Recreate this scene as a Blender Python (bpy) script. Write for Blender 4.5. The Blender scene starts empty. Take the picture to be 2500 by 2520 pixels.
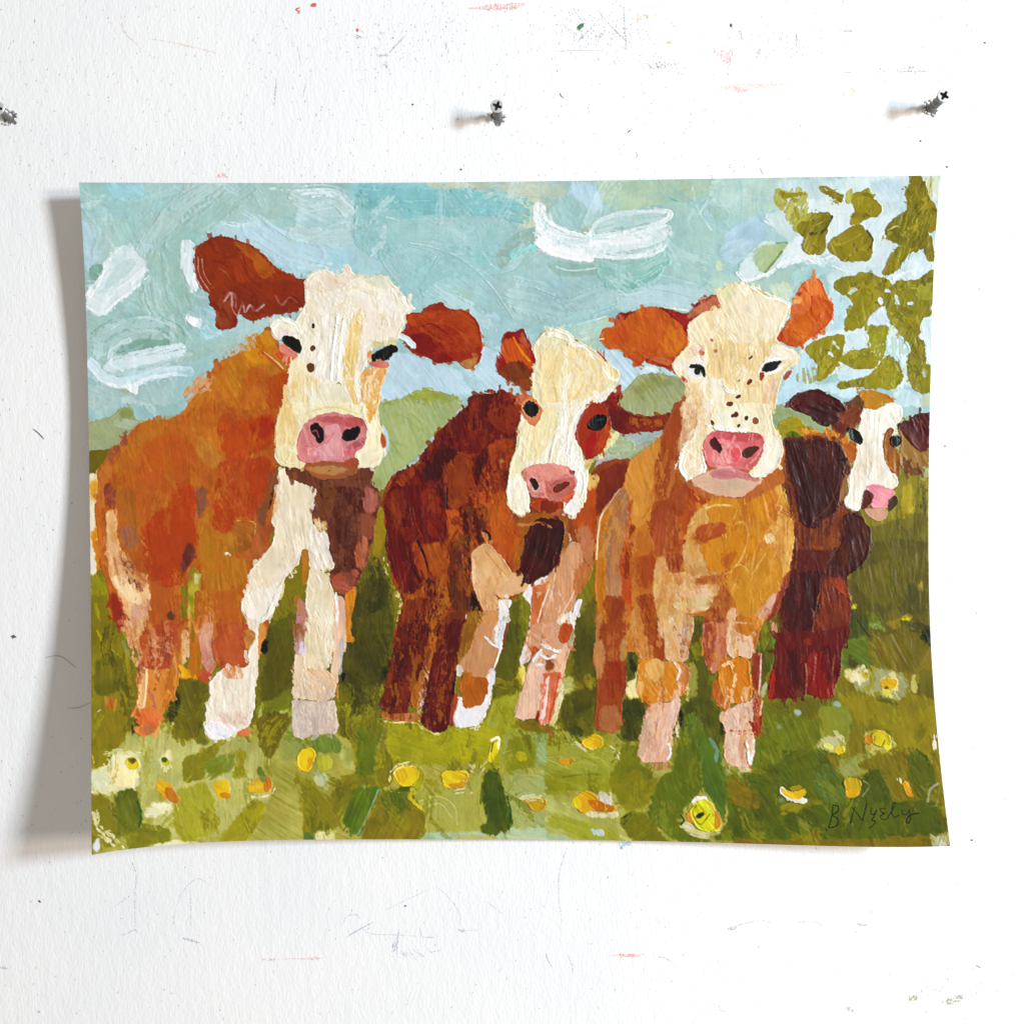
import bpy, bmesh, math, random
import numpy as np
from mathutils import Vector
from mathutils.geometry import tessellate_polygon

# ---------------------------------------------------------------- camera, light, exposure
# Wall = plane y 0, x right, z up; 1 photograph pixel on the wall = 0.168 mm; camera 2700 px away.
scene = bpy.context.scene
COLN = scene.collection
cam_d = bpy.data.cameras.new('camera')
cam_d.sensor_width = 36.0
cam_d.lens = 36.0 * 2700.0 / 2520.0
cam_d.clip_start, cam_d.clip_end = 0.01, 50.0
cam = bpy.data.objects.new('camera', cam_d)
cam.location = (0, -2700 * 0.000168, 0)
cam.rotation_euler = (math.radians(90), 0, 0)
COLN.objects.link(cam); scene.camera = cam

world = bpy.data.worlds.new('World'); scene.world = world; world.use_nodes = True
bg = world.node_tree.nodes['Background']
bg.inputs['Color'].default_value = (1.0, .915, .82, 1); bg.inputs['Strength'].default_value = .40

def window_light(name, loc, target, w, h, power, col):
    d = bpy.data.lights.new(name, 'AREA'); d.shape = 'RECTANGLE'; d.size = w; d.size_y = h
    d.energy = power; d.color = col
    o = bpy.data.objects.new(name, d); o.location = loc
    o.rotation_euler = (Vector(target) - Vector(loc)).to_track_quat('-Z', 'Y').to_euler()
    COLN.objects.link(o)
# daylight from a window well to the right: cool sky through its upper panes, warm ground light through the lower
window_light('window_light_upper', (1.62, -1.27, .40), (0, 0, 0), .30, .27, 44.5, (.71, .86, 1.0))
window_light('window_light_lower', (1.62, -1.27, .04), (0, 0, 0), .30, .27, 22.5, (1.0, .86, .76))

vs = scene.view_settings
vs.view_transform = 'Standard'; vs.look = 'None'; vs.exposure = 0.0; vs.gamma = 1.0; vs.use_curve_mapping = False

# ---------------------------------------------------------------- paint engine
# The sheet is measured in photograph pixels (2500 x 2520); S metres per pixel on the wall.
PW, PH, CD, S = 2500.0, 2520.0, 2700.0, 0.000168
GW, GH = 1200, 938                      # paint relief grid (vertices across, down)
CORN = dict(tl=(195.4, 449.), tr=(2314., 432.), bl=(226.7, 2104.), br=(2337., 2082.))
def _edge(pts, deg, along):
    p = np.array(pts, float); t = p[:, along]; o = p[:, 1 - along]
    t0, t1 = t[0], t[-1]; q = (t - t0) / (t1 - t0)
    c = np.polyfit(q, o, deg, w=np.r_[6, np.ones(len(q) - 2), 6])
    e0 = o[0] - np.polyval(c, 0); e1 = o[-1] - np.polyval(c, 1)
    return lambda s: (t0 + (t1 - t0) * s, np.polyval(c, s) + e0 * (1 - s) + e1 * s)
_T = _edge([(195.4,449),(416,451),(750,449.7),(1050,448.5),(1350,447.2),(1663,441.6),(1800,438.5),(1950,437),(2113,434),(2314,432)], 4, 0)
_B = _edge([(226.7,2104),(422,2078),(560,2071),(750,2067),(1050,2065),(1350,2066),(1663,2072),(1950,2079),(2337,2082)], 5, 0)
_L = _edge([(195.4,449),(203.8,575),(209.5,666),(214,791),(218,1000),(222,1219),(224.5,1438),(225,1600),(225.7,1822),(226.7,2104)], 5, 1)
_R = _edge([(2314,432),(2302,575),(2294.5,713),(2288,901),(2286.5,1000),(2285,1250),(2284,1407),(2288,1560),(2297.7,1728),(2313,1869),(2337,2082)], 5, 1)
def sheet_px(u, v):
    tx, ty = _T(u); bx, by = _B(u); ly, lx = _L(v); ry, rx = _R(v)
    C = CORN
    x = (1-v)*tx + v*bx + (1-u)*lx + u*rx - ((1-u)*(1-v)*C['tl'][0] + u*(1-v)*C['tr'][0] + (1-u)*v*C['bl'][0] + u*v*C['br'][0])
    y = (1-v)*ty + v*by + (1-u)*ly + u*ry - ((1-u)*(1-v)*C['tl'][1] + u*(1-v)*C['tr'][1] + (1-u)*v*C['bl'][1] + u*v*C['br'][1])
    return x, y
def px_sheet(x, y):
    x = np.asarray(x, float); y = np.asarray(y, float)
    u = (x - 215) / 2085.; v = (y - 445) / 1635.
    for _ in range(8):
        px, py = sheet_px(u, v); u = u + (x - px) / 2095.; v = v + (y - py) / 1640.
    return u, v

rng = np.random.default_rng(11)
NS = 1024
def _nz(lx, ly, seed):
    r = np.random.default_rng(seed).standard_normal((NS, NS))
    fx = np.fft.fftfreq(NS)[None, :]; fy = np.fft.fftfreq(NS)[:, None]
    r = np.fft.ifft2(np.fft.fft2(r) * np.exp(-2 * (np.pi**2) * ((fx*lx)**2 + (fy*ly)**2))).real
    return np.clip(r / r.std(), -2.2, 2.2).astype(np.float32)
N_F, N_M, N_L, N_LL = _nz(1.6, 1.6, 1), _nz(6, 6, 2), _nz(26, 26, 3), _nz(30, 30, 9)
STK = (0.75*_nz(15, .85, 4) + 0.4*_nz(30, 1.8, 5) + .35*_nz(2.2, 1.2, 6)); STK = (STK / STK.std()).astype(np.float32)
STH = (0.55*_nz(22, 1.9, 14) + 0.5*_nz(12, 1.0, 15) + .45*_nz(4, 2.4, 16)); STH = (STH / STH.std()).astype(np.float32)
def smp(tex, x, y):
    return tex[y.astype(np.int64) % NS, x.astype(np.int64) % NS]
def sstep(a, b, x):
    t = np.clip((x - a) / (b - a), 0, 1); return t*t*(3 - 2*t)
def hexc(h): return np.array([int(h[i:i+2], 16) for i in (0, 2, 4)], np.float32) / 255.

COL = np.zeros((GH, GW, 3), np.float32) + hexc('d9e2c0')
HGT = np.zeros((GH, GW), np.float32)
PID = np.zeros((GH, GW), np.int32)
PARTS = []                                # part keys in order of first use
def pid(key):
    if key not in PARTS: PARTS.append(key)
    return PARTS.index(key) + 1
def box3(m, r):
    r = max(int(round(r)), 1)
    for ax in (0, 1):
        for _ in range(2):
            pad = [(0, 0), (0, 0)]; pad[ax] = (r + 1, r)
            c = np.cumsum(np.pad(m, pad, mode='edge'), axis=ax, dtype=np.float64)
            n = m.shape[ax]
            m = ((np.take(c, range(2*r+1, 2*r+1+n), ax) - np.take(c, range(0, n), ax)) / (2*r+1))
    return m.astype(np.float32)
def chaikin(p):
    q = np.roll(p, -1, 0); L = np.hypot(*(q - p).T)[:, None] + 1e-6
    t = np.minimum(.25, 3.2 / L)
    return np.stack([p + (q - p)*t, q - (q - p)*t], 1).reshape(-1, 2)
def catmull(p, n=7):
    if len(p) < 3: return p
    P = np.vstack([2*p[0]-p[1], p, 2*p[-1]-p[-2]]); out = []
    for i in range(1, len(P) - 2):
        a, b, c, d = P[i-1], P[i], P[i+1], P[i+2]
        for t in np.linspace(0, 1, n, endpoint=False):
            out.append(.5*((2*b) + (c-a)*t + (2*a-5*b+4*c-d)*t*t + (3*b-a-3*c+d)*t**3))
    out.append(P[-2]); return np.array(out)
def scan(p, x0, y0, w, h):
    m = np.zeros((h, w + 1), np.int32); ys = y0 + np.arange(h) + .13
    a = p; b = np.roll(p, -1, 0)
    for (ax, ay), (bx, by) in zip(a, b):
        if ay == by: continue
        lo, hi = min(ay, by), max(ay, by)
        r = np.where((ys >= lo) & (ys < hi))[0]
        if len(r) == 0: continue
        xc = ax + (ys[r] - ay) * (bx - ax) / (by - ay)
        np.add.at(m, (r, np.clip(np.ceil(xc - x0), 0, w).astype(int)), 1)
    return (np.cumsum(m, 1)[:, :w] % 2).astype(np.float32)
PIGMENT = {'meadow': (1.0, .92, .74), 'sky': (.93, .94, .915), 'cow1': (.95, 1.02, 1.16), 'cow2': (1.1, 1.4, 1.02), 'cow4': (1.0, 1.38, 1.08), 'leaf': (.95, .91, .88), 'hill': (.95, .93, .93), 'cow1/face': (1.0, .985, .935), 'cow1/chest': (.985, .965, .915), 'cow4/ear': (1.0, 1.15, .95), 'cow1/ear': (.95, 1.14, 1.25), 'cow2/ear': (1.0, 1.1, .9), 'cow3/ear': (.98, 1.02, .95)}
def pig(key, h):
    c = hexc(h); k = np.array(PIGMENT.get('leaf' if key.startswith('leaf') else key, (1, 1, 1)), np.float32)
    if key in ('cow1', 'cow2', 'cow4') and c.max() > (.78 if key == 'cow1' else .64): k = 1
    if key == 'meadow' and c.max() > .56: k = np.array((.98, .905, .88), np.float32)
    if key == 'sky' and c.max() > .84: k = 1
    c = c*k
    if key == 'meadow': c = np.clip(c + (c - .45)*.10*(c.max() < .56), 0, 1)
    return c
def blend(sl, al, stk, X, Y, key, col, o, ridge, sth=None):
    if sth is None: sth = stk
    c = pig(key, col)[None, None, :]
    off = rng.integers(0, NS, 4)
    lo = smp(N_L, X + off[0], Y + off[1]); md = smp(N_M, X + off[2], Y + off[3])
    colr = np.broadcast_to(c, al.shape + (3,)).copy()
    if 'c' in o:
        t = sstep(-1.6, 1.6, stk*.5 + md*.5 + lo*.6) * o.get('m', .6)
        colr += (pig(key, o['c'])[None, None, :] - colr) * t[..., None]
    br = 1 + .016*o.get('b', 1)*stk + o.get('n', 1)*(.015*md + .02*lo)
    colr *= br[..., None]
    hue = o.get('n', 1) * .005 * smp(N_M, X + off[1], Y + off[3])
    colr[..., 0] += hue; colr[..., 2] -= hue
    A = al[..., None]
    COL[sl] += (np.clip(colr, 0, 1) - COL[sl]) * A
    k = o.get('k', 1)
    if key == 'sky': sth = sth*.6
    HGT[sl] = HGT[sl]*(1 - .72*al) + al*k*(.55 + .19*o.get('b', 1)*sth + .20*md) + k*ridge
    PID[sl][al > .5] = pid(key)
SOFT = {'cow1': .85, 'meadow': .75, 'sky': .7, 'hill': .7, 'cow2': .5, 'cow3': .6, 'cow4': .6, 'chest': .8, 'face': .5, 'ear': .4, 'muzzle': .4, 'eye': 0, 'nostril': 0, 'freckles': 0, 'flower': .4, 'leaf_cluster': .4}
def fill(p, key, col, o, sc):
    p = chaikin(chaikin(p)) if not o.get('x') else p
    f = o.get('f', 9)*sc; r = o.get('r', 9)*sc
    msz = min(np.ptp(p[:,0]), np.ptp(p[:,1])); R = max(1.2, min(max(.55*f + .75*r, 3.0), .16*msz)); pad = int(R*2.2 + 3)
    x0 = max(int(p[:,0].min()) - pad, 0); x1 = min(int(p[:,0].max()) + pad + 1, GW)
    y0 = max(int(p[:,1].min()) - pad, 0); y1 = min(int(p[:,1].max()) + pad + 1, GH)
    if x1 - x0 < 2 or y1 - y0 < 2: return
    mk = np.clip(box3(scan(p, x0, y0, x1-x0, y1-y0), R*.6) * (1 + max(0., .55 - .022*msz)), 0, 1)
    Y, X = np.mgrid[y0:y1, x0:x1].astype(np.float32)
    g = math.radians(o.get('g', 80)); off = rng.integers(0, NS, 2)
    wob = 5*smp(N_LL, X*.5 + off[1], Y*.5 + off[0])
    xs = X*math.cos(g) + Y*math.sin(g); yr = -X*math.sin(g) + Y*math.cos(g)
    stk = smp(STK, xs + off[0], yr + wob + off[1]) * (.55 + .45*np.clip(smp(N_L, X + off[0], Y + off[1] + 300) + smp(N_M, X + off[1], Y + off[0]), -1, 1.6))
    sth = smp(STH, xs + off[1], yr + 1.6*wob + off[0]) * (.5 + .6*np.clip(smp(N_L, X + off[1], Y + off[0]) + .7*smp(N_M, X + off[0], Y + off[1]), -1, 1.6))
    edge = (.5*stk + .45*smp(N_F, X+off[0], Y+off[1]) + .75*smp(N_M, X+off[1], Y+off[0])) * (.16 + min(.22, .05*r))
    dl = .5*min(1., max(.16, min(f, 3)/(R*2.6), f/(R*2.4)*(f > 3)))
    crisp = sstep(.42 - dl, .42 + dl, mk + edge*4*mk*(1-mk))
    same = box3((PID[y0:y1, x0:x1] == pid(key)).astype(np.float32), 2)
    sf = SOFT.get(key.split('/')[-1].rstrip('0123456789') if '/' in key or key.startswith('leaf') else key, .5)
    if sf and not o.get('h') and same.max() > .3:
        # wet into wet: soft, streaky edges where a patch lies on paint of the same thing
        Rs = min(o.get('s', 5.), .22*min(np.ptp(p[:,0]), np.ptp(p[:,1])) + 1)
        ms = box3(scan(p, x0, y0, x1-x0, y1-y0), Rs*.75)
        q = ms + (.5*stk + .35*smp(N_F, X+off[0], Y+off[1]) + .45*smp(N_M, X+off[1], Y+off[0]))*.30*4*ms*(1-ms)
        soft = sstep(.24, .8, q)
        crisp = crisp + (soft - crisp)*sstep(.35, .85, same)*sf*(1 if o.get('k', 1) < 1.35 or key.endswith('chest') else .45)
    al = crisp * o.get('a', 1)
    if o.get('d'):
        al = al * sstep(-1.6 + 2.2*o['d'], -.9 + 2.2*o['d'], stk + .5*smp(N_F, X+off[0], Y+off[1]) + (mk-.5)*.6)
    ridge = .9*np.clip(4*mk*(1-mk), 0, 1)**3 * al * (mk > .5) * (0 if f > 14*sc else 1) * o.get('e', 1) * (1 - .7*same)
    blend((slice(y0, y1), slice(x0, x1)), al, stk, X, Y, key, col, o, ridge, sth)
def stroke(p, key, col, o, sc):
    p = catmull(p); w = o.get('w', 30)*sc; hw = w/2
    pad = int(hw*1.4 + 4)
    x0 = max(int(p[:,0].min()) - pad, 0); x1 = min(int(p[:,0].max()) + pad + 1, GW)
    y0 = max(int(p[:,1].min()) - pad, 0); y1 = min(int(p[:,1].max()) + pad + 1, GH)
    if x1 - x0 < 1 or y1 - y0 < 1: return
    Y, X = np.mgrid[y0:y1, x0:x1].astype(np.float32)
    D = np.full(X.shape, 1e9, np.float32); AC = np.zeros_like(D); AL = np.zeros_like(D); s0 = 0.
    for a, b in zip(p[:-1], p[1:]):
        d = b - a; L = math.hypot(*d) + 1e-6
        t = ((X-a[0])*d[0] + (Y-a[1])*d[1]) / (L*L); tc = np.clip(t, 0, 1)
        dx = X - a[0] - tc*d[0]; dy = Y - a[1] - tc*d[1]; dd = np.hypot(dx, dy)
        cr = ((X-a[0])*d[1] - (Y-a[1])*d[0]) / L
        mm = dd < D
        D[mm] = dd[mm]; AC[mm] = cr[mm]; AL[mm] = (s0 + tc*L)[mm]; s0 += L
    off = rng.integers(0, NS, 2)
    stk = smp(STK, AL + off[0], AC*1.0 + 200 + off[1] + 2.5*smp(N_L, X+off[0], Y+off[1]))
    sth = smp(STH, AL + off[1], AC + 400 + off[0])
    q = AL / s0
    tp = o.get('t', 0)                     # taper towards the end
    hwv = np.maximum(hw*(1 - tp*q), .35)
    rr = o.get('r', 9)*sc
    e = (hwv - D) + rr*(.45*stk + .4*smp(N_F, X+off[1], Y+off[0]))*np.minimum(1, hw/3)
    f = max(.55, min(o.get('f', 7)*sc, hw))
    al = sstep(-f*.6, f*.9, e) * o.get('a', 1)
    if o.get('d'):
        al = al * sstep(-1.7 + 2.*o['d'] + 1.2*o['d']*q, -.9 + 2.*o['d'] + 1.2*o['d']*q, stk + .5*smp(N_F, X+off[0], Y+off[1]))
    en = np.clip(D/np.maximum(hwv, .5), 0, 1.2)
    if o.get('z'): al = al * (PID[y0:y1, x0:x1] == pid(key))
    ridge = .8*np.exp(-((en - .86)/.16)**2) * al * min(1., hw/2.5) * o.get('e', 1)
    blend((slice(y0, y1), slice(x0, x1)), al, stk, X, Y, key, col, o, ridge, sth)

NODRAG = ('eye', 'nostril', 'freckles', 'signature', 'muzzle')
def drag(p, key, col, o):
    """bristles dragged across the edge of a patch, so that it ends in broken strokes"""
    if key.split('/')[-1] in NODRAG or key.startswith(('flower', 'leaf')) or o.get('x') or o.get('a', 1) < .6 or (key == 'sky' and not o.get('h')): return
    sz = np.ptp(p, axis=0)
    if sz.min() < 14: return
    q = np.roll(p, -1, 0); L = np.hypot(*(q - p).T); n = int(L.sum() / 26)
    g0 = math.radians(o.get('g', 80)); cum = np.cumsum(L) / L.sum(); ctr = p.mean(0)
    for i in range(n):
        j = int(np.searchsorted(cum, rng.random())); j = min(j, len(p) - 1); t = rng.random()
        c = p[j] + (q[j] - p[j])*t; c = c + (ctr - c)*min(.2, 3.5/(np.hypot(*(ctr - c)) + 1e-6))
        g = g0 + rng.normal()*.3; l = rng.uniform(4, 9) * min(1., sz.min()/40 + .35); d = np.array([math.cos(g), math.sin(g)])
        oo = dict(w=rng.uniform(3, 7), a=.7*o.get('a', 1), d=.2, r=2., f=1., k=o.get('k', 1)*.95, e=.25, b=o.get('b', 1))
        stroke(np.array([c - d*l, c + rng.normal(size=2)*.8, c + d*l]), key, o['c'] if 'c' in o and rng.random() < .4 else col, oo, 1.0)
TILES = {a + str(i+1): (x, y, 3.195) for a, y in (('A', 400), ('B', 1000), ('C', 1540)) for i, x in enumerate((150, 750, 1350, 1800))}
TILES['F'] = (0, 0, .7668)
def paint(text):
    T = TILES['F']
    for ln in text.split('\n'):
        ln = ln.split('#')[0].strip()
        if not ln: continue
        if ln[0] == '@': T = TILES[ln[1:].strip()]; continue
        head, pts = ln.split('|')
        hd = head.split(); kind, key, col = hd[:3]; o = {}
        for w in hd[3:]:
            k, v = w.split('='); o[k] = v if k in 'cC' else float(v)
        p = np.array([[float(z) for z in w.split(',')] for w in pts.split()])
        if key.endswith('freckles'): p = p.mean(0) + (p - p.mean(0))*1.3
        u, v = px_sheet(T[0] + p[:,0]/T[2], T[1] + p[:,1]/T[2])
        p = np.stack([u*(GW-1), v*(GH-1)], 1); sc = GW/2100./T[2]
        if kind == 'P': fill(p, key, col, o, sc); drag(p, key, col, o)
        elif kind == 'S': stroke(p, key, col, o, sc)
        elif kind == 'H':                  # scatter o.N strokes of palette colours inside the polygon
            pal = [col] + (o['C'].split(',') if 'C' in o else [])
            x0, y0 = p.min(0); x1, y1 = p.max(0); q = chaikin(p)
            mk = scan(q, int(x0), int(y0), int(x1-x0)+2, int(y1-y0)+2)
            n = 0; tr = 0
            while n < o.get('N', 20) and tr < 4000:
                tr += 1
                cx = rng.uniform(x0, x1); cy = rng.uniform(y0, y1)
                if mk[int(cy-int(y0)), int(cx-int(x0))] < .5: continue
                n += 1
                g = math.radians(o.get('g', 80) + rng.normal()*o.get('j', 14)); L = o.get('l', 120)*sc*rng.uniform(.6, 1.3)/2
                bend = rng.normal()*.18*L
                dx, dy = math.cos(g), math.sin(g)
                pp = np.array([[cx-dx*L, cy-dy*L], [cx - dy*bend, cy + dx*bend], [cx+dx*L, cy+dy*L]])
                oo = dict(o); oo['w'] = o.get('w', 40)*rng.uniform(.6, 1.25); oo['a'] = o.get('a', .5)*rng.uniform(.6, 1.2)
                oo['a'] = min(oo['a'], 1); oo.pop('c', None)
                stroke(pp, key, pal[rng.integers(len(pal))], oo, sc)

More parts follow.
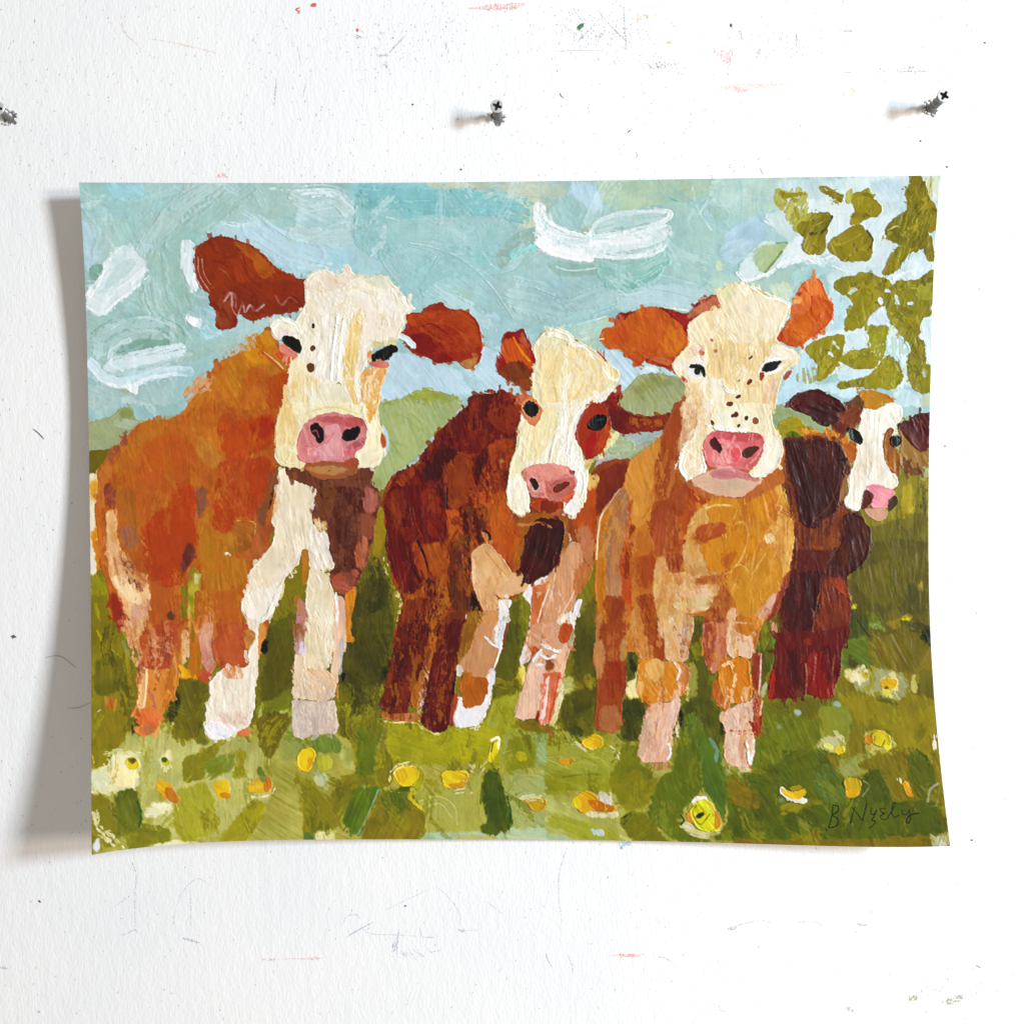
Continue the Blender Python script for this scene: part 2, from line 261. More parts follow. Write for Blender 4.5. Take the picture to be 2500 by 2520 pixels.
paint("""
@F
P sky a8c6c8 g=25 n=1.2 x=1 f=10 | 120,310 1800,310 1800,900 120,900
H sky a7cacb C=b0c9ca,a3c4c4,b3cdd0,9fc3c8 N=150 w=46 l=130 g=35 j=45 a=.33 f=30 r=20 k=.8 | 150,340 1770,330 1770,800 160,800
@A1
P sky a9cfcf c=b4cfca m=.7 g=75 a=.8 f=60 r=30 | 120,140 700,140 700,420 600,640 150,600
P sky 9fd0de a=.6 f=70 r=30 g=60 | 380,170 650,170 680,280 520,320 370,260
P sky b3c9c5 g=120 a=.6 f=60 r=30 | 700,150 1917,150 1917,420 1300,480 1050,540 900,580 700,600
P sky b2d0e0 c=bdd6e4 g=80 a=.75 f=50 r=30 | 160,440 320,520 330,800 230,900 180,700
S sky b5cfcc w=130 a=.5 f=40 | 720,200 640,450 690,640 700,760
S sky a3c2bf w=90 a=.45 f=40 | 1150,300 950,450 800,570 730,760
P sky b1cede c=b8d0d6 g=30 a=.85 f=40 r=25 | 1080,540 1300,480 1600,500 1917,540 1917,900 1850,900 1700,800 1560,680 1350,590
P sky b5d2d6 a=.8 f=40 r=20 g=10 | 1770,540 1917,520 1917,700 1760,700
S sky ccdfd2 w=28 a=.7 d=.25 | 1080,540 1250,475 1400,495 1560,480
S sky cfe2da w=22 a=.6 d=.2 | 1650,205 1760,215 1917,235
P sky a4c2bc c=abc8c4 g=70 a=.9 f=30 r=20 | 680,780 760,620 940,660 990,930 1060,1150 1020,1200 760,1200 690,1100 650,950
P sky 9dbcb2 g=65 a=.7 f=40 d=.2 | 880,850 1000,980 1090,1150 1060,1220 950,1180
P sky a9c6c4 a=.85 f=30 g=80 | 1020,1020 1150,1015 1170,1150 1160,1300 1080,1300 1040,1130
P sky 8fb1aa f=14 r=14 | 222,850 260,815 345,805 320,890 250,960 235,930
P sky c6dbdd c=d8e5e6 g=125 f=20 r=16 a=.92 k=1.3 | 500,650 560,690 655,760 660,890 480,1060 330,1195 240,1140 215,1040 300,900 350,800
S sky f1f3ef w=34 d=.15 k=1.6 r=14 | 450,690 350,810 290,930 225,1040
S sky e0eaea w=95 a=.75 d=.18 k=1.5 r=16 | 240,1120 320,1150 430,1050 560,950 650,870
S sky eff4f4 w=22 a=.7 d=.2 | 270,1170 330,1185 420,1110
S sky d6e4e4 w=26 a=.6 d=.2 | 350,840 420,760 540,670
P sky d9e6ea c=e4eef2 g=95 f=9 r=14 k=1.4 | 950,620 1000,610 1075,660 1050,760 1045,900 1090,1000 1035,1015 990,930 940,760
P sky a9c5c1 g=15 a=.8 f=30 | 230,1290 450,1220 700,1200 900,1260 980,1400 940,1500 700,1640 300,1640 220,1500
S sky 9dbab5 w=110 a=.6 f=26 r=16 | 330,1360 480,1280 700,1250 880,1300 930,1390 880,1460
S sky b8cfcf w=22 a=.7 d=.2 | 400,1440 560,1340 760,1320 860,1370
P sky 93b0a6 a=.85 f=22 r=18 | 440,1480 560,1410 700,1390 850,1390 840,1440 720,1490 560,1500 420,1520
S sky cfe0e5 w=120 a=.8 d=.12 k=1.4 r=16 f=16 | 430,1580 560,1550 740,1510 920,1475
S sky c4d9dc w=60 a=.7 d=.15 k=1.3 | 390,1520 420,1450 520,1400
S sky c5dee8 w=75 a=.75 d=.15 k=1.3 | 240,1580 330,1690 470,1730 620,1700 800,1640 1010,1650
S sky e4f1f7 w=24 a=.8 d=.2 k=1.4 | 300,1690 420,1750 560,1750 700,1690 900,1660
P sky e9f4fa f=10 r=18 k=1.7 | 520,1730 600,1740 605,1800 570,1815 510,1770
P sky a2ad86 a=.5 f=26 d=.3 | 350,1650 480,1660 480,1710 380,1700
P sky b3cacb a=.8 f=40 g=70 | 200,1760 500,1790 900,1700 950,1830 800,1917 220,1917
P sky a3ad74 a=.55 f=20 r=16 d=.2 | 440,1760 520,1790 580,1820 500,1830
P sky f4f7f7 f=9 r=12 k=1.6 | 985,1212 1050,1225 1115,1285 1060,1290 1000,1250
S sky a0cfdc w=120 a=.75 f=30 r=20 | 1140,1180 1160,1330 1300,1330 1500,1270
S sky c3e2ea w=40 a=.6 d=.2 | 1130,1220 1150,1380 1250,1350
S sky b2cac4 w=130 a=.6 f=36 | 960,1560 1150,1470 1400,1380 1600,1250
P sky a9cbd2 a=.7 f=40 g=120 | 920,1600 1200,1500 1330,1500 1290,1640 1150,1720 980,1840 880,1900
S sky b5c0b4 w=60 a=.55 d=.3 f=20 | 1280,1500 1450,1420 1540,1370
@A2
P sky a2c6cb g=30 a=.6 f=60 | 300,160 1000,150 1700,300 1500,900 900,1100 500,800
P sky 90c4cc c=98c7cc g=15 a=.9 f=40 r=40 | 390,190 540,170 980,165 1010,225 1300,215 1560,240 1700,320 1640,390 1500,400 1300,420 1000,410 760,470 560,440 420,420 360,330
P sky a9c9cf a=.5 f=60 g=40 | 420,250 700,260 800,470 600,560 420,480
P sky bccabf c=c7cdb5 g=10 f=26 r=26 | 955,158 1350,150 1917,145 1917,520 1790,530 1660,480 1690,330 1560,240 1300,200 1010,215
P sky d2d3c0 a=.6 f=30 r=20 d=.2 | 1000,162 1300,160 1350,200 1020,205
P sky b4cfd6 c=bdd5d9 g=25 f=20 r=16 a=.9 | -60,235 90,225 210,250 310,330 375,490 200,515 0,530 -60,530
S sky c6dadd w=26 a=.8 d=.15 | -50,225 60,225 200,245 300,320 345,420
S sky a9c9cf w=60 a=.6 f=20 | 0,480 150,490 250,440
S sky b9cfd0 w=22 a=.6 d=.2 | 140,165 190,220 280,260 320,290 310,220
P sky a6cad9 c=a9c9d3 g=10 a=.85 f=40 r=30 | -60,540 200,520 500,540 560,640 640,820 560,900 470,900 380,820 300,850 -60,880
S sky c7dcd9 w=30 a=.6 d=.25 | -40,830 90,820 200,800
P sky b8c7cb a=.5 f=40 d=.2 | 380,720 500,700 560,800 500,830
S sky b2cfd0 w=40 a=.6 d=.2 | 200,510 400,500 520,530 800,560
P sky abc9d0 c=a4c6cb g=35 a=.75 f=50 r=30 | 560,640 900,560 1300,700 1500,900 1660,1260 1560,1300 1400,1200 1060,1080 880,1160 740,990 600,800
P sky a0c4c9 a=.6 f=40 g=55 | 780,700 1040,740 920,940 900,1060 860,1100 720,900
P sky b2ccd0 g=20 c=aecad2 a=.85 f=40 r=24 | 1400,890 1600,870 1917,830 1917,1300 1700,1300 1640,1240 1500,1050
P sky abc9cc a=.7 f=36 g=-20 | 1450,870 1560,840 1700,790 1800,800 1917,840 1917,900 1600,910
P sky b9c7c9 a=.4 f=40 | 1000,440 1150,440 1200,500 1010,510
P sky 8cc4c4 a=.5 f=30 g=100 d=.15 | 1340,720 1500,450 1510,550 1400,820 1340,800
P sky a2bfb6 a=.55 f=30 d=.2 g=40 | 1130,980 1300,1000 1340,1050 1240,1080
P sky a7b79a a=.5 f=24 d=.3 | 1150,1000 1230,1040 1180,1050
P sky b6cedc c=b0cdd8 g=45 f=30 r=20 | 600,1560 760,1480 860,1530 1000,1560 1230,1640 1380,1600 1420,1300 1380,1200 1500,1180 1560,1310 1500,1560 1520,1640 1700,1760 1700,1830 1500,1800 1260,1830 1100,1830 950,1790 700,1870 580,1917 570,1700
H sky c0d7e2 C=aac9d6,b8d0dd N=26 w=26 l=200 g=45 j=8 a=.4 f=12 | 640,1540 1300,1660 1600,1760 1300,1800 700,1840
P sky b4cdd9 a=.7 f=30 g=70 | 1500,1280 1660,1260 1760,1300 1800,1420 1750,1380 1700,1300 1560,1330 1540,1420 1510,1560 1480,1560
P sky c8d9e4 a=.6 f=20 | 1560,1290 1680,1250 1700,1300 1570,1330
P sky 9fb8b2 c=a6bcb4 g=-30 f=12 r=12 k=1.4 | 1845,508 1720,540 1590,600 1520,680 1505,760 1530,825 1565,832 1625,770 1610,710 1700,650 1845,620
S sky 8fd0d0 w=55 a=.85 d=.1 k=1.3 | 1640,735 1720,690 1850,645
S sky b3c9c9 w=40 a=.7 | 1740,780 1800,740 1880,700
# scratched grooves
S sky 93b8be w=7 a=.8 f=3 k=.1 e=0 | 795,640 1010,680 1250,790 1450,980 1640,1250
S sky bcd6d8 w=7 a=.8 f=3 k=1.3 | 800,630 1020,668 1270,780 1470,975 1655,1245
S sky 96bac0 w=6 a=.7 f=3 k=.1 e=0 | 760,650 960,700 1180,820 1400,990 1610,1220
S sky bcd6d8 w=6 a=.7 f=3 k=1.2 | 820,610 1050,640 1300,760 1500,940
S sky 97bbc1 w=6 a=.7 f=3 k=.1 e=0 | 830,580 1060,620 1320,740
S sky 97bbc1 w=6 a=.6 f=3 k=.1 e=0 | 800,700 980,760 1180,890 1330,1010
S sky 92b5bb w=7 a=.8 f=3 k=.1 e=0 | 570,640 600,780 720,950 860,1120
S sky bcd6d8 w=6 a=.7 f=3 k=1.2 | 585,650 620,790 740,940 890,1120
S sky 92b5bb w=6 a=.7 f=3 k=.1 e=0 | 640,660 690,800 800,980 930,1110
S sky 96b9bf w=6 a=.6 f=3 k=.1 e=0 | 740,720 790,850 900,1000
S sky 8fb2b6 w=8 a=.8 f=3 k=.1 e=0 | 1040,740 950,900 905,1000 930,1060
S sky 8db0b5 w=8 a=.7 f=4 k=.1 e=0 | 380,540 430,590 460,640
S sky 93b6bb w=6 a=.7 k=.1 e=0 f=3 | 1010,410 1120,390 1350,375
S sky c9dcda w=9 a=.7 | 640,430 720,450 765,490
S sky c3d8d8 w=8 a=.7 f=3 | 1400,700 1470,800 1540,860
S sky 99b5b6 w=9 a=.6 f=4 k=.1 e=0 | 1430,890 1560,880 1680,830
@A3
P sky b4ccb6 c=bed0ac g=-15 a=.85 f=40 r=30 | 365,152 760,140 1340,132 1270,230 1050,320 800,350 560,390 440,300
P sky b3cbdd c=abc8d8 g=70 a=.8 f=30 r=20 | 190,155 340,150 400,240 430,340 330,400 200,300 150,240
P sky a9cacd a=.8 f=40 g=60 | -30,400 150,270 260,320 360,400 300,500 170,530 20,440
P sky a7b9a0 a=.7 f=26 g=-15 | 180,530 340,470 420,430 600,400 560,440 400,480 320,550
P sky bdc9b9 a=.7 f=36 | -100,170 140,170 130,290 -40,300
P sky a8c8c5 c=b1ccc6 g=60 a=.7 f=50 r=30 | 900,320 1150,280 1300,480 1340,700 1300,860 1200,950 900,860 880,620
S sky c5dcd8 w=16 a=.6 d=.2 | 1130,200 1180,380 1280,530
S sky cfe3ea w=12 a=.7 d=.2 | 1190,390 1250,300
P sky a9c5d8 a=.6 f=26 d=.2 | 1190,390 1260,380 1300,490 1270,530
S sky 6fb0b8 w=12 a=.7 d=.3 | 940,265 970,290 1020,310
P sky bcd4cd c=b3cfca g=15 f=30 r=20 a=.95 | 1290,140 1560,125 1917,112 1917,380 1700,385 1560,440 1420,420 1300,340 1270,230
P sky a7bea6 a=.5 f=34 | 1260,340 1400,390 1420,430 1300,480
P sky a6c4d7 c=b2cedb g=-35 f=22 r=18 a=.9 | 1370,620 1450,500 1560,450 1660,405 1720,520 1730,600 1640,640 1500,660
P sky b7cde0 a=.6 f=30 g=-20 | 1360,640 1500,600 1620,610 1560,720 1450,830 1370,760
P sky c4d7ae f=20 r=14 a=.85 | 1330,760 1370,780 1390,830 1300,870
P sky b7cfc4 g=-25 a=.85 f=30 | 1200,960 1310,870 1500,890 1640,940 1917,820 1917,1080 1880,1090 1780,1050 1560,960 1400,980 1250,1100
P sky d0e2e4 c=bfd6d6 g=-40 f=14 r=14 k=1.5 | 1480,830 1560,720 1640,650 1750,600 1800,640 1700,740 1770,790 1860,730 1840,790 1720,880 1560,935 1500,900
S sky e6f1f2 w=30 d=.2 k=1.6 a=.9 | 1480,870 1540,925 1640,905 1760,850 1880,730
P sky d3e3e4 c=e0ebeb g=20 f=16 r=16 k=1.3 | 1680,390 1770,400 1860,440 1917,470 1917,560 1830,540 1740,500
S sky eef4f3 w=22 d=.2 k=1.5 | 1690,470 1780,530 1917,575
P sky a4b588 c=b0bf98 g=-55 f=16 r=14 a=.95 k=1.3 | 1600,720 1640,660 1730,640 1810,630 1895,640 1880,670 1800,740 1720,850 1690,860 1620,820
S sky 77853c w=14 a=.9 | 1700,865 1760,790 1830,700
S sky 8d9456 w=18 a=.7 d=.2 | 1790,632 1860,628 1905,645
P sky d9e6ea c=c9dcde g=28 f=14 r=16 k=1.5 | -85,360 -55,400 0,445 90,500 190,545 300,575 335,650 350,735 300,768 150,755 0,715 -60,640 -80,520
S sky e9f1f1 w=40 d=.15 k=1.7 r=16 | -70,350 -40,470 30,520 150,560 290,585
S sky cddfe1 w=60 d=.15 k=1.4 | 10,540 120,620 320,650
S sky f8f6ef w=42 k=1.9 r=12 d=.06 | -75,650 0,688 110,728 200,745 310,758
S sky f6f8f6 w=36 k=1.8 d=.12 | -80,340 -70,440 -40,560 0,640
S sky b9d0d3 w=10 a=.7 | -20,470 80,560 300,600
P sky a9c6c6 c=b2cccb g=-8 f=16 a=.95 | 330,570 390,470 560,410 800,390 940,400 900,460 720,520 500,560
S sky d0dfdf w=34 d=.16 k=1.4 a=.9 | 325,560 390,465 560,405 800,384 935,392 940,430 840,490 640,540 460,555
S sky e6efee w=24 d=.2 k=1.5 | 720,388 850,378 945,395 920,450 800,500
P sky bfd5d6 c=cfe0e1 g=-4 f=16 r=14 k=1.3 | 305,560 420,575 640,555 880,490 900,560 880,660 860,740 560,770 360,745 350,640
S sky f3f3ec w=42 d=.12 k=1.7 r=14 | 335,640 430,635 580,635 740,630
S sky e8f0ee w=26 d=.2 k=1.5 | 370,585 560,580 760,545 880,510
S sky d7e6e6 w=24 d=.18 k=1.5 | 350,735 560,745 760,740 880,700 915,660
P sky 9ac1bd c=a9cbc8 g=-20 f=22 r=16 k=1.2 | 385,800 560,790 760,770 890,740 960,700 1000,760 900,860 820,950 660,1015 500,1010 430,940
S sky c1dad8 w=14 a=.7 d=.2 | 560,900 720,850 900,760
S sky c9dfde w=14 a=.7 d=.2 | 600,960 760,900 900,810
P sky a0bfbb g=8 f=16 r=12 | 0,770 130,790 385,795 400,900 260,890 90,900 20,830
S sky c9dcda w=12 a=.8 | 60,820 180,850 370,830
P sky a9c8cf c=a4c4c9 g=40 a=.9 f=30 | -200,860 90,910 390,910 480,1000 560,1080 520,1180 400,1230 60,1300 -150,1290
P sky b3d0d8 c=bdd5d6 g=15 f=30 a=.9 | 500,1030 660,1020 820,970 1000,950 1180,1000 1240,960 1220,1080 1120,1160 950,1150 820,1110 680,1150 560,1180
P sky b3bfae a=.6 f=16 d=.3 | 500,1020 600,1040 600,1080 520,1070
S sky 9fb9bd w=7 a=.7 f=3 k=.1 e=0 | 830,1000 960,1020 1110,1060
S sky c7dade w=7 a=.7 f=3 | 860,880 1000,915 1160,960
P sky b6ccc0 c=c3d4b8 g=-20 f=24 r=16 | 60,1300 280,1255 480,1205 530,1180 500,1300 400,1380 400,1500 560,1620 560,1760 440,1640 370,1490 200,1390
S sky e3eef0 w=9 a=.8 f=3 | 60,1300 260,1265 470,1205
P sky cddac0 a=.6 f=20 | 240,1290 320,1330 310,1420 260,1410
P sky b6cfdd c=bcd2e2 g=50 f=22 r=14 | 400,1460 560,1480 600,1560 700,1590 960,1640 1020,1700 880,1640 700,1680 590,1820 560,1900 540,1760 560,1660
P sky d9e2d8 a=.8 f=14 | 740,1600 800,1600 860,1640 760,1640
S sky e9eac0 w=16 a=.8 | 880,1140 980,1150 1090,1165
@A4
P sky c2d8d9 c=d2e2e1 g=70 f=30 r=20 a=.9 | 380,130 1643,95 1643,1000 1570,1650 1300,1800 850,1650 520,1700 560,1400 800,1300 820,1100 740,900 480,700 250,400 400,380 350,200
P sky d6e5e5 c=c9dcdf g=10 f=20 r=20 | 560,290 780,290 960,360 970,440 920,520 800,600 780,700 640,740 520,780 380,830 380,720 480,620 540,560 600,420
P sky b9d2dc c=c8dade g=60 f=20 | 1060,140 1350,130 1330,300 1180,330 1090,240
P sky c9d9dd c=bfd4d8 g=115 f=20 | 1090,440 1250,400 1330,340 1340,400 1210,520 1260,640 1160,880 1080,860 1100,600 1000,480
S sky d8e6e3 w=30 a=.7 d=.2 g=100 | 1180,430 1270,300 1340,230
P sky d8deb0 c=cfe0e6 m=.9 b=2 g=103 f=12 | 1470,140 1643,100 1630,260 1600,330 1520,260 1530,190
P sky d3d8ea a=.8 f=14 | 1500,250 1600,230 1605,330
P sky c6dee4 c=d8e8ea g=110 f=14 k=1.4 | 1290,860 1360,760 1500,710 1570,780 1585,850 1480,930 1330,920
S sky e3f0f2 w=40 d=.2 k=1.6 | 1280,910 1400,860 1460,920
P sky b8d4dc c=adcfd6 g=100 f=20 | 760,1000 960,1100 890,1200 880,1310 700,1360 800,1200
S sky dfe9ea w=50 d=.15 k=1.4 a=.9 | 370,810 560,740 680,780 820,740
S sky cadddf w=50 d=.15 k=1.3 a=.9 | 560,830 740,790 900,840
P sky a9c9cb a=.85 f=20 g=-20 | 470,860 560,810 720,800 830,830 740,890 600,880 520,960 460,970
P sky d5d9a8 a=.85 f=16 g=110 | 500,1000 590,900 570,970 520,1010
P sky cdd8b4 a=.8 f=26 g=70 | 250,960 440,930 480,980 440,1090 330,1020
P sky b4d0da c=bdd5db g=120 f=20 r=16 | 540,1480 700,1600 640,1750 850,1720 1000,1760 950,1870 740,1800 560,1800 440,1860 380,1800 420,1680
P sky b0d0e0 a=.8 f=20 g=100 | 350,1850 440,1740 540,1500 620,1560 520,1760 460,1860 430,1917 320,1917
""")
paint("""

@F
# broad swirling strokes
S sky b9d2d3 w=44 a=.75 d=.06 k=1.4 r=10 | 395,352 330,400 280,470 262,520
S sky a3c3c0 w=40 a=.75 d=.06 k=1.4 r=10 | 470,350 400,410 330,460
S sky bcd3d6 w=34 a=.8 d=.06 k=1.4 r=8 | 560,372 620,368 660,400 664,440 610,448 560,440
S sky c9dcde w=10 a=.8 d=.15 k=1.5 | 565,360 630,362 668,392
S sky 93bfc4 w=40 a=.8 d=.04 k=1.4 r=10 | 690,390 690,440 720,470
S sky 8ebfc6 w=46 a=.8 d=.04 k=1.4 r=12 | 700,372 800,378 900,384 980,398
S sky a6c9cd w=46 a=.7 d=.06 k=1.3 r=10 | 690,450 800,440 900,450 960,440
S sky 9bc1c6 w=50 a=.6 d=.06 k=1.3 r=12 | 760,560 840,500 930,500
S sky b2cdd2 w=60 a=.7 d=.05 k=1.3 r=12 | 980,560 1060,590 1140,560
S sky a5c6ca w=60 a=.7 d=.05 k=1.3 r=12 | 900,620 1000,640 1100,610
S sky b8d0cf w=34 a=.7 d=.08 k=1.3 r=10 | 160,380 200,430 190,480
S sky a9cdd2 w=40 a=.7 d=.06 k=1.3 r=10 | 180,400 260,390 330,372
S sky abc9c4 w=54 a=.8 d=.05 k=1.4 r=12 | 290,500 300,570 340,620
S sky b7d0d6 w=40 a=.7 d=.05 k=1.3 r=10 | 370,600 440,620 500,600
S sky b2ccd8 w=50 a=.7 d=.05 k=1.3 r=10 | 480,430 540,470 590,480
@A1
P sky d6e5e8 c=c3d8da g=125 f=14 r=14 h=1 a=.85 k=1.3 e=.3 | 500,650 560,690 655,760 660,890 480,1060 330,1195 240,1140 215,1040 300,900 350,800
P sky a9c7c4 g=125 f=20 a=.7 h=1 | 420,830 560,740 600,800 480,920 320,1020
S sky f4f6f4 w=40 d=0.18 k=1.9 r=12 a=0.88 e=.4 | 460,690 350,810 290,930 225,1040
S sky e6eff0 w=90 a=0.75 d=0.22 k=1.7 r=14 e=.4 | 240,1110 320,1150 430,1050 560,950 650,870
S sky f4f8f8 w=26 a=0.79 d=0.22 k=1.9 e=.4 | 250,1160 330,1185 420,1110
P sky 8fb0a9 f=12 r=12 h=1 | 222,850 260,815 345,805 320,890 250,960 235,930
P sky d6e5e9 c=e9f1f4 g=95 f=8 r=12 h=1 k=1.6 | 950,620 1000,610 1075,660 1050,760 1045,900 1090,1000 1035,1015 990,930 940,760
S sky 97b7b2 w=120 a=.8 d=.05 r=14 k=1.4 | 300,1370 450,1280 680,1245 880,1300 935,1390 880,1460
S sky bfd5d6 w=26 a=0.79 d=0.22 k=1.6 e=.4 | 330,1330 500,1250 720,1225 900,1290
S sky b5cecf w=24 a=.8 d=.15 k=1.5 | 390,1450 560,1345 760,1325 860,1380
P sky 8cada5 f=12 r=14 h=1 a=.9 | 430,1490 560,1420 700,1395 850,1395 840,1440 720,1490 560,1510
S sky d3e4ea w=110 a=0.79 d=0.20 k=1.6 r=14 e=.4 | 400,1600 560,1555 740,1510 920,1475
S sky cbe0ea w=80 a=0.75 d=0.22 k=1.6 e=.4 | 240,1590 330,1690 470,1730 620,1700 800,1640 1010,1650
S sky eef6fa w=28 a=0.79 d=0.25 k=1.8 e=.4 | 300,1690 420,1755 560,1750 700,1690 900,1660
S sky dcebef w=22 a=0.79 d=0.22 k=1.7 e=.4 | 420,1500 400,1590 480,1640
P sky f3f9fc f=8 r=14 h=1 k=1.9 | 510,1730 600,1735 610,1800 570,1815 510,1770
P sky f8fafa f=8 r=10 h=1 k=1.8 | 970,1205 1050,1220 1120,1285 1060,1300 1000,1255
@A3
S sky dde9eb w=190 d=0.14 k=1.6 r=12 a=0.84 e=.4 | -20,560 60,610 180,650 300,670
S sky e4eeef w=90 d=0.16 k=1.7 r=14 a=0.88 e=.4 | -78,370 -68,480 -20,560 60,600
S sky f3f6f4 w=34 d=0.22 k=1.9 r=12 a=0.88 e=.4 | -90,330 -82,430 -55,520 10,560 110,590
S sky f4f6f3 w=24 d=0.25 k=1.9 a=0.88 e=.4 | -50,350 -40,420 20,480 150,550
S sky c0d6d8 w=16 a=.8 d=.1 | -30,480 60,560 300,600
S sky faf8f2 w=56 k=2 r=12 d=0.14 a=0.88 e=.4 | -72,640 0,690 110,728 200,748 320,756
S sky b9d0cf w=170 d=.05 k=1.4 r=14 a=.9 | 400,640 560,640 740,610 880,560
P sky a6c5c4 c=b0cbca g=-8 f=10 h=1 a=.95 | 350,560 400,475 560,415 800,395 930,405 880,465 720,520 500,550
S sky d3e2e2 w=40 d=0.22 k=1.6 a=0.84 e=.4 | 320,580 370,480 540,410 800,384 935,392 940,430 840,490 640,540 440,560
S sky eef3f1 w=30 d=0.26 k=1.8 a=0.88 e=.4 | 700,390 850,378 950,398 920,450 790,505 600,545
S sky d8e6e6 w=46 d=0.20 k=1.6 a=0.88 e=.4 | 330,560 340,650 380,720
S sky f6f5ee w=52 d=0.18 k=1.9 r=12 a=0.88 e=.4 | 340,645 430,635 580,632 740,622
S sky e0ecec w=40 d=0.22 k=1.7 a=0.88 e=.4 | 380,590 560,585 760,550 880,515
S sky dbe8e8 w=36 d=0.22 k=1.7 a=0.88 e=.4 | 350,735 560,745 760,735 900,660
S sky 97c1bc w=120 d=.05 k=1.4 r=14 a=.9 | 430,860 560,900 720,860 900,770
S sky 8fbab6 w=80 d=.05 k=1.4 r=14 a=.9 | 480,960 600,980 760,920 860,840
S sky c6deda w=12 a=.8 d=.2 | 520,880 720,840 900,740

# clouds smeared broad and soft
@A1
S sky d3e2e5 w=140 a=.38 d=.1 k=1.4 r=18 e=.2 | 560,730 420,860 290,1040 270,1120
S sky cbdde0 w=110 a=.35 d=.12 k=1.4 r=18 e=.2 | 620,800 480,960 330,1130
S sky c6dae0 w=130 a=.4 d=.1 k=1.3 r=18 e=.2 | 420,1620 620,1570 900,1490
S sky bcd4d8 w=110 a=.5 d=.12 k=1.3 r=18 e=.2 | 300,1480 330,1380 520,1290 760,1280
S sky c3d9e2 w=100 a=.5 d=.12 k=1.3 r=18 e=.2 | 260,1620 380,1700 620,1690 900,1640
@A3
S sky e0ebed w=150 a=.5 d=.08 k=1.5 r=18 e=.2 | -40,470 0,590 130,660 310,690
S sky f4f6f4 w=80 a=.6 d=.12 k=1.6 r=16 e=.2 | -60,620 40,680 180,720 320,735
S sky d6e4e5 w=150 a=.7 d=.1 k=1.4 r=18 e=.2 | 360,650 540,650 720,630 880,570
S sky eaf1f0 w=70 a=.6 d=.15 k=1.5 r=16 e=.2 | 350,640 540,630 760,600
S sky c6d9d9 w=110 a=.5 d=.12 k=1.3 r=16 e=.2 | 420,500 600,450 860,420
S sky a9cbc8 w=130 a=.6 d=.1 k=1.3 r=16 e=.2 | 440,850 620,860 860,770
""")
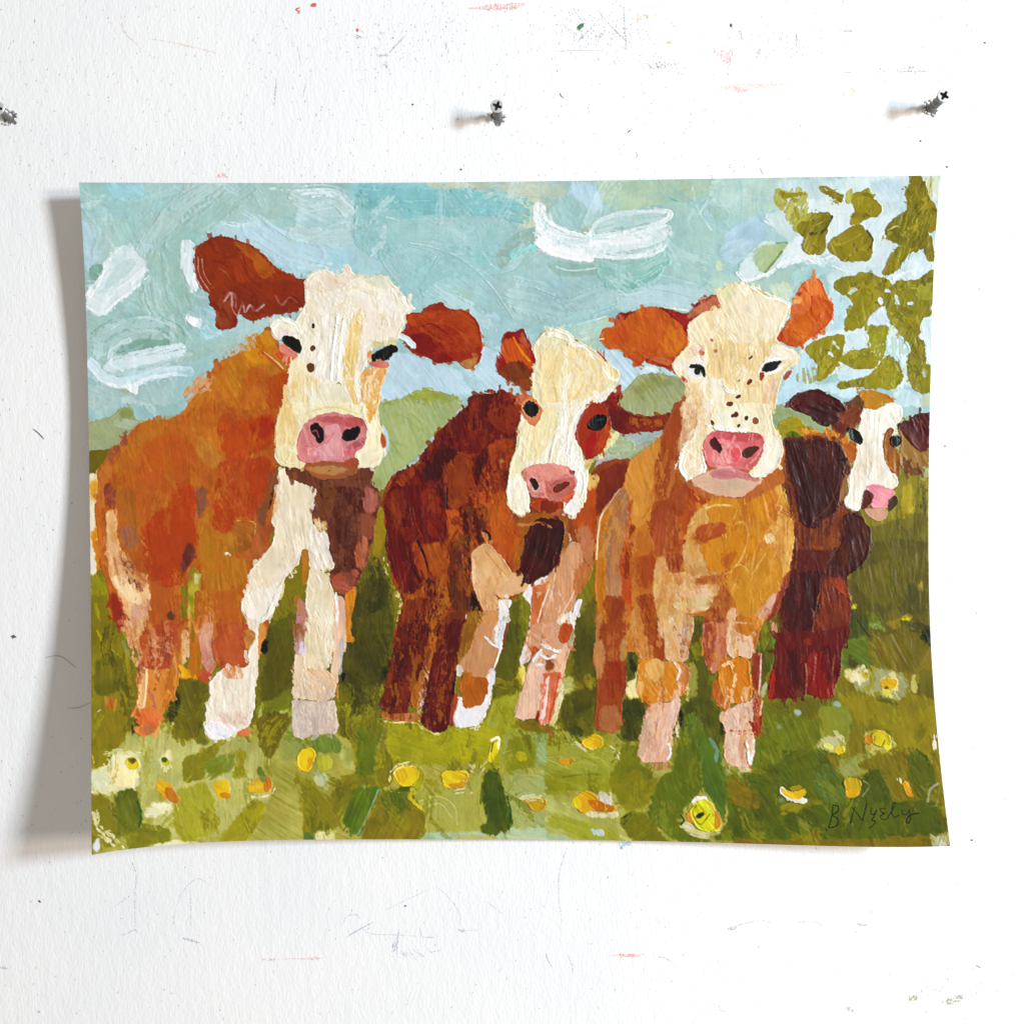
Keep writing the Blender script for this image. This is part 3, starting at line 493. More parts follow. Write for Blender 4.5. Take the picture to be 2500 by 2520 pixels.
paint("""
@F
P hill 9daf86 f=10 x=1 g=30 | 120,800 420,790 1200,740 1780,800 1780,900 120,950
P meadow 84851f c=757818 g=75 f=12 x=1 | 120,880 1800,880 1800,1660 120,1660
P meadow 9da556 c=aeb46a g=30 f=60 x=1 | 120,1400 700,1370 1250,1380 1480,1440 1480,1660 120,1660
@B1
P hill a3b08b c=98a67c g=60 f=12 r=16 | 200,120 400,95 480,10 560,10 590,100 690,110 600,190 460,300 400,340 200,370
P hill b4c5ab c=a8bba0 g=20 f=14 a=.8 | 420,100 620,120 560,170 430,160
P hill 8d9a5f g=-40 a=.7 f=20 | 440,20 560,10 580,90 500,110
P meadow 7b7a12 c=6c6c0e g=75 f=10 r=14 | 210,360 440,325 470,350 400,420 350,470 300,500 290,540 210,560
P meadow e9efe4 c=e0dca8 g=85 f=10 r=16 | 215,550 290,530 300,560 300,700 280,900 280,1000 270,1300 250,1340 215,1330
P meadow d8a637 c=e9e6c4 g=88 f=12 r=14 | 235,590 290,560 300,640 260,740 240,740
P meadow d9952c c=e6c466 g=80 f=12 | 240,980 300,950 320,1100 330,1280 290,1290 250,1160
P meadow e7edd8 f=10 r=16 | 225,1050 250,1080 270,1200 280,1310 250,1340 225,1300
P meadow 8f9426 c=a6a94a g=60 f=12 | 215,1330 330,1350 380,1410 370,1490 300,1510 215,1480
P meadow 83851c c=75781a g=80 f=14 | 215,1480 380,1480 390,1640 500,1790 560,1917 215,1917
S meadow a3a33a w=26 a=.6 d=.35 | 270,1560 300,1720 280,1900
S meadow b5c6a6 w=26 a=.7 d=.25 | 480,1770 520,1820 560,1900
@C1
P meadow 7f821d c=8c8d2a g=82 f=14 | 215,-20 450,-20 560,180 580,400 560,600 520,740 480,900 380,1090 215,1120
P meadow 6c7226 c=777a2b g=80 f=26 a=.9 | 260,270 430,240 500,330 480,500 380,560 270,560
P meadow b07f3a f=14 r=14 c=b49a52 | 345,565 435,555 440,650 350,660
S meadow a39b30 w=30 a=.6 d=.35 | 520,200 540,420 560,640
S meadow b5ad3e w=22 a=.6 d=.4 | 290,40 350,150 480,240
P meadow 7f8018 g=70 f=20 a=.9 | 300,690 520,680 520,880 400,980 260,960
S meadow 8fa89a w=22 a=.6 d=.3 | 490,120 530,210 560,260
S meadow c9b92f w=14 d=.2 | 255,1020 265,1080
S meadow d8cfe0 w=12.5 a=.75 d=.42 r=22 k=1.2 | 290,680 320,660
P meadow 2f2e12 a=.7 f=10 r=14 | 540,780 600,760 590,860 560,870
P meadow 4d5a34 f=10 r=12 | 570,740 610,722 645,750 630,790 580,790
# light grass, lower left
P meadow a8b472 c=b7c284 g=95 f=20 r=16 | 500,900 600,840 740,820 800,740 900,760 900,900 1150,940 1400,890 1560,900 1640,1050 1560,1200 1680,1300 1600,1400 1300,1660 860,1690 640,1460 620,1100 520,960
P meadow d2dfb0 c=e9ebc0 g=60 f=16 r=18 | 390,1000 460,980 620,1020 620,1250 560,1290 420,1310 260,1350 240,1160 370,1100
P meadow f1efb4 f=18 a=.95 | 400,1100 520,1070 600,1160 620,1190 560,1270 420,1280 370,1200
P meadow d3e2c4 c=b8cba4 g=40 f=14 d=.15 | 240,1160 330,1130 370,1220 250,1320
S meadow cbdcae w=37.5 a=.75 d=.42 r=22 k=1.2 | 380,1010 460,990 600,1010
P meadow e3eab8 f=14 r=14 | 770,1050 800,1020 850,970 880,990 870,1080 820,1110 780,1090
P meadow e3edc8 c=cbd99c g=20 f=16 | 680,1430 800,1390 890,1420 860,1500 660,1500
P meadow d6e4c8 c=c3d49c g=5 f=16 r=16 | 720,1690 900,1690 1200,1710 1210,1730 760,1760
P meadow 9da63f c=8f9832 g=75 f=26 a=.85 | 900,1300 1140,1230 1230,1380 1200,1650 960,1690 880,1560
P meadow 8e9424 c=9ea03a g=-55 f=18 | 1600,1370 1480,1390 1330,1560 1240,1700 1400,1710 1500,1640 1590,1500
P meadow 7a7c24 a=.6 d=.3 f=20 g=80 | 1080,1450 1230,1470 1240,1600 1120,1610
P meadow 858a1c c=778018 g=-60 f=12 r=12 | 960,1050 1150,960 1260,920 1220,1010 1120,1110 1140,1190 970,1240
P meadow 778a4a c=81925a g=-40 f=12 | 1140,1080 1280,1000 1380,980 1370,1080 1290,1170 1190,1200 1120,1140
P meadow 8e9433 g=85 f=16 | 1380,960 1450,970 1450,1190 1340,1200 1390,1080
P meadow 56703e a=.7 f=14 | 1540,1090 1600,1140 1610,1210 1560,1190
P meadow 83871c c=747a20 g=80 f=16 r=16 | 215,1340 300,1330 410,1360 430,1500 480,1650 420,1720 300,1740 215,1740
P meadow 64733c c=6f7d45 g=75 f=10 r=14 k=1.2 | 415,1390 430,1320 540,1290 600,1280 620,1400 640,1470 620,1610 530,1650 470,1660 430,1540
S meadow 2f6a5c w=14 a=.7 | 600,1380 630,1480 615,1600
P meadow 77802a c=848c36 g=20 f=18 | 520,1650 640,1560 860,1580 880,1690 700,1730 520,1780
S meadow e3efcf w=27.5 d=.42 a=.75 r=22 k=1.2 | 270,1480 300,1600 380,1680
S meadow dfe9c4 w=42.5 d=.42 a=.75 r=22 k=1.2 | 360,1640 440,1720 480,1760
P meadow cfe3ee f=10 r=16 | 258,1690 310,1670 320,1760 262,1790
P meadow 7b7f22 c=929a3c g=70 f=16 | 215,1720 260,1700 260,1830 215,1830
H meadow c9d488 C=9aa34c,7f8830,b5c074 N=34 w=12 l=90 g=85 j=20 a=.45 f=5 d=.2 | 640,900 1500,930 1600,1300 1200,1700 660,1700
# dark verticals between the legs of cow one
P meadow 6e7210 c=7c8016 g=75 f=14 r=14 | 900,400 1100,440 1170,460 1160,580 1140,640 1130,760 1060,900 900,900 870,830 910,640
P meadow 3e4420 a=.7 f=14 r=14 | 880,560 930,500 930,640 880,760 800,730 850,640
P meadow 515a2c a=.55 f=16 | 1090,760 1150,740 1140,900 1160,940 1060,930
P meadow 76781a c=6c7014 g=-70 f=12 | 1620,-10 1850,-10 1830,350 1740,560 1640,610 1540,600 1540,420 1570,220
P meadow 899122 a=.8 f=14 | 1700,-20 1850,-20 1840,30 1700,30
P meadow 9ab060 c=a6b770 g=-50 f=16 | 1560,620 1750,520 1830,460 1860,640 1800,760 1700,690 1540,740
P meadow 75741a c=6a6e1c g=-70 f=10 r=10 k=1.2 | 1540,730 1620,690 1700,680 1800,690 1800,780 1730,900 1640,1055 1590,990 1550,880
P meadow 92a566 c=83995c g=-60 f=16 a=.85 | 1800,780 1917,700 1917,1000 1720,1080 1700,980
@B2
P meadow 80821a c=90901f g=85 f=10 r=10 | 560,820 610,790 640,900 620,1050 640,1200 680,1330 740,1470 780,1530 760,1680 700,1880 640,1917 310,1917 330,1860 350,1620 390,1480 420,1400 500,1200 530,1050
P meadow 6f7a14 c=66700f g=70 f=20 | 390,1480 560,1430 700,1560 720,1700 600,1720 420,1650
P meadow a3881a c=8c8a1c g=80 f=20 a=.8 | 560,830 620,850 620,1050 590,1200 540,1180
P meadow 5b5c10 g=60 f=20 a=.85 | 320,1860 600,1840 690,1880 690,1930 300,1930
S meadow dfe7b8 w=27.5 d=.42 a=.75 r=22 k=1.2 | 640,1200 660,1300 700,1400
S meadow e3e8c6 w=32.5 d=.42 a=.75 r=22 k=1.2 | 730,1480 770,1500 770,1570
S meadow cfd790 w=22.5 d=.42 a=.75 r=22 k=1.2 | 745,1620 720,1740 690,1860
P meadow 7c8414 c=8f9a20 g=80 f=10 | 1640,1520 1760,1490 1780,1620 1740,1740 1720,1930 1530,1930 1570,1740
@C2
P meadow 5f6614 c=6c7218 g=-65 f=14 | 310,-20 740,-20 700,160 660,330 600,460 520,490 300,470
P meadow 2f3f24 a=.75 f=14 | 590,420 680,240 640,420 600,470
P meadow 868c20 c=939a2c g=70 f=20 | 280,450 500,480 620,460 600,600 580,680 600,760 620,760 640,1000 700,1200 600,1300 400,1180 380,900 240,860
P meadow a4ac4e a=.6 d=.3 f=14 g=70 | 270,480 400,520 420,700 280,720
P meadow 96a02a c=a3a936 g=15 f=18 r=16 | 610,750 720,760 900,760 940,820 1040,860 1130,800 1240,810 1400,780 1460,640 1500,480 1680,480 1690,640 1640,740 1600,900 1560,1100 1420,1130 1290,1080 1100,1080 900,1100 700,1100 650,950
S meadow eef0b4 w=25.0 d=.42 k=1.2 a=.75 r=22 | 600,735 720,750 860,750 920,780
S meadow e9ecae w=27.5 d=.42 a=.75 r=22 k=1.2 | 930,800 1030,850 1100,830
S meadow eef0b8 w=22.5 d=.42 a=.75 r=22 k=1.2 | 1220,800 1340,800 1400,780
P meadow 6e7a16 c=7f861a g=80 f=12 | 1540,-20 1740,-20 1720,120 1690,300 1700,400 1600,440 1500,400 1520,220
S meadow c9c13a w=37.5 d=.42 a=.75 r=22 k=1.2 | 1490,430 1600,460 1690,440
P meadow d8d060 c=efe9a0 f=14 r=14 | 1690,310 1740,330 1720,470 1660,450
P meadow 9aa540 c=aab65c g=-70 f=18 | 1460,640 1680,480 1690,700 1640,760 1560,830 1440,780
P meadow 9aac60 c=8ba055 g=60 f=20 | 1560,820 1917,820 1917,1120 1800,1130 1600,1190 1540,1000
P meadow 7c872e a=.8 g=80 f=16 | 1620,880 1760,850 1820,1000 1800,1130 1700,1110 1600,1160 1560,1020
P meadow 8fae7c c=9fb88a g=40 f=18 a=.9 | 1810,880 1917,840 1917,1080 1830,1090
# big fresh patch, bottom middle
P meadow a9b568 c=9eaa4e g=-75 f=20 | 850,1280 1100,1270 1290,1190 1400,1140 1400,1400 1430,1560 1380,1680 940,1690 960,1560 920,1420
S meadow bcc98c w=10 a=.7 f=4 | 900,1380 1050,1340 1180,1420 1200,1560
S meadow bcc98c w=10 a=.7 f=4 | 920,1440 1060,1400 1150,1500
P meadow a6b87e c=93ab66 g=30 f=20 | 1550,1190 1917,1150 1917,1690 1500,1690 1620,1560 1640,1480 1600,1330
S meadow 8c9f58 w=8 a=.7 f=4 | 1600,1300 1680,1200 1800,1190 1917,1240
S meadow 8c9f58 w=8 a=.7 f=4 | 1610,1250 1720,1160 1917,1180
S meadow 8c9f58 w=8 a=.7 f=4 | 1660,1560 1600,1450 1640,1340 1720,1300
S meadow 8c9f58 w=8 a=.7 f=4 | 1760,1480 1690,1430 1700,1340
P meadow a3cbb4 c=b5cb9c g=5 f=18 | 880,1640 1200,1620 1500,1610 1917,1590 1917,1700 880,1700
P meadow 94b48c a=.8 f=16 g=10 | 880,1640 1010,1640 1030,1700 860,1700
P meadow b3b066 a=.6 f=20 g=5 | 1200,1650 1500,1640 1500,1690 1200,1690
P meadow 9db896 c=8aa87c g=70 f=18 | -20,1180 120,1160 190,1280 120,1240 60,1180
P meadow b9c9a4 a=.7 d=.2 f=14 g=60 | 80,1180 220,1150 160,1260 100,1250
P meadow 6f8a52 c=7b9460 g=75 f=16 | 30,870 240,860 340,960 300,1000 180,990 80,1000
P meadow 9fae62 c=b5c07e g=80 f=14 a=.9 | 290,960 380,960 400,1120 330,1140 260,1080
P meadow 687c44 c=728650 g=85 f=12 k=1.2 | 400,840 470,780 560,760 630,770 600,880 570,1000 570,1190 400,1200 420,1020
S meadow 87a59a w=14 a=.7 | 630,760 600,880 575,960
P meadow 7b8024 c=8f9232 g=88 f=10 | 570,980 600,960 680,980 700,1180 680,1260 600,1270 565,1160
P meadow 868a1c c=7a7e1c g=55 f=16 | -20,1200 60,1230 180,1330 260,1420 300,1560 200,1640 -20,1640
P meadow 7a7f1e c=8b8f2e g=-60 f=12 | 280,1200 340,1170 540,1190 580,1260 400,1260 380,1400 280,1480 190,1340
P meadow 5f783e c=688350 g=-60 f=12 k=1.2 | 400,1280 590,1260 570,1350 500,1500 440,1640 390,1640 280,1560 330,1440
S meadow 9fbfc8 w=12 a=.8 | 580,1290 530,1410 470,1540 420,1640
P meadow 7a7c1c c=8d8a26 g=-55 f=12 r=12 | 590,1290 640,1300 800,1260 860,1290 880,1400 940,1500 960,1600 880,1690 440,1690 480,1560 560,1440
P meadow 5f7434 c=6c7d40 g=80 f=14 | 600,1330 720,1280 820,1310 800,1420 760,1500 640,1480
P meadow 566a2c f=12 r=14 | 740,1270 840,1250 850,1300 760,1310
S meadow cfcf3c w=30.0 d=.42 a=.75 r=22 k=1.2 | 850,1290 840,1360 920,1440
P meadow dfe4b4 c=c3ca84 f=16 d=.2 | 90,1620 200,1580 240,1640 240,1690 100,1690
P meadow 4f6a48 c=8fb0a0 g=30 f=12 | -20,1620 60,1620 100,1690 -20,1690
P meadow 6b7224 a=.7 d=.35 f=14 | 20,1500 180,1540 200,1620 40,1620
P meadow 53692a c=627630 g=80 f=10 r=10 k=1.3 | 1500,1090 1530,1160 1570,1290 1610,1440 1640,1530 1590,1610 1530,1610 1520,1650 1460,1640 1380,1610 1370,1580 1440,1540 1420,1420 1370,1360 1400,1190
S meadow 2c5a4c w=14 a=.7 | 1590,1340 1620,1480 1600,1590
H meadow b6c06a C=7f8a26,8f9a34,a7b04a N=60 w=11 l=80 g=20 j=50 a=.4 f=5 d=.2 | 640,800 1600,860 1540,1200 1380,1640 960,1640 860,1200
@C3
P meadow 6d7411 c=7d8418 g=85 f=12 | 190,-20 420,-20 380,300 380,420 180,360 150,200
P meadow 5c6330 c=6f7440 g=85 f=12 | 600,-20 680,-20 700,300 690,400 620,450 600,300
P meadow 35482e a=.7 f=12 | 620,60 650,60 690,330 680,400 640,330
P meadow f0efb8 c=dde2a0 f=12 r=14 | 600,470 690,390 700,310 760,400 740,560 620,570
P meadow 727a16 c=6a7014 g=85 f=14 | 1100,-20 1230,-20 1220,200 1260,400 1280,580 1200,600 1060,580 1150,420 1100,200
P meadow c9d07a c=8f9a30 g=88 f=12 | 1100,170 1200,120 1220,220 1170,260
P meadow dfe8c0 c=c3d0a0 f=12 r=16 g=100 | 1110,290 1160,330 1170,540 1070,590 1090,480
P meadow 8fa83a a=.8 f=10 | 1260,370 1285,390 1270,480 1250,460
P meadow 5f6a1c c=6f7a2a g=80 f=12 | 1590,60 1760,-20 1790,60 1760,280 1700,440 1690,580 1600,580 1600,260
P meadow c9d07c f=10 d=.15 | 1720,100 1770,60 1780,160 1730,170
P meadow b7cbb0 c=8f9f6a f=10 g=95 | 1680,470 1720,420 1690,580 1660,570
S meadow dfe6c0 w=25.0 d=.42 a=.75 r=22 k=1.2 | 1600,60 1630,30 1610,180
P meadow a3b368 c=b5c282 g=15 f=16 | 60,440 180,380 250,500 100,560 20,760 0,700
P meadow b9b52a c=d8cd40 f=12 r=14 | 220,430 320,380 380,430 370,480 230,480
S meadow d3df9c w=25.0 d=.42 a=.75 r=22 k=1.2 | 110,500 250,480 380,470
P meadow 656c12 c=747a18 g=85 f=12 | 110,570 200,510 370,500 360,800 330,870 160,850 90,780
P meadow 4f5a28 c=5f6a30 g=80 f=12 r=12 | 590,570 740,580 770,660 740,860 700,920 560,900 570,700
P meadow 485c48 a=.75 f=16 | 150,800 250,790 280,870 230,900 150,870
P meadow d6e4b0 c=b5c890 f=12 d=.2 | -10,780 60,760 100,860 20,880
P meadow 9eac58 c=8d9c44 g=10 f=20 r=16 | -20,860 260,880 500,960 700,920 740,1080 720,1160 560,1180 300,1160 0,1140
H meadow b4c07c C=7d8c34,a8b45e N=30 w=10 l=160 g=20 j=12 a=.5 f=4 | 20,900 600,960 680,1100 60,1120
S meadow d9e2c4 w=32.5 d=.42 a=.75 r=22 k=1.2 | 490,960 540,1000 560,1060
P meadow 6f7a1c c=7b852a g=-50 f=18 | 560,900 720,960 730,1100 790,1100 840,1260 700,1280 480,1180 560,1060
P meadow 8c9a3e c=98a34e g=15 f=20 r=18 | -20,1150 300,1170 500,1180 480,1300 420,1340 200,1300 -20,1330
S meadow 5e6a20 w=16 a=.35 d=.3 | 120,1190 260,1170 400,1165
P meadow 7f8730 c=8b9340 g=-25 f=18 | 460,1200 700,1130 840,1240 800,1400 640,1480 560,1420 500,1300
P meadow a9b86c c=bcc98a g=15 f=20 | -20,1330 180,1420 280,1460 540,1480 580,1580 620,1690 -20,1690
P meadow e0e8c0 f=14 r=14 | 260,1450 420,1480 540,1450 550,1510 420,1510 300,1490
P meadow 97a83c a=.7 f=18 g=18 | 0,1480 240,1530 480,1620 600,1700 300,1690 0,1570
P meadow b2d2d8 f=14 r=16 a=.9 | 310,1600 420,1600 440,1650 380,1660
P meadow a4c9a4 a=.8 f=18 | -20,1620 150,1650 180,1690 -20,1690
P meadow 7d862c c=6c7626 g=-30 f=14 | 580,1500 680,1450 800,1480 800,1560 900,1640 960,1700 640,1690 560,1580
S meadow 3e4814 w=14 a=.7 | 580,1510 650,1480 590,1560
P meadow 6f8148 c=647a38 g=75 f=14 k=1.2 | 840,1240 900,1160 1040,1140 1040,1300 1160,1340 1060,1440 1040,1560 1120,1640 1300,1690 1000,1700 900,1600 780,1560 780,1480 820,1380
P meadow 5a641e c=6b7524 g=80 f=14 | 1040,800 1060,620 1160,560 1330,610 1390,740 1380,880 1370,960 1200,900 1040,830
P meadow 363d1c a=.7 f=14 | 1350,700 1400,740 1390,870 1340,880
P meadow 303428 a=.85 f=10 r=14 | 1000,680 1060,620 1040,740 1000,880 960,940 970,840
P meadow d9deb4 f=8 d=.3 | 1000,770 1040,700 1020,870 980,900
P meadow 7e8a34 c=8b9848 g=85 f=12 | 960,960 1010,880 1010,1090 940,1100 970,1060
P meadow 6b7d28 c=5f7444 g=80 f=12 k=1.2 | 1040,830 1100,800 1180,900 1220,1000 1200,1200 1200,1330 1040,1330 990,1180 1010,1000
P meadow 5f7c52 c=6c8758 g=80 f=12 k=1.2 | 1090,700 1170,690 1220,790 1280,890 1320,980 1360,1000 1370,1140 1400,1200 1410,1340 1380,1560 1340,1500 1320,1400 1220,1310 1190,1160 1190,980 1100,880
S meadow 79aaa4 w=24 a=.7 d=.2 | 1270,890 1320,980 1310,1060
P meadow 7e8a2e a=.8 f=14 | 1330,920 1380,900 1380,1040 1350,1040
@C3
P meadow 66792f c=5c7238 g=78 f=14 | 1400,1180 1600,1150 1700,1100 1917,560 1917,1700 1280,1690 1400,1560 1390,1400
P meadow 6a7f34 c=748844 g=85 f=12 | 1600,900 1690,860 1720,960 1690,1060 1610,1180
P meadow 7c8530 c=6f7c2c g=30 f=12 k=1.2 | 1400,1180 1520,1190 1600,1270 1640,1360 1600,1400 1480,1400 1400,1340
P meadow 94a870 c=a9b88c g=85 f=14 | 1390,1110 1500,1080 1600,1120 1600,1170 1480,1160 1400,1170
P meadow dfe6c4 f=10 r=10 | 1500,1110 1590,1120 1590,1160 1510,1150
P meadow 5d6f4c a=.8 f=12 | 1490,1160 1590,1150 1590,1210 1520,1190
P meadow dfe5c8 c=a8b370 g=10 f=14 r=14 | 1050,1530 1120,1560 1180,1610 1330,1610 1380,1560 1340,1640 1200,1680 1080,1610
P meadow 8b9128 a=.6 f=16 | 1380,1600 1560,1620 1500,1690 1350,1690
@B4
# meadow at the right edge
P meadow 8c9030 c=7c801c g=92 f=14 | 1090,880 1240,800 1320,560 1400,540 1560,560 1560,1050 1420,1080 1110,1060
H meadow a9a84a C=7b7d18,8f9230,6f7414 N=40 w=18 l=240 g=95 j=7 a=.55 f=6 d=.1 | 1180,860 1340,560 1550,560 1550,1050 1180,1040
P meadow b9b04e a=.6 f=20 g=90 | 1340,640 1420,600 1420,960 1330,960
P meadow 6c7010 c=797a12 g=90 f=14 r=12 | 1100,1070 1300,1030 1420,1060 1540,1060 1560,1920 920,1920 880,1400 1060,1200
P meadow 7a7d12 c=8a8a1c g=75 f=30 | 1020,1250 1300,1200 1400,1400 1380,1560 1100,1560 960,1400
P meadow 56601a a=.7 f=20 g=90 | 1360,1400 1440,1380 1440,1520 1380,1600 1340,1560
P meadow c0b81e c=d8ce30 f=10 d=.1 | 1460,1360 1510,1380 1500,1460 1460,1450
P meadow e0dc2e f=10 r=14 | 1320,1660 1380,1630 1420,1640 1400,1690 1330,1690
P meadow e6e428 f=8 r=10 | 945,1560 985,1550 985,1590 950,1610
P meadow dfe8c8 f=8 r=12 | 920,1500 950,1490 940,1530 920,1540
P meadow 7c9a5c c=8fa870 g=60 f=16 d=.1 | 1100,1600 1180,1640 1190,1740 1080,1760 1060,1680
P meadow 5f7038 c=4c5a40 g=80 f=14 | 920,1640 1060,1620 1080,1780 920,1860
P meadow 9a9420 a=.7 d=.2 g=85 f=14 | 1200,1620 1320,1580 1320,1760 1220,1740
P meadow 2f3a36 a=.85 f=12 r=14 | 1480,1750 1560,1720 1565,1860 1500,1830
P meadow 4f5428 a=.6 d=.35 f=14 g=20 | 1360,1700 1520,1700 1520,1780 1400,1770
P meadow 6f8650 c=7e9460 g=60 f=16 | 900,1840 1080,1800 1060,1930 880,1930
S meadow 3c4a2a w=10 a=.7 f=4 | 940,1600 1020,1730 1080,1810
@C4
P meadow 6d7e3c c=7a894a g=75 f=14 | 240,620 330,600 700,580 900,560 960,720 920,900 900,1000 700,1020 500,960 380,1060 300,1200 170,1220 250,1000
P meadow 8c9a52 c=7b8d48 g=70 f=20 | 680,640 880,600 960,720 900,900 700,900
P meadow 737818 c=666d12 g=30 f=20 r=14 | 250,610 420,590 600,560 720,600 690,720 580,740 460,680 300,680
P meadow a8c4cc c=8fb0b0 f=12 r=12 | 465,665 520,645 555,690 520,720
P meadow 9fc0c8 f=14 r=12 a=.8 | 780,600 850,595 860,630 790,640
P meadow 8fb0b4 f=14 a=.7 | 340,780 390,770 400,820 350,820
P meadow 6c8456 c=5d7640 g=40 f=14 | 880,130 1060,100 1090,200 1100,330 1000,400 880,380 860,260
P meadow 78780f c=82841c g=60 f=20 r=16 | 1080,90 1300,60 1540,120 1560,200 1460,360 1360,370 1160,330 1090,230
P meadow 9aa97c c=a8b48a g=60 f=18 | 900,400 1150,340 1330,380 1400,460 1330,580 1130,570 1010,520
P meadow e9ebc8 c=b9c060 f=12 r=14 | 890,330 960,360 1010,400 1050,320 1100,390 1040,440 890,430
P meadow c3c22e f=10 r=10 | 1010,380 1060,360 1070,400 1030,420
P meadow 59581c a=.8 f=14 | 920,260 1000,280 1010,340 950,350
P meadow e1e0a0 c=c9cc80 f=12 r=14 d=.1 | 1150,440 1180,400 1300,400 1320,460 1290,560 1200,550
P meadow 6a6c18 c=757a26 g=90 f=18 | 1470,360 1570,340 1590,600 1470,600
P meadow c9cf9c a=.7 d=.25 f=12 g=95 | 1420,380 1460,400 1450,540 1410,500
P meadow 858620 c=90902a g=70 f=20 r=16 | 830,560 1140,540 1300,620 1400,520 1590,600 1620,900 1640,1080 1560,1080 1400,960 1280,980 1240,820 1040,800 960,720
P meadow 626a14 a=.7 d=.1 g=30 f=16 | 1120,540 1240,570 1330,640 1180,600
P meadow c9d4a8 c=98a860 g=70 f=16 | 620,960 720,880 880,860 890,960 860,1010 720,970
P meadow c3cc8c c=a8b268 g=40 f=14 r=14 | 1030,840 1130,800 1270,900 1280,960 1200,1030 1060,1010
P meadow 9aac70 c=8a9a54 g=60 f=14 | 840,1050 1000,1000 1100,1040 1060,1150 980,1200 860,1180
P meadow 7c7d1c c=868620 g=70 f=16 | 1010,1060 1150,1020 1290,1000 1400,1000 1380,1120 1280,1180 1220,1160 1150,1130 1060,1150 1000,1110
P meadow 6b7a34 c=5b6c30 g=60 f=14 k=1.2 | 1400,1000 1470,980 1540,1040 1600,1160 1620,1230 1620,1300 1500,1380 1380,1180
P meadow 8b8a22 c=7a7e20 g=80 f=14 | 1550,860 1620,860 1660,1150 1690,1500 1700,1740 1640,1740 1640,1300 1600,1130
P meadow dfe4c8 f=10 d=.1 | 1570,920 1600,830 1615,920 1590,1000
P meadow 5e6e2c c=687a38 g=60 f=16 | 160,1240 260,1160 500,960 740,1000 880,1250 900,1420 620,1400 380,1540 420,1660 0,1690 0,1340
P meadow 6b8462 c=607a50 g=70 f=20 | 660,1120 740,1060 840,1130 880,1250 900,1400 800,1420 660,1300
P meadow 79781a c=848020 g=40 f=16 | 0,1220 110,1260 190,1340 240,1400 140,1440 0,1400
P meadow 9a9a50 a=.8 f=8 | 130,1240 180,1310 215,1345 170,1300
P meadow 7f8424 c=8d9032 g=-20 f=14 | 390,1400 600,1380 590,1460 500,1490 400,1500
P meadow 8c9a8c a=.8 f=14 g=70 | 345,1340 420,1340 430,1400 360,1400
P meadow 5c6e34 c=677840 g=15 f=16 | 400,1500 700,1400 900,1400 1040,1160 1150,1130 1250,1380 1540,1380 1640,1400 1690,1600 1690,1640 1420,1650 1000,1680 720,1680 680,1600 480,1650
P meadow 566832 c=61733c g=75 f=12 k=1.2 | 1040,1240 1110,1130 1170,1140 1240,1300 1260,1400 1050,1390
P meadow 858428 c=787c1c g=75 f=14 | 1200,1180 1330,1170 1420,1320 1420,1370 1270,1370
S meadow a3b59c w=16 a=.9 | 1620,1240 1560,1290 1540,1380
S meadow 8a9a6c w=12 a=.8 | 1630,1290 1610,1400 1570,1420
S meadow 93a890 w=10 a=.8 | 1035,1220 1080,1260 1030,1340
P meadow 7d7a1c c=858220 g=5 f=12 | 0,1660 300,1690 700,1690 1000,1690 1400,1660 1720,1680 1720,1760 0,1760
P meadow dbe6e2 c=b9cdb0 f=10 r=14 | 1590,1680 1690,1610 1715,1735 1560,1730
H meadow 93a060 C=566422,7d8638,a3a84a N=60 w=11 l=80 g=70 j=25 a=.35 f=5 d=.2 | 260,700 1500,600 1620,1200 1500,1640 300,1640
# loose grass strokes
@F
H meadow 98a044 C=6c7014,868c2a,a5ae5c,5c6418,7a8020 N=150 w=15 l=40 g=78 j=30 a=.38 f=5 d=.15 z=1 | 175,1330 1770,1330 1780,1590 180,1600
H meadow 66690f C=76781a,858822,52560c N=150 w=15 l=50 g=82 j=14 a=.45 f=6 d=.12 z=1 | 180,950 1760,900 1760,1330 180,1330
H meadow 5e640e C=6e7216,7e8420 N=60 w=16 l=60 g=86 j=8 a=.6 f=6 d=.08 z=1 | 480,1130 1480,1130 1480,1250 480,1250
H meadow 4c5210 C=5c6214 N=30 w=16 l=60 g=84 j=8 a=.6 f=6 d=.08 z=1 | 640,1060 740,1060 720,1330 640,1330
# deep shade between the animals' legs
P meadow 4e520a c=5c600e g=88 f=12 a=.5 | 640,1090 730,1090 745,1190 700,1330 640,1330
P meadow 50560c c=5e6410 g=88 f=12 a=.5 | 500,1190 560,1150 560,1340 495,1350
P meadow 4c520a c=5a5e0e g=88 f=10 a=.5 | 935,1150 985,1130 975,1310 930,1320
P meadow 4c520a c=5a5e0e g=88 f=10 a=.5 | 1085,1170 1125,1120 1130,1330 1080,1350
P meadow 52580c c=5e6410 g=88 f=10 a=.5 | 1295,1180 1345,1170 1345,1330 1300,1330
P meadow 5a5f10 c=6a6e16 g=88 f=14 a=.5 | 1600,1010 1750,960 1752,1160 1620,1180
H meadow 6c7014 C=5a5e10,7c8020 N=40 w=14 l=40 g=80 j=20 a=.5 f=6 d=.1 z=1 | 640,1330 1480,1330 1480,1400 640,1400
# flowers
@C1
P flower1 d6bd1c c=efd22e f=13 r=15 k=2 a=.88 | 505,1060 560,1035 615,1060 620,1110 570,1145 520,1110
P flower1 5a5210 f=12 r=14 k=.6 a=.88 | 520,1050 570,1035 600,1060 570,1090 540,1070
P flower2 a8ac2a c=d6d460 f=13 k=1.8 a=.88 | 790,1040 830,1035 860,1080 840,1100 800,1090
P flower2 4f5a18 f=12 k=.6 a=.88 | 795,1040 830,1035 840,1070 805,1070
P flower3 c98f1c c=dcae2e g=40 f=16 r=20 k=2 a=.88 | 760,1230 820,1215 860,1260 910,1230 900,1300 930,1380 890,1395 830,1370 770,1300
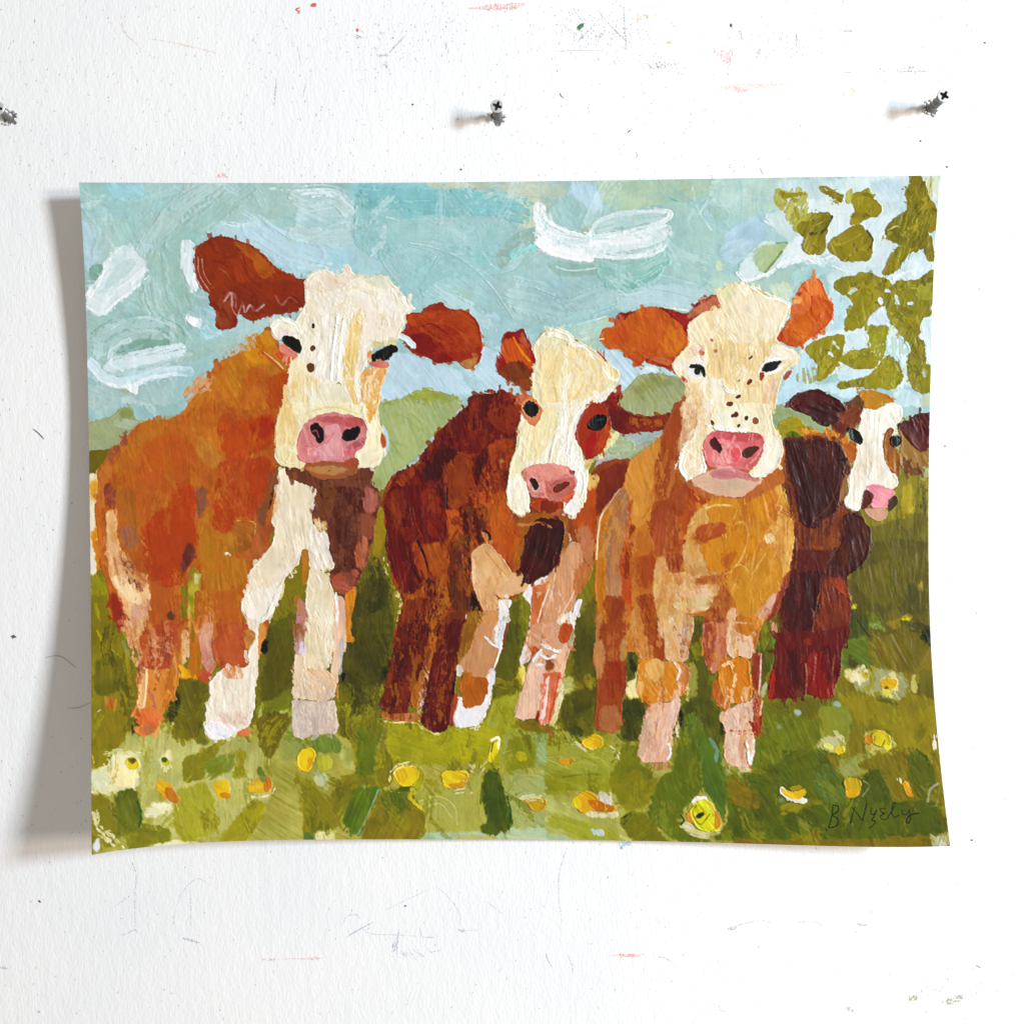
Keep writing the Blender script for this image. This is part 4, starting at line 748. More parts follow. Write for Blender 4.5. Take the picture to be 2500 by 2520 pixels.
P flower3 a86a14 f=14 a=.8 k=1.6 | 830,1270 880,1280 920,1360 940,1390 880,1390 840,1340
P flower4 cfa222 c=e0b92e g=20 f=16 r=20 k=2 a=.88 | 1190,1220 1250,1200 1340,1205 1330,1280 1360,1330 1300,1360 1240,1350 1210,1280
P flower4 b4781a f=14 a=.8 k=1.6 | 1240,1320 1330,1310 1350,1350 1280,1360
P flower5 c3962a c=d8b234 g=10 f=16 r=18 k=2 a=.88 | 1470,1280 1520,1210 1560,1190 1640,1190 1665,1260 1640,1310 1560,1320 1500,1310
P flower5 b5741c f=13 k=2 a=.88 | 1610,1180 1650,1200 1660,1270 1630,1310 1600,1290
P flower5 6b7c50 f=12 k=1 a=.88 | 1560,1190 1600,1180 1610,1230 1580,1240
S meadow e9eccb w=27.5 d=.42 k=1.2 a=.75 r=22 | 1440,1300 1540,1335 1640,1315 1670,1280
@C2
P flower6 e6c41c c=d8a81a f=13 r=16 k=2.2 a=.88 | -60,1000 0,960 60,955 90,1010 60,1080 40,1140 0,1150 -60,1110
P flower6 c08a14 f=14 a=.7 | 20,1040 60,1030 50,1120 10,1140
P flower7 a8a230 c=b5b24c f=18 a=.85 | 110,1040 200,1020 230,1080 190,1130 110,1130
P flower8 dcb81c c=e9cf34 g=60 f=12 r=18 k=2.4 a=.88 | 695,1130 760,1095 880,1100 900,1160 890,1240 830,1270 750,1260 700,1190
P flower8 b08414 c=d0a81c f=14 a=.7 d=.2 | 700,1150 780,1110 820,1190 760,1250 710,1200
P flower8 9a9420 c=b3a82a f=13 k=1.8 a=.88 | 880,1100 940,1130 940,1230 880,1280 840,1260 900,1190
S meadow e9ecc0 w=22.5 d=.42 k=1.2 a=.75 r=22 | 690,1150 740,1100 830,1080
S meadow e2e39c w=30.0 d=.42 a=.75 r=22 k=1.2 | 690,1200 700,1290 850,1290
P flower9 d8b41c c=e6ca3c g=30 f=13 r=16 k=2.2 a=.88 | 1060,1170 1110,1130 1200,1140 1290,1155 1270,1230 1200,1270 1100,1275
P flower9 b8821a f=12 a=.8 k=1.8 | 1120,1250 1240,1230 1290,1170 1280,1250 1180,1275
S meadow d9e6b8 w=35.0 d=.42 a=.75 r=22 k=1.2 | 1180,1300 1260,1280 1290,1200
S meadow d8dfae w=32.5 d=.42 a=.75 r=22 k=1.2 | 1280,1090 1360,1140 1420,1080
P flower10 d8c01e c=efdc4c f=12 k=2.2 a=.88 | 1460,950 1520,890 1525,960 1500,1020 1460,1080 1440,1060
S flower10 eceabc w=18 k=1.6 | 1470,900 1520,880 1525,960
S flower10 6f6a10 w=10 k=.5 | 1480,920 1465,990
P flower11 b3a428 a=.8 f=18 d=.2 | 1650,990 1740,1000 1740,1060 1680,1065
P flower12 bf9a1c c=a8831c g=20 f=13 r=18 k=2 a=.88 | 1715,1370 1760,1345 1830,1360 1890,1350 1900,1420 1840,1460 1780,1450 1760,1400
S meadow cfdfb0 w=32.5 d=.42 a=.75 r=22 k=1.2 | 1720,1340 1820,1330 1900,1350
@C3
P flower13 d9a91c c=e6c02c g=20 f=13 r=18 k=2.2 a=.88 | 245,910 300,880 380,860 420,890 430,940 360,965 290,960
P flower13 c8951c f=14 a=.7 | 330,900 400,900 420,950 350,950
P flower13 9a9430 f=16 a=.8 | 420,880 500,900 480,950 430,960
S meadow e3ead0 w=27.5 d=.42 a=.75 r=22 k=1.2 | 210,920 260,960 330,970
P flower14 c48a1c c=d9a42c f=14 r=18 k=2 a=.88 | 60,1050 120,1045 200,1040 190,1080 140,1100 90,1080
P flower15 d8a81a c=c47c12 g=30 f=13 r=20 k=2.4 a=.88 | 180,1400 230,1310 310,1300 370,1340 400,1370 480,1390 540,1430 500,1470 420,1450 330,1460 250,1470
P flower15 d9c22c a=.8 f=18 | 170,1390 240,1320 270,1400 220,1450
P flower15 b8660e f=14 a=.8 d=.15 | 300,1370 400,1380 530,1430 490,1470 360,1440
P meadow d3d9cc c=dfe3cf f=9 r=12 k=1.5 | 380,1310 450,1300 500,1370 510,1410 440,1390 390,1350
P flower16 eeece0 f=12 r=16 k=1.6 a=.88 | 1110,1390 1160,1340 1240,1345 1250,1400 1160,1420
P flower16 c8c41c c=dcd634 g=50 f=12 r=18 k=2.8 a=.88 | 1090,1470 1150,1400 1220,1350 1280,1390 1310,1440 1340,1520 1360,1570 1310,1610 1230,1620 1160,1590 1140,1550
P flower16 c98a1c c=d89a20 f=13 k=2 a=.88 | 1080,1490 1110,1450 1140,1520 1140,1560 1090,1530
P flower16 c88a1a f=13 k=2 a=.88 | 1290,1460 1330,1460 1360,1560 1310,1610 1300,1540
P flower16 2c3410 f=11 r=14 k=.4 a=.88 | 1150,1500 1200,1465 1225,1470 1200,1500 1160,1520
S flower16 8c9014 w=14 k=1.2 | 1160,1410 1130,1480 1190,1560 1260,1480
S flower16 e9e67c w=12 k=2.4 | 1240,1410 1290,1460 1300,1540
S flower16 e0dc5c w=12 k=2.4 | 1180,1590 1250,1610 1300,1590
S meadow 3a4418 w=14 a=.8 | 1040,1490 1060,1530 1040,1560
@C4
P flower17 e9ebdc f=13 r=16 k=1.6 a=.88 | 365,1280 400,1260 420,1310 500,1370 600,1360 570,1390 440,1370 380,1320
P flower17 d8a01c c=e6b82c g=20 f=12 r=16 k=2.2 a=.88 | 390,1265 440,1300 500,1310 580,1275 585,1320 540,1360 470,1360 400,1320
P flower17 a8961e f=14 a=.8 d=.1 | 440,1270 540,1250 560,1290 480,1310
P flower18 c9a022 c=b4a834 f=14 r=18 k=2 a=.88 | 870,1210 920,1180 1000,1200 1020,1250 1010,1330 930,1355 895,1350 890,1280
P flower18 d8a01c f=12 k=2 a=.88 | 900,1300 1000,1280 1010,1330 910,1355
P flower19 d8921e c=e6ae3c f=12 r=16 k=2 a=.88 | 1340,1220 1380,1220 1420,1320 1430,1345 1380,1345 1360,1290
P flower19 e6ddb0 a=.8 f=14 d=.2 | 1290,1190 1330,1200 1340,1250 1310,1230
P flower20 d8b41c c=e3ca50 f=13 r=16 k=2 a=.88 | 800,980 830,940 880,950 880,990 840,1015
P flower20 d6da6c f=13 r=18 k=1.6 a=.88 | 700,940 750,920 800,960 780,980
P flower21 c3b02a c=d8c83c g=60 f=13 r=18 k=2.2 a=.88 | 1090,850 1140,830 1200,830 1250,880 1240,940 1260,965 1180,950 1110,940
P flower21 c8861a f=12 k=2 a=.88 | 1040,880 1080,850 1110,880 1110,940 1060,930
S flower21 6a6414 w=9 k=.6 | 1210,820 1250,870 1240,920
S flower21 8a8018 w=9 k=.6 | 1120,870 1120,930 1170,950 1200,900
P flower21 eae250 f=12 k=2 a=.88 | 1200,940 1260,940 1250,975 1200,975
P flower22 d8a820 c=e6c648 g=10 f=12 r=16 k=2.2 a=.88 | 1165,430 1220,415 1290,420 1305,450 1270,500 1180,490
P flower22 cdbf48 f=14 d=.1 a=.88 | 1170,500 1270,500 1240,550 1190,545
P flower22 5c5a14 f=11 k=.5 a=.88 | 1195,480 1230,475 1225,500 1200,500
# leaf clusters
@A4
P leaf_cluster1 a8ac58 e=.35 c=b9bf80 g=110 f=12 r=26 a=.95 d=.12 | 345,195 385,225 490,195 560,240 640,250 590,290 590,400 560,470 480,500 430,480 420,400 370,340 340,300
P leaf_cluster1 8d8a12 e=.35 c=9a9630 g=110 f=9 r=16 k=1.5 | 370,200 410,240 500,235 600,245 540,260 420,290 385,280
P leaf_cluster1 a4a64c e=.35 g=110 f=14 r=24 d=.15 a=.9 | 470,510 540,440 600,380 640,430 600,520 540,560
P leaf_cluster1 8a8710 e=.35 c=99931c g=115 f=9 r=14 k=1.6 | 520,490 600,440 680,385 760,385 785,420 740,500 760,540 740,600 725,690 690,722 640,710 600,722 560,695 550,640 570,580 520,540
S leaf_cluster1 56603c w=24 k=1.4 | 785,425 750,490 690,555 620,565
S leaf_cluster1 c3bb50 w=10 a=.8 | 760,400 720,460 640,500
H leaf_cluster1 8a8714 C=7a780f,9a962c,a5a346,8d8a1e N=11 w=30 l=52 g=70 j=60 a=.9 f=6 d=.1 r=24 k=1.3 e=.4 | 560,420 760,400 740,560 720,690 590,690 560,560
H leaf_cluster1 8a8714 C=7a780f,9a962c,a5a346,8d8a1e N=7 w=30 l=52 g=70 j=60 a=.55 f=6 d=.3 r=24 k=1.3 e=.4 | 380,230 540,250 560,360 480,460 420,380
P leaf_cluster2 928c1c e=.35 c=a39c38 g=30 f=9 r=18 k=1.5 d=.05 | 670,170 730,190 800,230 880,260 870,320 780,280 700,240
P leaf_cluster2 8f8a16 e=.35 c=9e9626 g=80 f=9 r=16 k=1.6 | 930,240 1000,230 1080,195 1070,250 1150,310 1190,365 1160,425 1060,440 1020,470 930,500 925,450 990,390 940,320
P leaf_cluster2 b3b560 e=.35 g=80 f=12 r=20 d=.1 a=.9 | 900,240 940,190 960,260 930,330 890,310
P leaf_cluster2 89840f e=.35 c=958e22 g=70 f=9 r=14 k=1.7 | 925,520 1000,480 1060,540 1110,605 1110,660 1095,720 1070,790 960,788 870,780 830,735 760,700 745,650 800,600 880,550
S leaf_cluster2 5c5a10 w=14 | 1060,540 1105,610 1075,690
S leaf_cluster2 b5ad48 w=10 a=.7 | 880,640 960,600 1010,560
H leaf_cluster2 8a8714 C=7a780f,9a962c,a5a346,8d8a1e N=9 w=30 l=52 g=70 j=60 a=.9 f=6 d=.1 r=24 k=1.3 e=.4 | 960,260 1080,230 1160,370 1060,430 960,480 980,400
H leaf_cluster2 8a8714 C=7a780f,9a962c,a5a346,8d8a1e N=12 w=30 l=52 g=70 j=60 a=.9 f=6 d=.1 r=24 k=1.3 e=.4 | 800,640 960,530 1080,600 1080,760 880,760
H leaf_cluster2 8a8714 C=7a780f,9a962c,a5a346,8d8a1e N=4 w=30 l=52 g=70 j=60 a=.9 f=6 d=.1 r=24 k=1.3 e=.4 | 700,190 880,270 860,310 740,250
P leaf_cluster3 8e8a1c e=.35 c=9c9532 g=100 f=9 r=14 k=1.5 | 1390,100 1480,100 1540,190 1520,250 1605,320 1615,420 1595,545 1550,555 1480,500 1350,440 1390,350 1335,230 1400,180
P leaf_cluster3 7f7f1c e=.35 c=8c8a2c g=100 f=9 r=12 k=1.6 | 1195,540 1240,455 1340,390 1400,370 1500,470 1550,560 1540,680 1400,710 1330,660 1240,620
P leaf_cluster3 8c8a1e e=.35 c=9a963a g=105 f=9 r=14 k=1.4 | 1300,640 1420,700 1360,780 1270,870 1210,900 1155,890 1230,750
P leaf_cluster3 87871c e=.35 c=97933a g=70 f=9 r=14 k=1.4 | 1500,690 1560,560 1590,690 1588,780 1540,780
S leaf_cluster3 d3d890 w=10 a=.8 d=.2 | 1230,530 1290,500 1330,510
H leaf_cluster3 b5b050 C=76761a,a39e36 N=26 w=10 l=240 g=104 j=5 a=.5 f=4 | 1400,120 1480,150 1600,400 1480,660 1300,740 1360,420
H leaf_cluster3 8a8714 C=7a780f,9a962c,a5a346,8d8a1e N=16 w=30 l=52 g=70 j=60 a=.9 f=6 d=.1 r=24 k=1.3 e=.4 | 1410,140 1480,140 1590,400 1560,520 1400,420 1360,240
H leaf_cluster3 8a8714 C=7a780f,9a962c,a5a346,8d8a1e N=16 w=30 l=52 g=70 j=60 a=.9 f=6 d=.1 r=24 k=1.3 e=.4 | 1220,540 1340,420 1540,560 1520,680 1300,740 1200,860
P leaf_cluster4 8b8a14 e=.35 c=9a9828 g=80 f=10 r=18 k=1.5 | 780,945 870,895 970,880 1060,858 1130,880 1200,905 1270,940 1240,1050 1190,1140 1100,1200 1040,1300 950,1320 870,1340 900,1200 960,1100 900,1060 830,1010
P leaf_cluster4 868820 e=.35 c=939234 g=110 f=10 r=14 k=1.5 | 1200,1000 1300,930 1450,940 1590,835 1590,1100 1540,1140 1580,1200 1490,1230 1510,1400 1540,1540 1580,1600 1575,1810 1480,1815 1420,1780 1380,1640 1400,1480 1330,1360 1240,1250 1200,1140
P leaf_cluster4 8f9422 e=.35 c=a5a848 g=110 f=12 r=20 d=.05 | 1040,1270 1240,1290 1200,1400 1210,1540 1160,1560 1080,1480 1060,1380
P leaf_cluster4 8c8c14 e=.35 c=989628 g=100 f=10 r=16 k=1.5 | 560,1470 700,1370 800,1350 890,1350 880,1480 840,1560 810,1640 740,1690 660,1730 690,1600 650,1540
P leaf_cluster4 a4ad78 e=.35 f=14 r=20 d=.15 a=.9 | 500,1700 560,1620 680,1600 680,1700 570,1745
P leaf_cluster4 949624 e=.35 c=a3a23a g=60 f=10 r=16 k=1.4 | 820,1540 960,1480 1080,1450 1160,1560 1110,1630 960,1620 880,1600
P leaf_cluster4 8f9322 e=.35 c=9c9c3c g=120 f=10 r=18 k=1.4 | 830,1740 1000,1710 1160,1620 1200,1530 1280,1500 1330,1620 1360,1700 1260,1790 1100,1780 940,1760 840,1780
P leaf_cluster4 a2a84c e=.35 c=b3b560 f=14 r=16 a=.8 g=110 | 1420,1000 1560,920 1570,1080 1450,1080
H leaf_cluster4 8a8714 C=7a780f,9a962c,a5a346,8d8a1e N=35 w=30 l=52 g=70 j=60 a=.9 f=6 d=.1 r=24 k=1.3 e=.4 | 800,940 1060,880 1280,940 1560,860 1560,1180 1300,1150 1180,1140 960,1300 900,1280 980,1080
H leaf_cluster4 8a8714 C=7a780f,9a962c,a5a346,8d8a1e N=30 w=30 l=52 g=70 j=60 a=.9 f=6 d=.1 r=24 k=1.3 e=.4 | 1240,1200 1560,1180 1480,1300 1540,1780 1400,1760 1400,1480 1300,1340
H leaf_cluster4 8a8714 C=7a780f,9a962c,a5a346,8d8a1e N=30 w=30 l=52 g=70 j=60 a=.9 f=6 d=.1 r=24 k=1.3 e=.4 | 600,1460 840,1380 1140,1500 1300,1540 1320,1700 880,1750 700,1680
H leaf_cluster4 b5b34a C=7a7c14,a39f30,c0bf60 N=44 w=10 l=110 g=110 j=18 a=.3 f=4 | 820,930 1560,900 1560,1200 1440,1300 1000,1300
H leaf_cluster4 b5b34a C=7a7c14,a39f30 N=30 w=10 l=100 g=100 j=22 a=.3 f=4 | 620,1440 1100,1500 1320,1560 1280,1720 900,1740 700,1660
# sky holes in the leaves
H sky c3d8dc C=cfe0e2,b4cfd4 N=14 w=24 l=38 g=80 j=60 a=.8 f=6 d=.2 r=20 | 560,900 1560,860 1560,1780 820,1780 560,1640
P sky bfd4d8 c=cadcde g=60 f=9 r=16 k=1.2 | 890,1370 980,1340 1060,1350 1080,1400 1040,1450 980,1480 900,1440
P sky c9d6e2 f=9 r=18 k=1.2 | 1090,1210 1140,1180 1180,1130 1205,1170 1200,1230 1250,1250 1200,1280 1120,1270
P sky c3d6d4 c=b0c8c2 g=80 f=10 r=22 d=.08 | 1210,1400 1260,1360 1340,1370 1400,1460 1390,1500 1300,1510 1340,1560 1370,1660 1340,1660 1300,1560 1220,1500
P sky c6dfe0 g=90 f=9 r=12 | 1480,1240 1560,1220 1570,1580 1530,1580 1530,1420 1500,1340
P sky c9cfd8 f=9 r=10 | 1470,1360 1500,1330 1530,1360 1510,1390 1480,1390
P sky d8e6e8 f=8 r=12 | 1370,1110 1400,1095 1430,1110 1400,1125
P sky b9d5da c=c3dadc g=-10 f=10 r=16 | 820,1660 960,1630 1100,1630 1060,1680 940,1710 830,1730
P sky cbdde0 f=9 r=12 | 1150,1070 1170,1060 1190,1110 1160,1110
P sky b9d4da c=cddfe2 g=100 f=12 r=18 | 1250,1820 1320,1760 1420,1790 1480,1830 1500,1917 1300,1917
P sky c8ccb0 a=.9 f=14 r=16 | 1480,1840 1560,1820 1560,1917 1490,1917
# hills seen between the animals
@F
H sky bcd6d8 C=9dc0c4,b3cfd6,c9dcdc,98bcc0 N=120 w=9 l=60 g=30 j=40 a=.35 f=5 d=.15 z=1 | 150,340 1770,330 1770,760 160,800
H sky c3dadc C=a3c4c6,b0ced4 N=30 w=22 l=90 g=-20 j=50 a=.35 f=8 d=.15 z=1 k=1.2 | 170,350 1400,350 1400,600 170,700
@A2
P hill a5b077 c=93a052 g=20 f=12 r=22 d=.04 | 590,1930 660,1880 760,1860 850,1810 960,1775 1080,1810 1190,1820 1215,1870 1260,1930
P hill 95a04c c=a3ad64 g=20 f=14 r=18 | 820,1830 960,1780 1090,1815 1150,1860 900,1870
@B2
P hill a8b685 c=9dae78 g=70 f=10 r=12 | 570,-20 1260,-20 1190,70 1040,200 900,380 820,460 700,520 690,600 600,660 480,650 450,600 570,480 610,330 640,260 600,130
S hill b5c8d4 w=26 d=.1 | 620,160 655,260 640,370
S hill b0cadb w=24 d=.05 | 1010,250 960,330 870,430 780,490 690,520
S hill b8c9d8 w=20 d=.2 | 1250,0 1200,50
H hill b2c092 C=98aa70,a2b27c N=22 w=20 l=180 g=60 j=30 a=.4 f=8 | 620,40 1180,20 1000,220 700,470 640,360
P hill 98a56a a=.7 g=120 f=14 d=.1 | 480,600 600,560 600,640 500,640
@A3
P hill a3ac85 c=949d6c g=60 f=12 r=18 | 540,1930 580,1830 690,1690 800,1650 920,1660 1040,1710 1110,1780 1100,1930
P hill 87905a a=.6 f=20 d=.15 g=60 | 640,1800 760,1690 900,1680 1000,1740 860,1780 720,1830
@B3
P hill a6af8a c=98a37a g=80 f=12 r=16 | 520,-30 990,-30 950,20 900,70 780,70 640,50 560,10
P hill a1ae98 c=aebc9c g=-25 f=12 r=14 | 340,420 450,310 530,220 620,200 720,200 910,165 900,250 760,330 650,380 560,420 440,440
S hill a0b4b0 w=90 d=.05 k=1.3 r=12 | 640,270 760,230 900,180
S hill a7b896 w=120 k=1.2 r=14 | 520,320 620,310
P hill e9ecae f=12 r=18 | 480,220 560,200 540,260 470,300 420,380 380,390 400,340
P hill b3aec0 c=a8a0a4 f=14 r=14 | 370,430 450,390 500,440 420,540 370,520
@B4
P meadow 8a8c14 c=a3a43a g=0 f=12 r=16 | 360,130 460,80 560,110 600,230 480,250 370,260
P hill a8b080 f=12 | 1480,560 1560,440 1560,560
""")
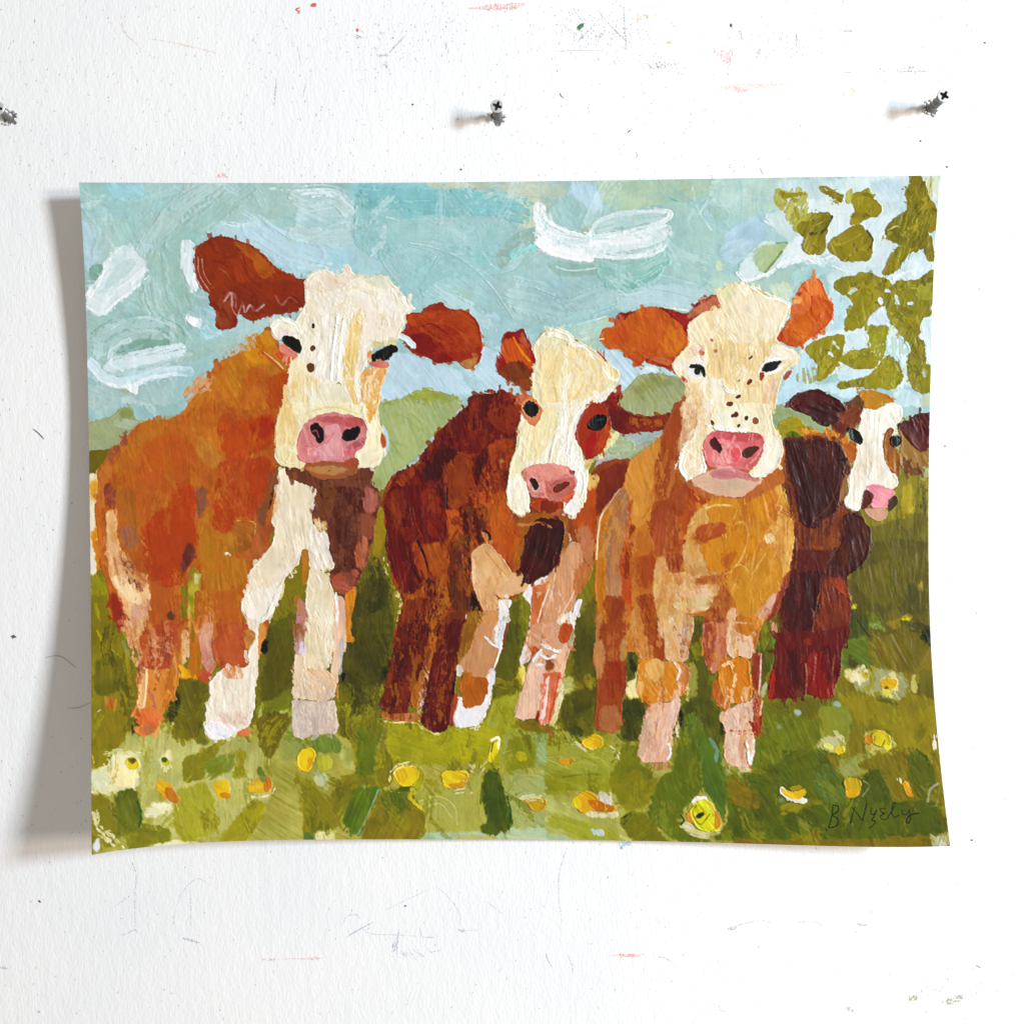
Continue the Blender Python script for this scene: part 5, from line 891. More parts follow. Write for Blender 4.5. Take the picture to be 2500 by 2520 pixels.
paint("""
# ============ cow four, far right
@B4
P cow4 6b2c22 c=5a2720 g=85 f=10 r=10 | 400,240 700,230 860,300 910,420 930,520 900,700 900,800 950,850 960,1000 900,1400 940,1550 910,1800 870,1917 860,1940 250,1940 330,1700 380,1400 500,1000 430,700 400,400
P cow4 a5641f c=b5701f g=40 f=10 r=14 | 540,180 620,190 700,220 760,190 800,200 860,220 900,260 980,280 990,400 940,460 880,380 800,270 700,240 560,230
P cow4 d8952c f=9 r=12 k=1.4 | 540,170 600,195 690,200 640,220 560,215
P cow4 c98a2c f=9 r=14 | 720,210 770,190 850,230 920,240 910,330 860,280
P cow4 5c5410 a=.8 f=12 | 400,230 480,190 560,240 500,260
P cow4 7a3422 c=863c24 g=80 f=9 r=10 | 400,400 430,460 440,600 440,740 480,900 520,940 470,700
P cow4 7d3524 c=8b4028 g=100 f=10 | 480,560 500,800 540,930 660,960 820,830 870,760 960,840 930,900 850,900 830,1100 760,1130 560,1120 500,1130 510,960 460,820
P cow4 522324 c=45201f g=75 f=9 r=10 k=1.8 | 420,270 520,280 620,265 760,255 830,290 880,370 910,410 900,460 870,520 850,700 830,820 760,870 710,880 690,940 640,960 570,930 530,900 520,700 450,520
S cow4 6a3634 w=14 a=.8 | 850,400 850,560 780,760 650,900
S cow4 6a3a36 w=12 a=.7 d=.2 | 560,320 640,300 720,340
S cow4 2f1414 w=20 | 850,420 905,415
P cow4 9c5a48 a=.8 f=12 g=95 | 860,640 920,480 920,640 850,780
P cow4 4f2426 c=5a2c2c g=70 f=9 r=10 k=1.7 | 870,860 960,840 1030,870 1090,960 1100,1060 1060,1190 980,1300 860,1345 745,1340 740,1240 860,1100 880,960
S cow4 a5705c w=10 a=.8 | 860,1060 800,1170 745,1250 735,1330
P cow4 6a2a22 c=5a2420 g=80 f=10 | 500,1120 760,1140 740,1320 720,1400 560,1340 480,1300
S cow4 9c4c34 w=12 a=.7 d=.2 | 510,1040 510,1200 480,1340
P cow4 54201f c=4a1c1e g=92 f=9 k=1.4 | 430,1340 560,1300 720,1290 730,1380 690,1560 640,1720 600,1790 450,1780 400,1700 400,1500
P cow4 7a2f1e c=85341d g=85 f=10 k=1.2 | 730,1340 870,1350 920,1500 940,1600 900,1780 870,1917 620,1917 650,1760 700,1560
P cow4 a33a1f f=12 g=60 a=.9 | 740,1350 860,1360 910,1480 860,1480 780,1420
S cow4 3c1414 w=9 a=.8 | 740,1360 800,1420 880,1490
S cow4 9a4a3a w=12 a=.8 d=.2 | 690,1460 660,1620 600,1780
P cow4 6c241e c=7a2a1e g=95 f=10 | 340,1780 450,1780 620,1800 640,1917 640,1940 320,1940
P cow4 a86020 a=.85 f=12 r=16 | 420,1810 540,1790 600,1800 560,1850 440,1860
P cow4 6d3a24 c=5a6a1c m=.4 g=95 f=12 | 260,1700 330,1640 370,1560 400,1700 340,1917 180,1930 200,1800
P cow4 d8a08c f=8 r=9 | 320,1760 360,1690 375,1720 340,1780 300,1800
P meadow 66701c c=a8b04c d=.05 f=10 | 200,1740 300,1680 310,1760 260,1917 180,1917
@C4
P cow4 6f211c c=5f1d1d g=92 f=9 r=10 k=1.4 | 330,60 640,50 900,10 920,0 870,180 860,330 810,500 780,575 690,570 600,540 560,560 430,570 280,580 300,430 340,280
P cow4 8c2a1e c=7a201c g=95 f=10 k=1.3 | 600,200 780,220 800,350 800,480 770,570 690,570 590,520 570,380
P cow4 531a1c a=.8 f=12 g=92 | 440,200 540,180 540,440 480,480 430,380
P cow4 a83a22 a=.8 f=12 g=95 | 280,560 320,360 345,340 330,500 300,580
S cow4 b87a66 w=12 a=.8 d=.2 | 580,300 590,420 580,540
S cow4 b5705c w=14 a=.8 | 810,230 790,400 800,540
S cow4 c48070 w=10 a=.7 d=.2 | 530,120 560,180 540,300
P cow4 6c3a1c a=.8 f=14 r=16 | 500,490 560,480 560,560 480,560
P cow4 8c3020 a=.9 d=.1 f=10 | 560,110 640,90 620,150 570,160
@A4
P cow4/ear 5a2622 c=6b302a g=20 f=9 r=9 k=1.6 | 450,1900 480,1840 540,1800 620,1785 700,1790 750,1820 860,1880 900,1930 860,2060 700,2070 640,2000 560,1960 460,1930
P cow4/ear 6e3a30 c=7c4438 f=10 g=-30 k=1.3 | 860,1870 940,1880 1000,1820 1060,1917 1010,2030 960,2080 880,2060 910,1960
P cow4 a3641c c=b4701f g=30 f=9 r=10 k=1.5 | 1000,1800 1060,1785 1140,1790 1230,1830 1285,1880 1270,1917 1200,1930 1100,1980 1040,1960 1000,1890
P cow4 6f3a30 f=10 g=-60 | 930,1890 1000,1810 1040,1917 1010,1980 950,1960
@B4
P cow4/ear 4e2020 c=5c2826 g=20 f=9 k=1.8 r=12 | 500,-10 720,-30 850,-20 910,30 900,60 870,100 780,150 700,160 640,110 600,60 540,50
P cow4 7e352a c=8a4030 g=-40 f=10 | 880,40 1000,-20 1010,80 960,170 900,200 840,220 800,170 860,110
P cow4 6f2a20 f=10 | 780,150 870,110 900,190 860,220 820,210
# head of cow four
P cow4/face ebe0cb c=f0e8d8 g=92 f=9 r=8 k=1.6 | 1010,60 1040,20 1120,30 1200,-10 1260,-30 1330,0 1340,80 1290,160 1220,180 1200,230 1190,300 1200,420 1240,490 1290,560 1310,590 1290,640 1220,640 1060,620 1040,700 1010,780 1000,830 960,820 900,790 885,740 920,680 920,560 960,440 980,400 990,300 1000,260 980,180 1010,120
P cow4/face e0cfb4 a=.6 f=14 g=92 d=.15 | 1000,260 1050,300 1060,520 980,520
S cow4/face d8c29c w=12 a=.6 d=.2 | 1000,330 1000,520 960,640
S cow4/face f6f0e4 w=26 a=.8 d=.15 k=1.8 | 1100,300 1110,420 1090,560
P cow4/eye_patch 8c5e14 c=a06c1a g=85 f=9 r=10 k=1.3 | 1260,160 1290,180 1250,240 1250,310 1300,350 1330,440 1310,510 1290,540 1230,480 1200,420 1195,260 1220,190
P cow4/ear 9a6a4c c=8a5840 g=60 f=10 k=1.2 | 1290,180 1340,240 1330,320 1310,400 1320,480 1390,500 1500,490 1555,430 1555,330 1450,330 1400,250 1330,180
P cow4/ear 6b4030 a=.9 f=10 r=14 d=.05 | 1320,420 1380,400 1420,480 1500,500 1500,540 1400,550 1340,500
P cow4/ear 562626 c=6a302c g=60 f=9 r=9 k=1.7 | 1290,160 1360,110 1410,100 1470,50 1565,40 1565,340 1540,330 1490,375 1450,330 1400,280 1340,220
S cow4/ear 8a4a3e w=12 a=.6 | 1480,110 1500,240 1470,310
P cow4/eye 161c22 f=7 r=10 k=1.8 | 905,170 950,158 990,190 1010,230 1030,260 1020,300 990,290 970,270 920,280 920,220
P cow4/eye 1a2226 f=7 r=9 k=1.7 | 1240,250 1290,232 1335,245 1330,300 1290,330 1250,310
P cow4/muzzle e28c96 c=ea9ca4 g=30 f=8 r=9 k=1.4 | 1040,630 1120,620 1250,640 1285,660 1270,700 1230,740 1220,800 1140,800 1080,790 1100,720
P cow4/muzzle 572a22 c=6c3c24 f=8 r=12 | 1035,660 1070,650 1130,700 1090,760 1050,800 1005,810 1020,740
P cow4/muzzle 54401c f=9 r=12 | 1230,740 1290,690 1310,760 1250,820 1225,830
P cow4/muzzle c79c86 c=b88a74 f=9 r=9 | 1030,800 1140,805 1225,810 1210,880 1120,895 1050,840
# ============ cow two
@B2
P cow2 7a3a1e f=9 | 1590,560 2040,700 2180,700 2100,1000 1700,960 1560,800
@A2
P cow2/ear 8c2c20 c=a03c2a f=9 r=8 k=1.4 | 1540,1420 1570,1330 1660,1330 1710,1290 1750,1370 1790,1460 1800,1530 1825,1560 1800,1620 1780,1680 1600,1720 1500,1640 1500,1580 1550,1490
P cow2/ear c0571c c=b04a18 g=70 f=10 r=10 k=1.3 | 1560,1380 1640,1400 1700,1420 1760,1480 1790,1600 1770,1660 1700,1570 1590,1600 1540,1510
S cow2/ear da8230 w=16 a=.8 d=.2 | 1640,1380 1700,1480 1770,1560
P cow2/ear b0605c f=12 d=.1 a=.8 | 1670,1390 1720,1360 1780,1440 1760,1480
P cow2/ear 84481a c=70340f g=30 f=8 r=9 k=1.6 | 1515,1650 1570,1590 1660,1555 1740,1590 1785,1680 1780,1790 1740,1790 1690,1760 1600,1720
P cow2/ear 8c4a1c a=.8 f=10 g=60 | 1680,1700 1780,1720 1770,1800 1720,1810 1700,1760
@B2
P cow2 7c3318 c=8c3c18 g=82 f=10 r=10 | 1260,0 1400,-90 1600,-110 1700,-60 1740,0 1700,150 1640,400 1590,560 1570,800 1720,1100 1720,1200 1640,1260 1660,1300 1760,1400 1640,1500 1560,1560 1600,1700 1560,1930 690,1930 730,1700 790,1530 700,1400 640,1150 640,950 610,760 650,620 700,530 880,460 1040,240 1200,60
P cow2 6b2616 c=7a2c14 g=78 f=12 | 720,520 900,460 1100,380 1340,400 1420,320 1400,560 1340,760 1250,950 1100,1060 950,1100 660,1000 620,760 680,600
@A2
P cow2 5c1e12 c=6c2614 g=35 f=9 r=9 k=1.4 | 1265,1870 1290,1830 1400,1820 1520,1800 1600,1860 1680,1850 1740,1917 1700,2060 1620,2100 1380,2220 1230,2100 1200,1980 1290,1917
P cow2 a8603c f=10 d=.05 | 1400,1800 1440,1780 1520,1800 1480,1820
P cow2 7c2c18 f=9 k=1.3 | 1520,1790 1570,1790 1620,1850 1660,1917 1600,1917 1520,1840
P cow2 c87a5a c=b8684a f=9 r=9 k=1.3 | 1650,1840 1740,1815 1820,1850 1860,1930 1800,1917 1760,1880 1700,1890 1680,1960 1640,1917
@B2
P cow2 5e2012 c=6f2914 g=65 f=10 k=1.3 | 1230,30 1400,-60 1650,-40 1690,100 1650,260 1500,260 1430,330 1340,380 1200,360 1060,360 950,420 880,440 1040,220
P cow2 7e3212 c=6b2812 g=80 f=12 | 1380,-20 1700,-20 1690,120 1640,240 1500,160 1420,120
P cow2 8c3812 c=9a4012 g=100 f=9 k=1.3 | 1430,330 1540,250 1650,270 1640,400 1610,470 1580,440 1440,440 1380,560 1400,440
P cow2 4a1810 c=561c10 g=55 f=10 k=1.2 | 1000,330 1200,340 1200,380 1100,470 1060,600 960,600 880,560 960,440
P cow2 3f1610 a=.75 f=12 g=95 | 1380,380 1430,320 1430,400 1370,560 1320,700 1310,540
P cow2 7a3418 c=8c3f1a g=88 f=10 k=1.2 | 1090,480 1200,380 1320,440 1340,640 1260,780 1180,800 1110,780 1080,640
P cow2 8f3e1c a=.8 f=14 g=80 | 720,540 860,470 850,560 760,640 700,640
P cow2 581c12 c=6b2412 g=85 f=9 r=9 k=1.4 | 620,740 680,640 760,620 900,620 1050,580 1110,700 1110,1060 1000,1070 940,1090 920,980 840,1100 880,1300 950,1360 900,1440 800,1490 740,1420 680,1280 640,1100 640,920
P cow2 7c2e16 a=.8 f=14 g=85 d=.1 | 900,700 1000,620 1100,800 1100,1040 980,1040 940,800
P cow2 74301c a=.7 f=14 g=85 | 680,680 760,640 800,760 760,980 680,900
S cow2 8a4030 w=12 a=.6 d=.3 | 850,800 880,940 920,1020
S cow2 2a0e0c w=16 k=.6 | 820,1160 850,1280 920,1380
S cow2 2a0e0c w=16 k=.6 | 890,1060 950,1200 975,1340
S cow2 2e100c w=10 a=.8 k=.6 | 1120,640 1115,800
P cow2 8a3c16 c=9a4a1e g=75 f=9 r=9 k=1.3 | 900,1440 960,1360 980,1280 960,1100 1110,1060 1140,1200 1130,1560 1060,1600 980,1520 790,1530
P cow2 9c4a18 c=a8531c g=80 f=10 | 1120,820 1240,820 1260,940 1190,1040 1110,1040
P cow2 a8531e c=96461c g=95 f=9 r=8 k=1.4 | 1400,480 1500,440 1580,460 1570,620 1590,800 1640,900 1700,1000 1740,1060 1710,1190 1640,1270 1600,1230 1540,1180 1470,1080 1460,960 1430,790 1340,740 1360,600
S cow2 c07a44 w=12 a=.7 d=.2 | 1440,520 1480,760 1600,1000 1690,1100
S cow2 c4865c w=10 a=.6 d=.2 | 1560,500 1540,640 1570,760
P cow2 cf9470 f=8 r=8 k=1.3 | 1510,420 1560,410 1580,450 1530,450
P cow2 60301e c=703a22 g=85 f=9 r=10 k=1.4 | 1270,780 1340,800 1430,790 1440,920 1420,980 1360,1040 1270,1030 1250,960
P cow2 593021 c=6e4630 g=30 f=9 k=1.4 | 1140,1080 1240,1040 1340,1040 1420,1000 1450,1060 1360,1130 1290,1150 1240,1100 1180,1140
S cow2 b98a60 w=40 d=.1 k=1.4 | 1400,1000 1430,1040 1450,1080 1380,1100
S cow2 241010 w=20 k=1 | 1420,980 1450,1010 1460,1050
P cow2 56281c c=66341f g=88 f=9 r=9 k=1.4 | 1130,1160 1180,1090 1250,1080 1300,1150 1300,1300 1320,1460 1360,1540 1385,1610 1320,1620 1240,1600 1150,1610 1130,1400
S cow2 2a1214 w=26 k=1.2 | 1300,1200 1310,1380 1340,1500 1370,1600
P cow2 2f1618 f=9 | 1310,1460 1350,1530 1385,1610 1310,1615
# tan chest
P cow2/chest cf9e70 c=d9ae84 g=70 f=9 r=8 k=1.4 | 1300,1160 1380,1090 1440,1080 1500,1130 1560,1200 1610,1280 1630,1330 1700,1300 1740,1350 1780,1400 1700,1460 1560,1510 1500,1480 1480,1420 1500,1520 1530,1600 1400,1610 1360,1520 1320,1420
S cow2/chest b88458 w=10 a=.7 | 1420,1140 1500,1240 1600,1340
P cow2/chest d8ab82 c=cda078 g=-25 f=8 k=1.5 | 1500,1400 1620,1330 1700,1290 1740,1350 1760,1420 1600,1510 1520,1500
P cow2/chest e6dcd6 c=d8cccb g=-60 f=10 r=10 | 1700,1480 1760,1400 1860,1340 1930,1330 1930,1500 1850,1600 1790,1760 1760,1700 1780,1560
# legs of cow two
@B2
P cow2 6b2c16 c=7a341a g=88 f=9 k=1.3 | 790,1530 980,1510 960,1650 940,1800 890,1930 690,1930 740,1720
P cow2 964a28 c=a5562e g=88 f=9 | 980,1520 1060,1580 1130,1560 1060,1700 1040,1930 930,1930 960,1700
P cow2 703420 c=5c2a1a g=86 f=9 k=1.3 | 1120,1640 1280,1600 1260,1740 1240,1930 1040,1930 1060,1760
P cow2 8a5230 c=a06a44 g=95 f=9 k=1.2 | 1280,1620 1390,1610 1370,1760 1320,1930 1230,1930 1260,1740
S cow2 f0d8c0 w=10 a=.9 k=1.6 | 1270,1640 1255,1740 1240,1800
P cow2 c99468 c=b98054 g=95 f=9 k=1.3 | 1390,1610 1540,1600 1520,1700 1480,1800 1340,1850 1370,1740
P cow2 c48c62 a=.9 f=12 | 1340,1850 1480,1800 1500,1930 1320,1930
P cow2 e9dfd2 c=d0c9c8 g=80 f=8 r=9 k=1.6 | 1520,1510 1620,1520 1590,1640 1560,1760 1540,1930 1490,1930 1510,1820 1460,1860 1480,1760 1530,1660
S cow2 9aa4b4 w=22 a=.8 d=.15 | 1560,1660 1530,1780 1510,1880
S cow2 f4f0ea w=20 k=2 | 1430,1810 1470,1880 1530,1900
@C2
P cow2 5a2416 c=6b2c1c g=98 f=9 r=10 k=1.4 | 740,-20 950,-20 980,100 940,280 900,400 840,560 800,690 680,690 590,640 575,610 630,490 680,280 720,120
P cow2 9a4f34 c=8a4028 g=95 f=9 k=1.2 | 980,-20 1060,-20 1040,200 990,330 940,500 900,640 830,650 840,540 920,380 960,160
P cow2 c99478 c=e0c0ae g=95 f=9 d=.05 | 960,340 990,380 950,520 930,640 890,700 900,600
S cow2 d8c8cc w=20 a=.9 d=.1 | 950,490 920,600 895,680
P cow2 9a4a34 c=d0998a g=15 f=9 r=10 k=1.3 | 600,680 690,690 800,690 860,680 930,720 920,740 800,755 690,740 610,720
P cow2 561e18 c=652818 g=97 f=9 k=1.4 r=10 | 1060,-20 1230,-20 1210,160 1200,330 1180,470 1180,640 1170,720 1100,830 1040,850 940,800 915,760 960,560 1000,330
S cow2 381012 w=16 | 1190,360 1170,470 1160,530
P cow2 a8503c a=.9 f=10 d=.05 g=95 | 1160,560 1200,510 1210,600 1170,760 1140,780
P cow2 7c4428 c=94583a g=97 f=9 k=1.2 | 1240,-20 1360,-20 1310,200 1260,310 1210,300 1230,150
P cow2 c0906c c=b5805a g=100 f=9 k=1.4 | 1360,-20 1500,-20 1450,100 1530,180 1500,300 1440,410 1300,400 1270,340 1200,340 1260,240 1310,150
S cow2 ede4dc w=24 k=2 | 1420,90 1470,140 1540,170
S cow2 cfd2da w=36 a=.9 d=.08 | 1560,-20 1540,90 1520,160
S cow2 f0eae4 w=14 k=1.8 | 1540,100 1530,210 1490,330
P cow2 e6dcd4 c=cfd0d8 g=95 f=9 r=9 k=1.3 | 1430,420 1490,330 1480,440 1460,600 1420,700 1380,780 1260,810 1180,790 1180,700 1220,540 1260,640 1400,620
P cow2 a04c18 c=8c3e14 g=75 f=8 r=10 k=1.5 | 1250,370 1300,400 1440,405 1430,560 1400,610 1340,640 1260,650 1240,600 1240,540 1205,500 1220,440
P cow2 d3c0b0 f=9 r=12 d=.1 | 1190,300 1240,320 1240,380 1200,400
# right foreleg of cow two
@B2
P cow2 b4643a c=c27c54 g=100 f=9 k=1.2 | 1790,1420 1917,1380 2000,1300 2060,1500 2020,1700 1940,1930 1770,1930 1760,1760
@B3
P cow2 c99876 c=bd8866 g=97 f=8 r=9 k=1.6 | 85,1090 180,1070 260,1075 290,1200 290,1300 240,1440 200,1560 120,1690 0,1760 -60,1740 -40,1500 0,1350 60,1200
S cow2 e3bfa4 w=10 a=.8 | 240,1300 190,1480 100,1640
S cow2 e3c0a6 w=10 a=.7 | 60,1240 30,1450 -30,1640
S cow2 f0d8c8 w=12 a=.8 | -110,1780 -60,1600 0,1440
P cow2 b07048 a=.9 f=10 g=95 | 200,1300 320,1150 360,1180 330,1330 240,1490 200,1480
P cow2 d9cfd2 f=9 r=12 k=1.4 | 120,980 160,960 190,1010 190,1070 100,1080 60,1140 20,1200 0,1290 -20,1260 60,1140
P cow2 e3d8dc c=c8ccd8 g=110 f=9 r=10 | 200,1560 270,1470 250,1560 200,1700 190,1800 150,1900 120,1917 140,1780
P cow2 ecdccb f=9 k=1.4 | 60,1740 160,1600 190,1640 200,1740 180,1800 160,1740 130,1680
P cow2 b5683f c=a55a36 f=9 k=1.3 g=50 | 70,1740 130,1680 180,1760 180,1860 100,1880 50,1830
P cow2 dcc0b0 c=cfa890 f=8 k=1.6 r=10 g=40 | -40,1790 50,1770 75,1830 60,1880 -20,1870
@C2
P cow2 c89476 c=b98262 g=40 f=9 r=10 k=1.5 | 1740,60 1800,-20 1900,-20 2000,40 1990,130 1900,170 1800,210 1730,170
P cow2 b05c34 f=9 k=1.2 g=80 | 1780,160 1850,180 1800,260 1770,280
P cow2 e3d3c8 c=f0e8e4 f=9 k=1.4 g=80 | 1720,150 1770,180 1770,260 1730,300 1690,300
P cow2 d0a48c c=dbb49e g=98 f=8 k=1.5 r=8 | 1770,290 1860,180 1917,160 1960,180 1890,340 1850,560 1820,740 1650,730 1660,680 1720,480
P cow2 c98a68 c=d8a080 g=98 f=9 k=1.3 | 1900,330 1940,280 2000,300 2020,420 2010,600 1970,770 1850,760 1840,640 1870,500
S cow2 e9e0d8 w=30 k=2 d=.05 | 1800,270 1870,190 1930,230
S cow2 f0e8e6 w=24 k=1.8 | 1820,310 1900,300 1990,270
P cow2 e8c4b8 c=f0d8d0 g=97 f=9 k=1.4 | 1880,480 1930,380 1960,400 1940,620 1930,740 1860,740 1850,640
P cow2 7e2a1c f=8 g=97 | 1830,650 1850,690 1850,750 1810,750
P meadow 7e7a38 c=a05c3c m=.5 a=.7 f=16 | 1700,760 1860,770 2000,790 1950,850 1720,830
@C3
P cow2 cda088 c=bd8464 f=9 k=1.5 g=60 | -60,-20 60,-20 110,60 190,30 190,140 130,280 90,340 -40,330
P cow2 a8522e c=b8643c g=70 f=9 k=1.4 | 90,20 180,-20 190,80 120,140 80,110
P cow2 7a3c24 f=9 k=1.2 | 0,250 50,270 40,340 -10,370 -40,330
S cow2 f2ebe6 w=34 k=2.2 | -50,140 20,180 80,200
S cow2 efe4dc w=30 k=2 | -60,230 0,260 50,240
P cow2 e0b8a0 c=d29c7c g=95 f=9 | 60,230 150,120 130,300 100,420 60,360
P cow2 d0704a c=e3b0a8 m=.7 g=95 f=8 k=1.4 | -60,370 60,370 110,360 70,560 20,740 -40,790 -70,760
S cow2 e9c8c0 w=26 a=.9 k=1.6 | 0,400 -20,560 -50,720
S cow2 c44a24 w=14 a=.8 | 80,400 40,600 0,760
P meadow e6e9c8 c=c3cc90 g=100 f=9 d=.05 | 100,440 130,460 90,620 50,760 20,790 60,620
P meadow 6f8a70 c=dfe8d8 f=9 d=.15 | 170,80 200,20 190,120 160,180
# body behind the head of cow two, right side
@B3
P cow2 7c3520 c=8c3e22 g=95 f=10 r=10 | 270,640 400,440 640,400 660,440 590,620 480,760 400,900 370,1100 350,1260 290,1260 250,1080 190,1060 180,1000 120,960 100,860 200,860
P cow2 a5542a c=b5633a g=90 f=12 | 300,620 380,600 370,900 380,1000 350,1150 290,1140 280,960 200,960 200,880
P cow2 b98060 f=12 a=.8 g=95 d=.05 | 200,980 320,930 360,1100 340,1280 280,1240 270,1090
P cow2 6b2a20 c=762f24 g=95 f=12 a=.9 | 400,500 620,420 600,600 460,760 390,880 380,700
P cow2 d8b070 c=c98a4c f=10 r=18 d=.12 | 300,560 390,520 380,640 300,660
P cow2 4c1c16 c=5c241c g=90 f=10 | -20,880 60,870 130,960 140,1000 100,1060 60,1140 -20,1270
P cow2/ear 742e18 c=8a3c1c g=15 f=10 r=12 k=1.3 | 440,-20 540,0 640,60 780,80 900,80 960,20 960,130 910,180 780,210 640,210 540,200 480,150 460,60
P cow2/ear a5603c a=.6 d=.3 f=10 | 620,90 780,110 900,110 880,160 700,170
P cow2/ear 6a2420 a=.8 f=12 | 470,40 560,100 600,200 520,190 480,130
@A3
P cow2/ear 7c2e16 c=8c381c f=10 r=12 g=60 | 320,1917 440,1840 540,1780 570,1740 560,1830 545,1930
P cow2/ear 9a4844 f=9 | 510,1790 560,1740 570,1770 550,1830 520,1850
P cow2 8a2c20 f=8 | 190,1385 260,1415 200,1420
P cow2 a03a20 f=7 r=6 | 370,1480 430,1530 480,1585 430,1560
# head of cow two
@A2
P cow2/face e6d9b2 c=dccca0 g=70 f=9 r=9 k=1.6 | 1790,1460 1840,1360 1930,1310 2040,1320 2110,1390 2200,1430 2300,1500 2360,1570 2470,1640 2470,1700 2430,1760 2350,1860 2240,1930 2200,1990 2050,1990 1830,1990 1780,1800 1790,1660 1820,1580
S cow2/face efe6cc w=60 k=2 d=.1 r=14 | 1850,1420 1960,1350 2070,1380 2090,1420
S cow2/face d3c498 w=20 a=.7 | 1830,1460 1880,1400 1920,1420 1850,1520
@A3
P cow2/face ead2a4 c=e3c694 g=95 f=9 r=8 k=1.7 | -60,1500 60,1470 190,1440 290,1450 380,1540 460,1600 550,1640 560,1700 500,1730 430,1800 330,1880 200,1930 -60,1930
P cow2/face f3ecdc c=e3d4b4 g=40 f=9 k=1.8 d=.05 | 190,1900 310,1850 430,1800 530,1740 500,1790 440,1880 330,1917
S cow2/face f4efe2 w=22 k=2 | 430,1620 490,1700 540,1700
S cow2/face f4efe4 w=24 k=2 d=.1 | 190,1440 290,1450 360,1540
S cow2/face efe3c4 w=30 a=.8 d=.15 k=1.7 | 60,1310 150,1350 190,1400
P cow2/face d8cfa4 a=.7 f=14 g=30 | -60,1380 100,1380 180,1420 0,1480
S cow2/face dcb87c w=30 a=.6 d=.2 | 60,1540 30,1700 60,1880
S cow2/face dcb87c w=30 a=.6 d=.2 | 200,1580 280,1700 200,1850
S cow2/face f4e7cc w=26 a=.7 d=.2 k=1.7 | 130,1560 120,1750 130,1900
H cow2/face f0dcb4 C=dfc08c,f3e6cc N=24 w=18 l=120 g=60 j=40 a=0.32 f=6 | 20,1500 380,1560 480,1680 260,1860 20,1880
@B2
P cow2/face e9dcb0 c=efe6c6 g=95 f=9 r=9 k=1.6 | 1700,110 1740,60 1830,-20 2160,-20 2140,200 2180,400 2200,450 2160,500 2060,460 1900,460 1760,490 1700,560 1740,640 1760,720 1760,800 1770,840 1720,865 1660,850 1610,800 1585,700 1600,560 1620,460 1680,300
P cow2/face d3dcb4 a=.7 f=12 g=100 | 1690,140 1720,130 1690,330 1640,440
P cow2/face f3eedc c=e6dcb8 g=80 f=9 k=1.8 r=9 | 1600,580 1720,560 1750,650 1770,730 1740,790 1780,840 1700,862 1640,830 1600,740
@B3
P cow2/face efe6cc c=f3ede0 g=97 f=9 r=8 k=1.7 | -220,-20 310,-20 250,60 240,120 210,200 220,320 270,440 290,430 310,520 290,620 290,740 240,830 180,862 110,820 130,780 200,730 210,640 210,560 160,500 60,470 -100,460 -200,480
P cow2/face e6d29c a=.75 f=14 g=95 d=.05 | -200,0 0,0 100,0 40,240 -100,420 -200,440
S cow2/face f6f2ea w=50 k=2 d=.1 | 280,10 200,130 170,260 150,420
S cow2/face f6f3ec w=60 k=2 r=10 | 200,490 250,560 240,680 170,800
P cow2/face c8b070 f=9 r=8 | 280,430 330,400 350,430 310,510 280,500
P cow2/face e3dcd8 c=f0ebe6 g=110 f=8 | 110,820 200,740 270,720 240,830 180,862
P cow2/eye_patch a04818 c=8c3814 g=90 f=8 r=9 k=1.4 | 240,110 260,50 320,-20 440,-20 470,60 500,160 480,220 440,330 360,400 290,430 250,350 215,280 210,200
P cow2/eye_patch 9c3028 a=.85 f=12 g=100 | 300,220 380,200 380,330 320,410 270,400
P cow2/eye_patch b85c2c a=.6 f=10 d=.08 g=110 | 400,180 500,150 480,230 420,330 360,400 370,330
P cow2/eye 121820 f=7 r=9 k=1.8 | 295,150 330,90 400,60 455,75 465,120 440,160 390,195 330,175
S cow2/eye 3c5a70 w=14 a=.8 | 370,110 430,100
P cow2/face d8a070 a=.5 f=10 | 460,190 520,190 500,230
@A2
P cow2/eye d08a68 c=c07850 f=8 k=1.4 | 1690,1900 1740,1850 1810,1850 1870,1930 1860,2000 1820,2070 1770,2060 1720,1990
P cow2/eye 121a26 f=7 r=8 k=1.8 | 1710,1910 1740,1880 1790,1875 1830,1910 1840,1960 1810,2010 1770,1990 1730,1960
S cow2/eye 40566c w=12 a=.7 | 1740,1890 1790,1900
S cow2/eye b87a5c w=16 | 1700,1960 1740,2010 1810,2070
# muzzle of cow two
@B2
P cow2/muzzle c98278 c=d0908a g=70 f=8 r=8 k=1.5 | 1690,530 1740,480 1830,455 1930,455 2060,465 2110,520 2130,600 2110,690 2060,730 1960,740 1850,720 1780,700 1750,640 1740,570
P cow2/muzzle dc9488 c=d08478 g=10 f=10 k=1.5 | 1700,540 1750,480 1920,460 2060,480 2040,540 1900,560 1800,550
P cow2/muzzle cda096 f=8 r=8 k=1.4 | 1740,570 1800,560 1860,580 1840,680 1790,690 1760,640
P cow2/nostril 4a2a24 f=7 r=9 k=.8 | 1765,575 1800,560 1835,600 1840,640 1810,670 1785,620
P cow2/muzzle a8551c c=94420f g=15 f=8 r=10 k=1.5 | 1750,780 1800,740 1880,720 1960,740 2000,740 2050,760 2010,830 1900,845 1830,830
P cow2/muzzle b8786c f=9 | 1900,690 2060,700 2000,750 1900,740
@B3
P cow2/muzzle b46c62 c=c47c70 g=20 f=10 k=1.3 | -30,620 60,560 150,540 215,580 210,650 150,720 60,720 -30,700
P cow2/nostril 7c4438 c=6a3c30 f=8 r=8 k=.8 | 40,680 45,630 100,600 180,580 170,620 110,650 70,690
P cow2/muzzle d8643c a=.85 f=9 d=.08 | 100,730 150,680 215,640 205,700 140,760
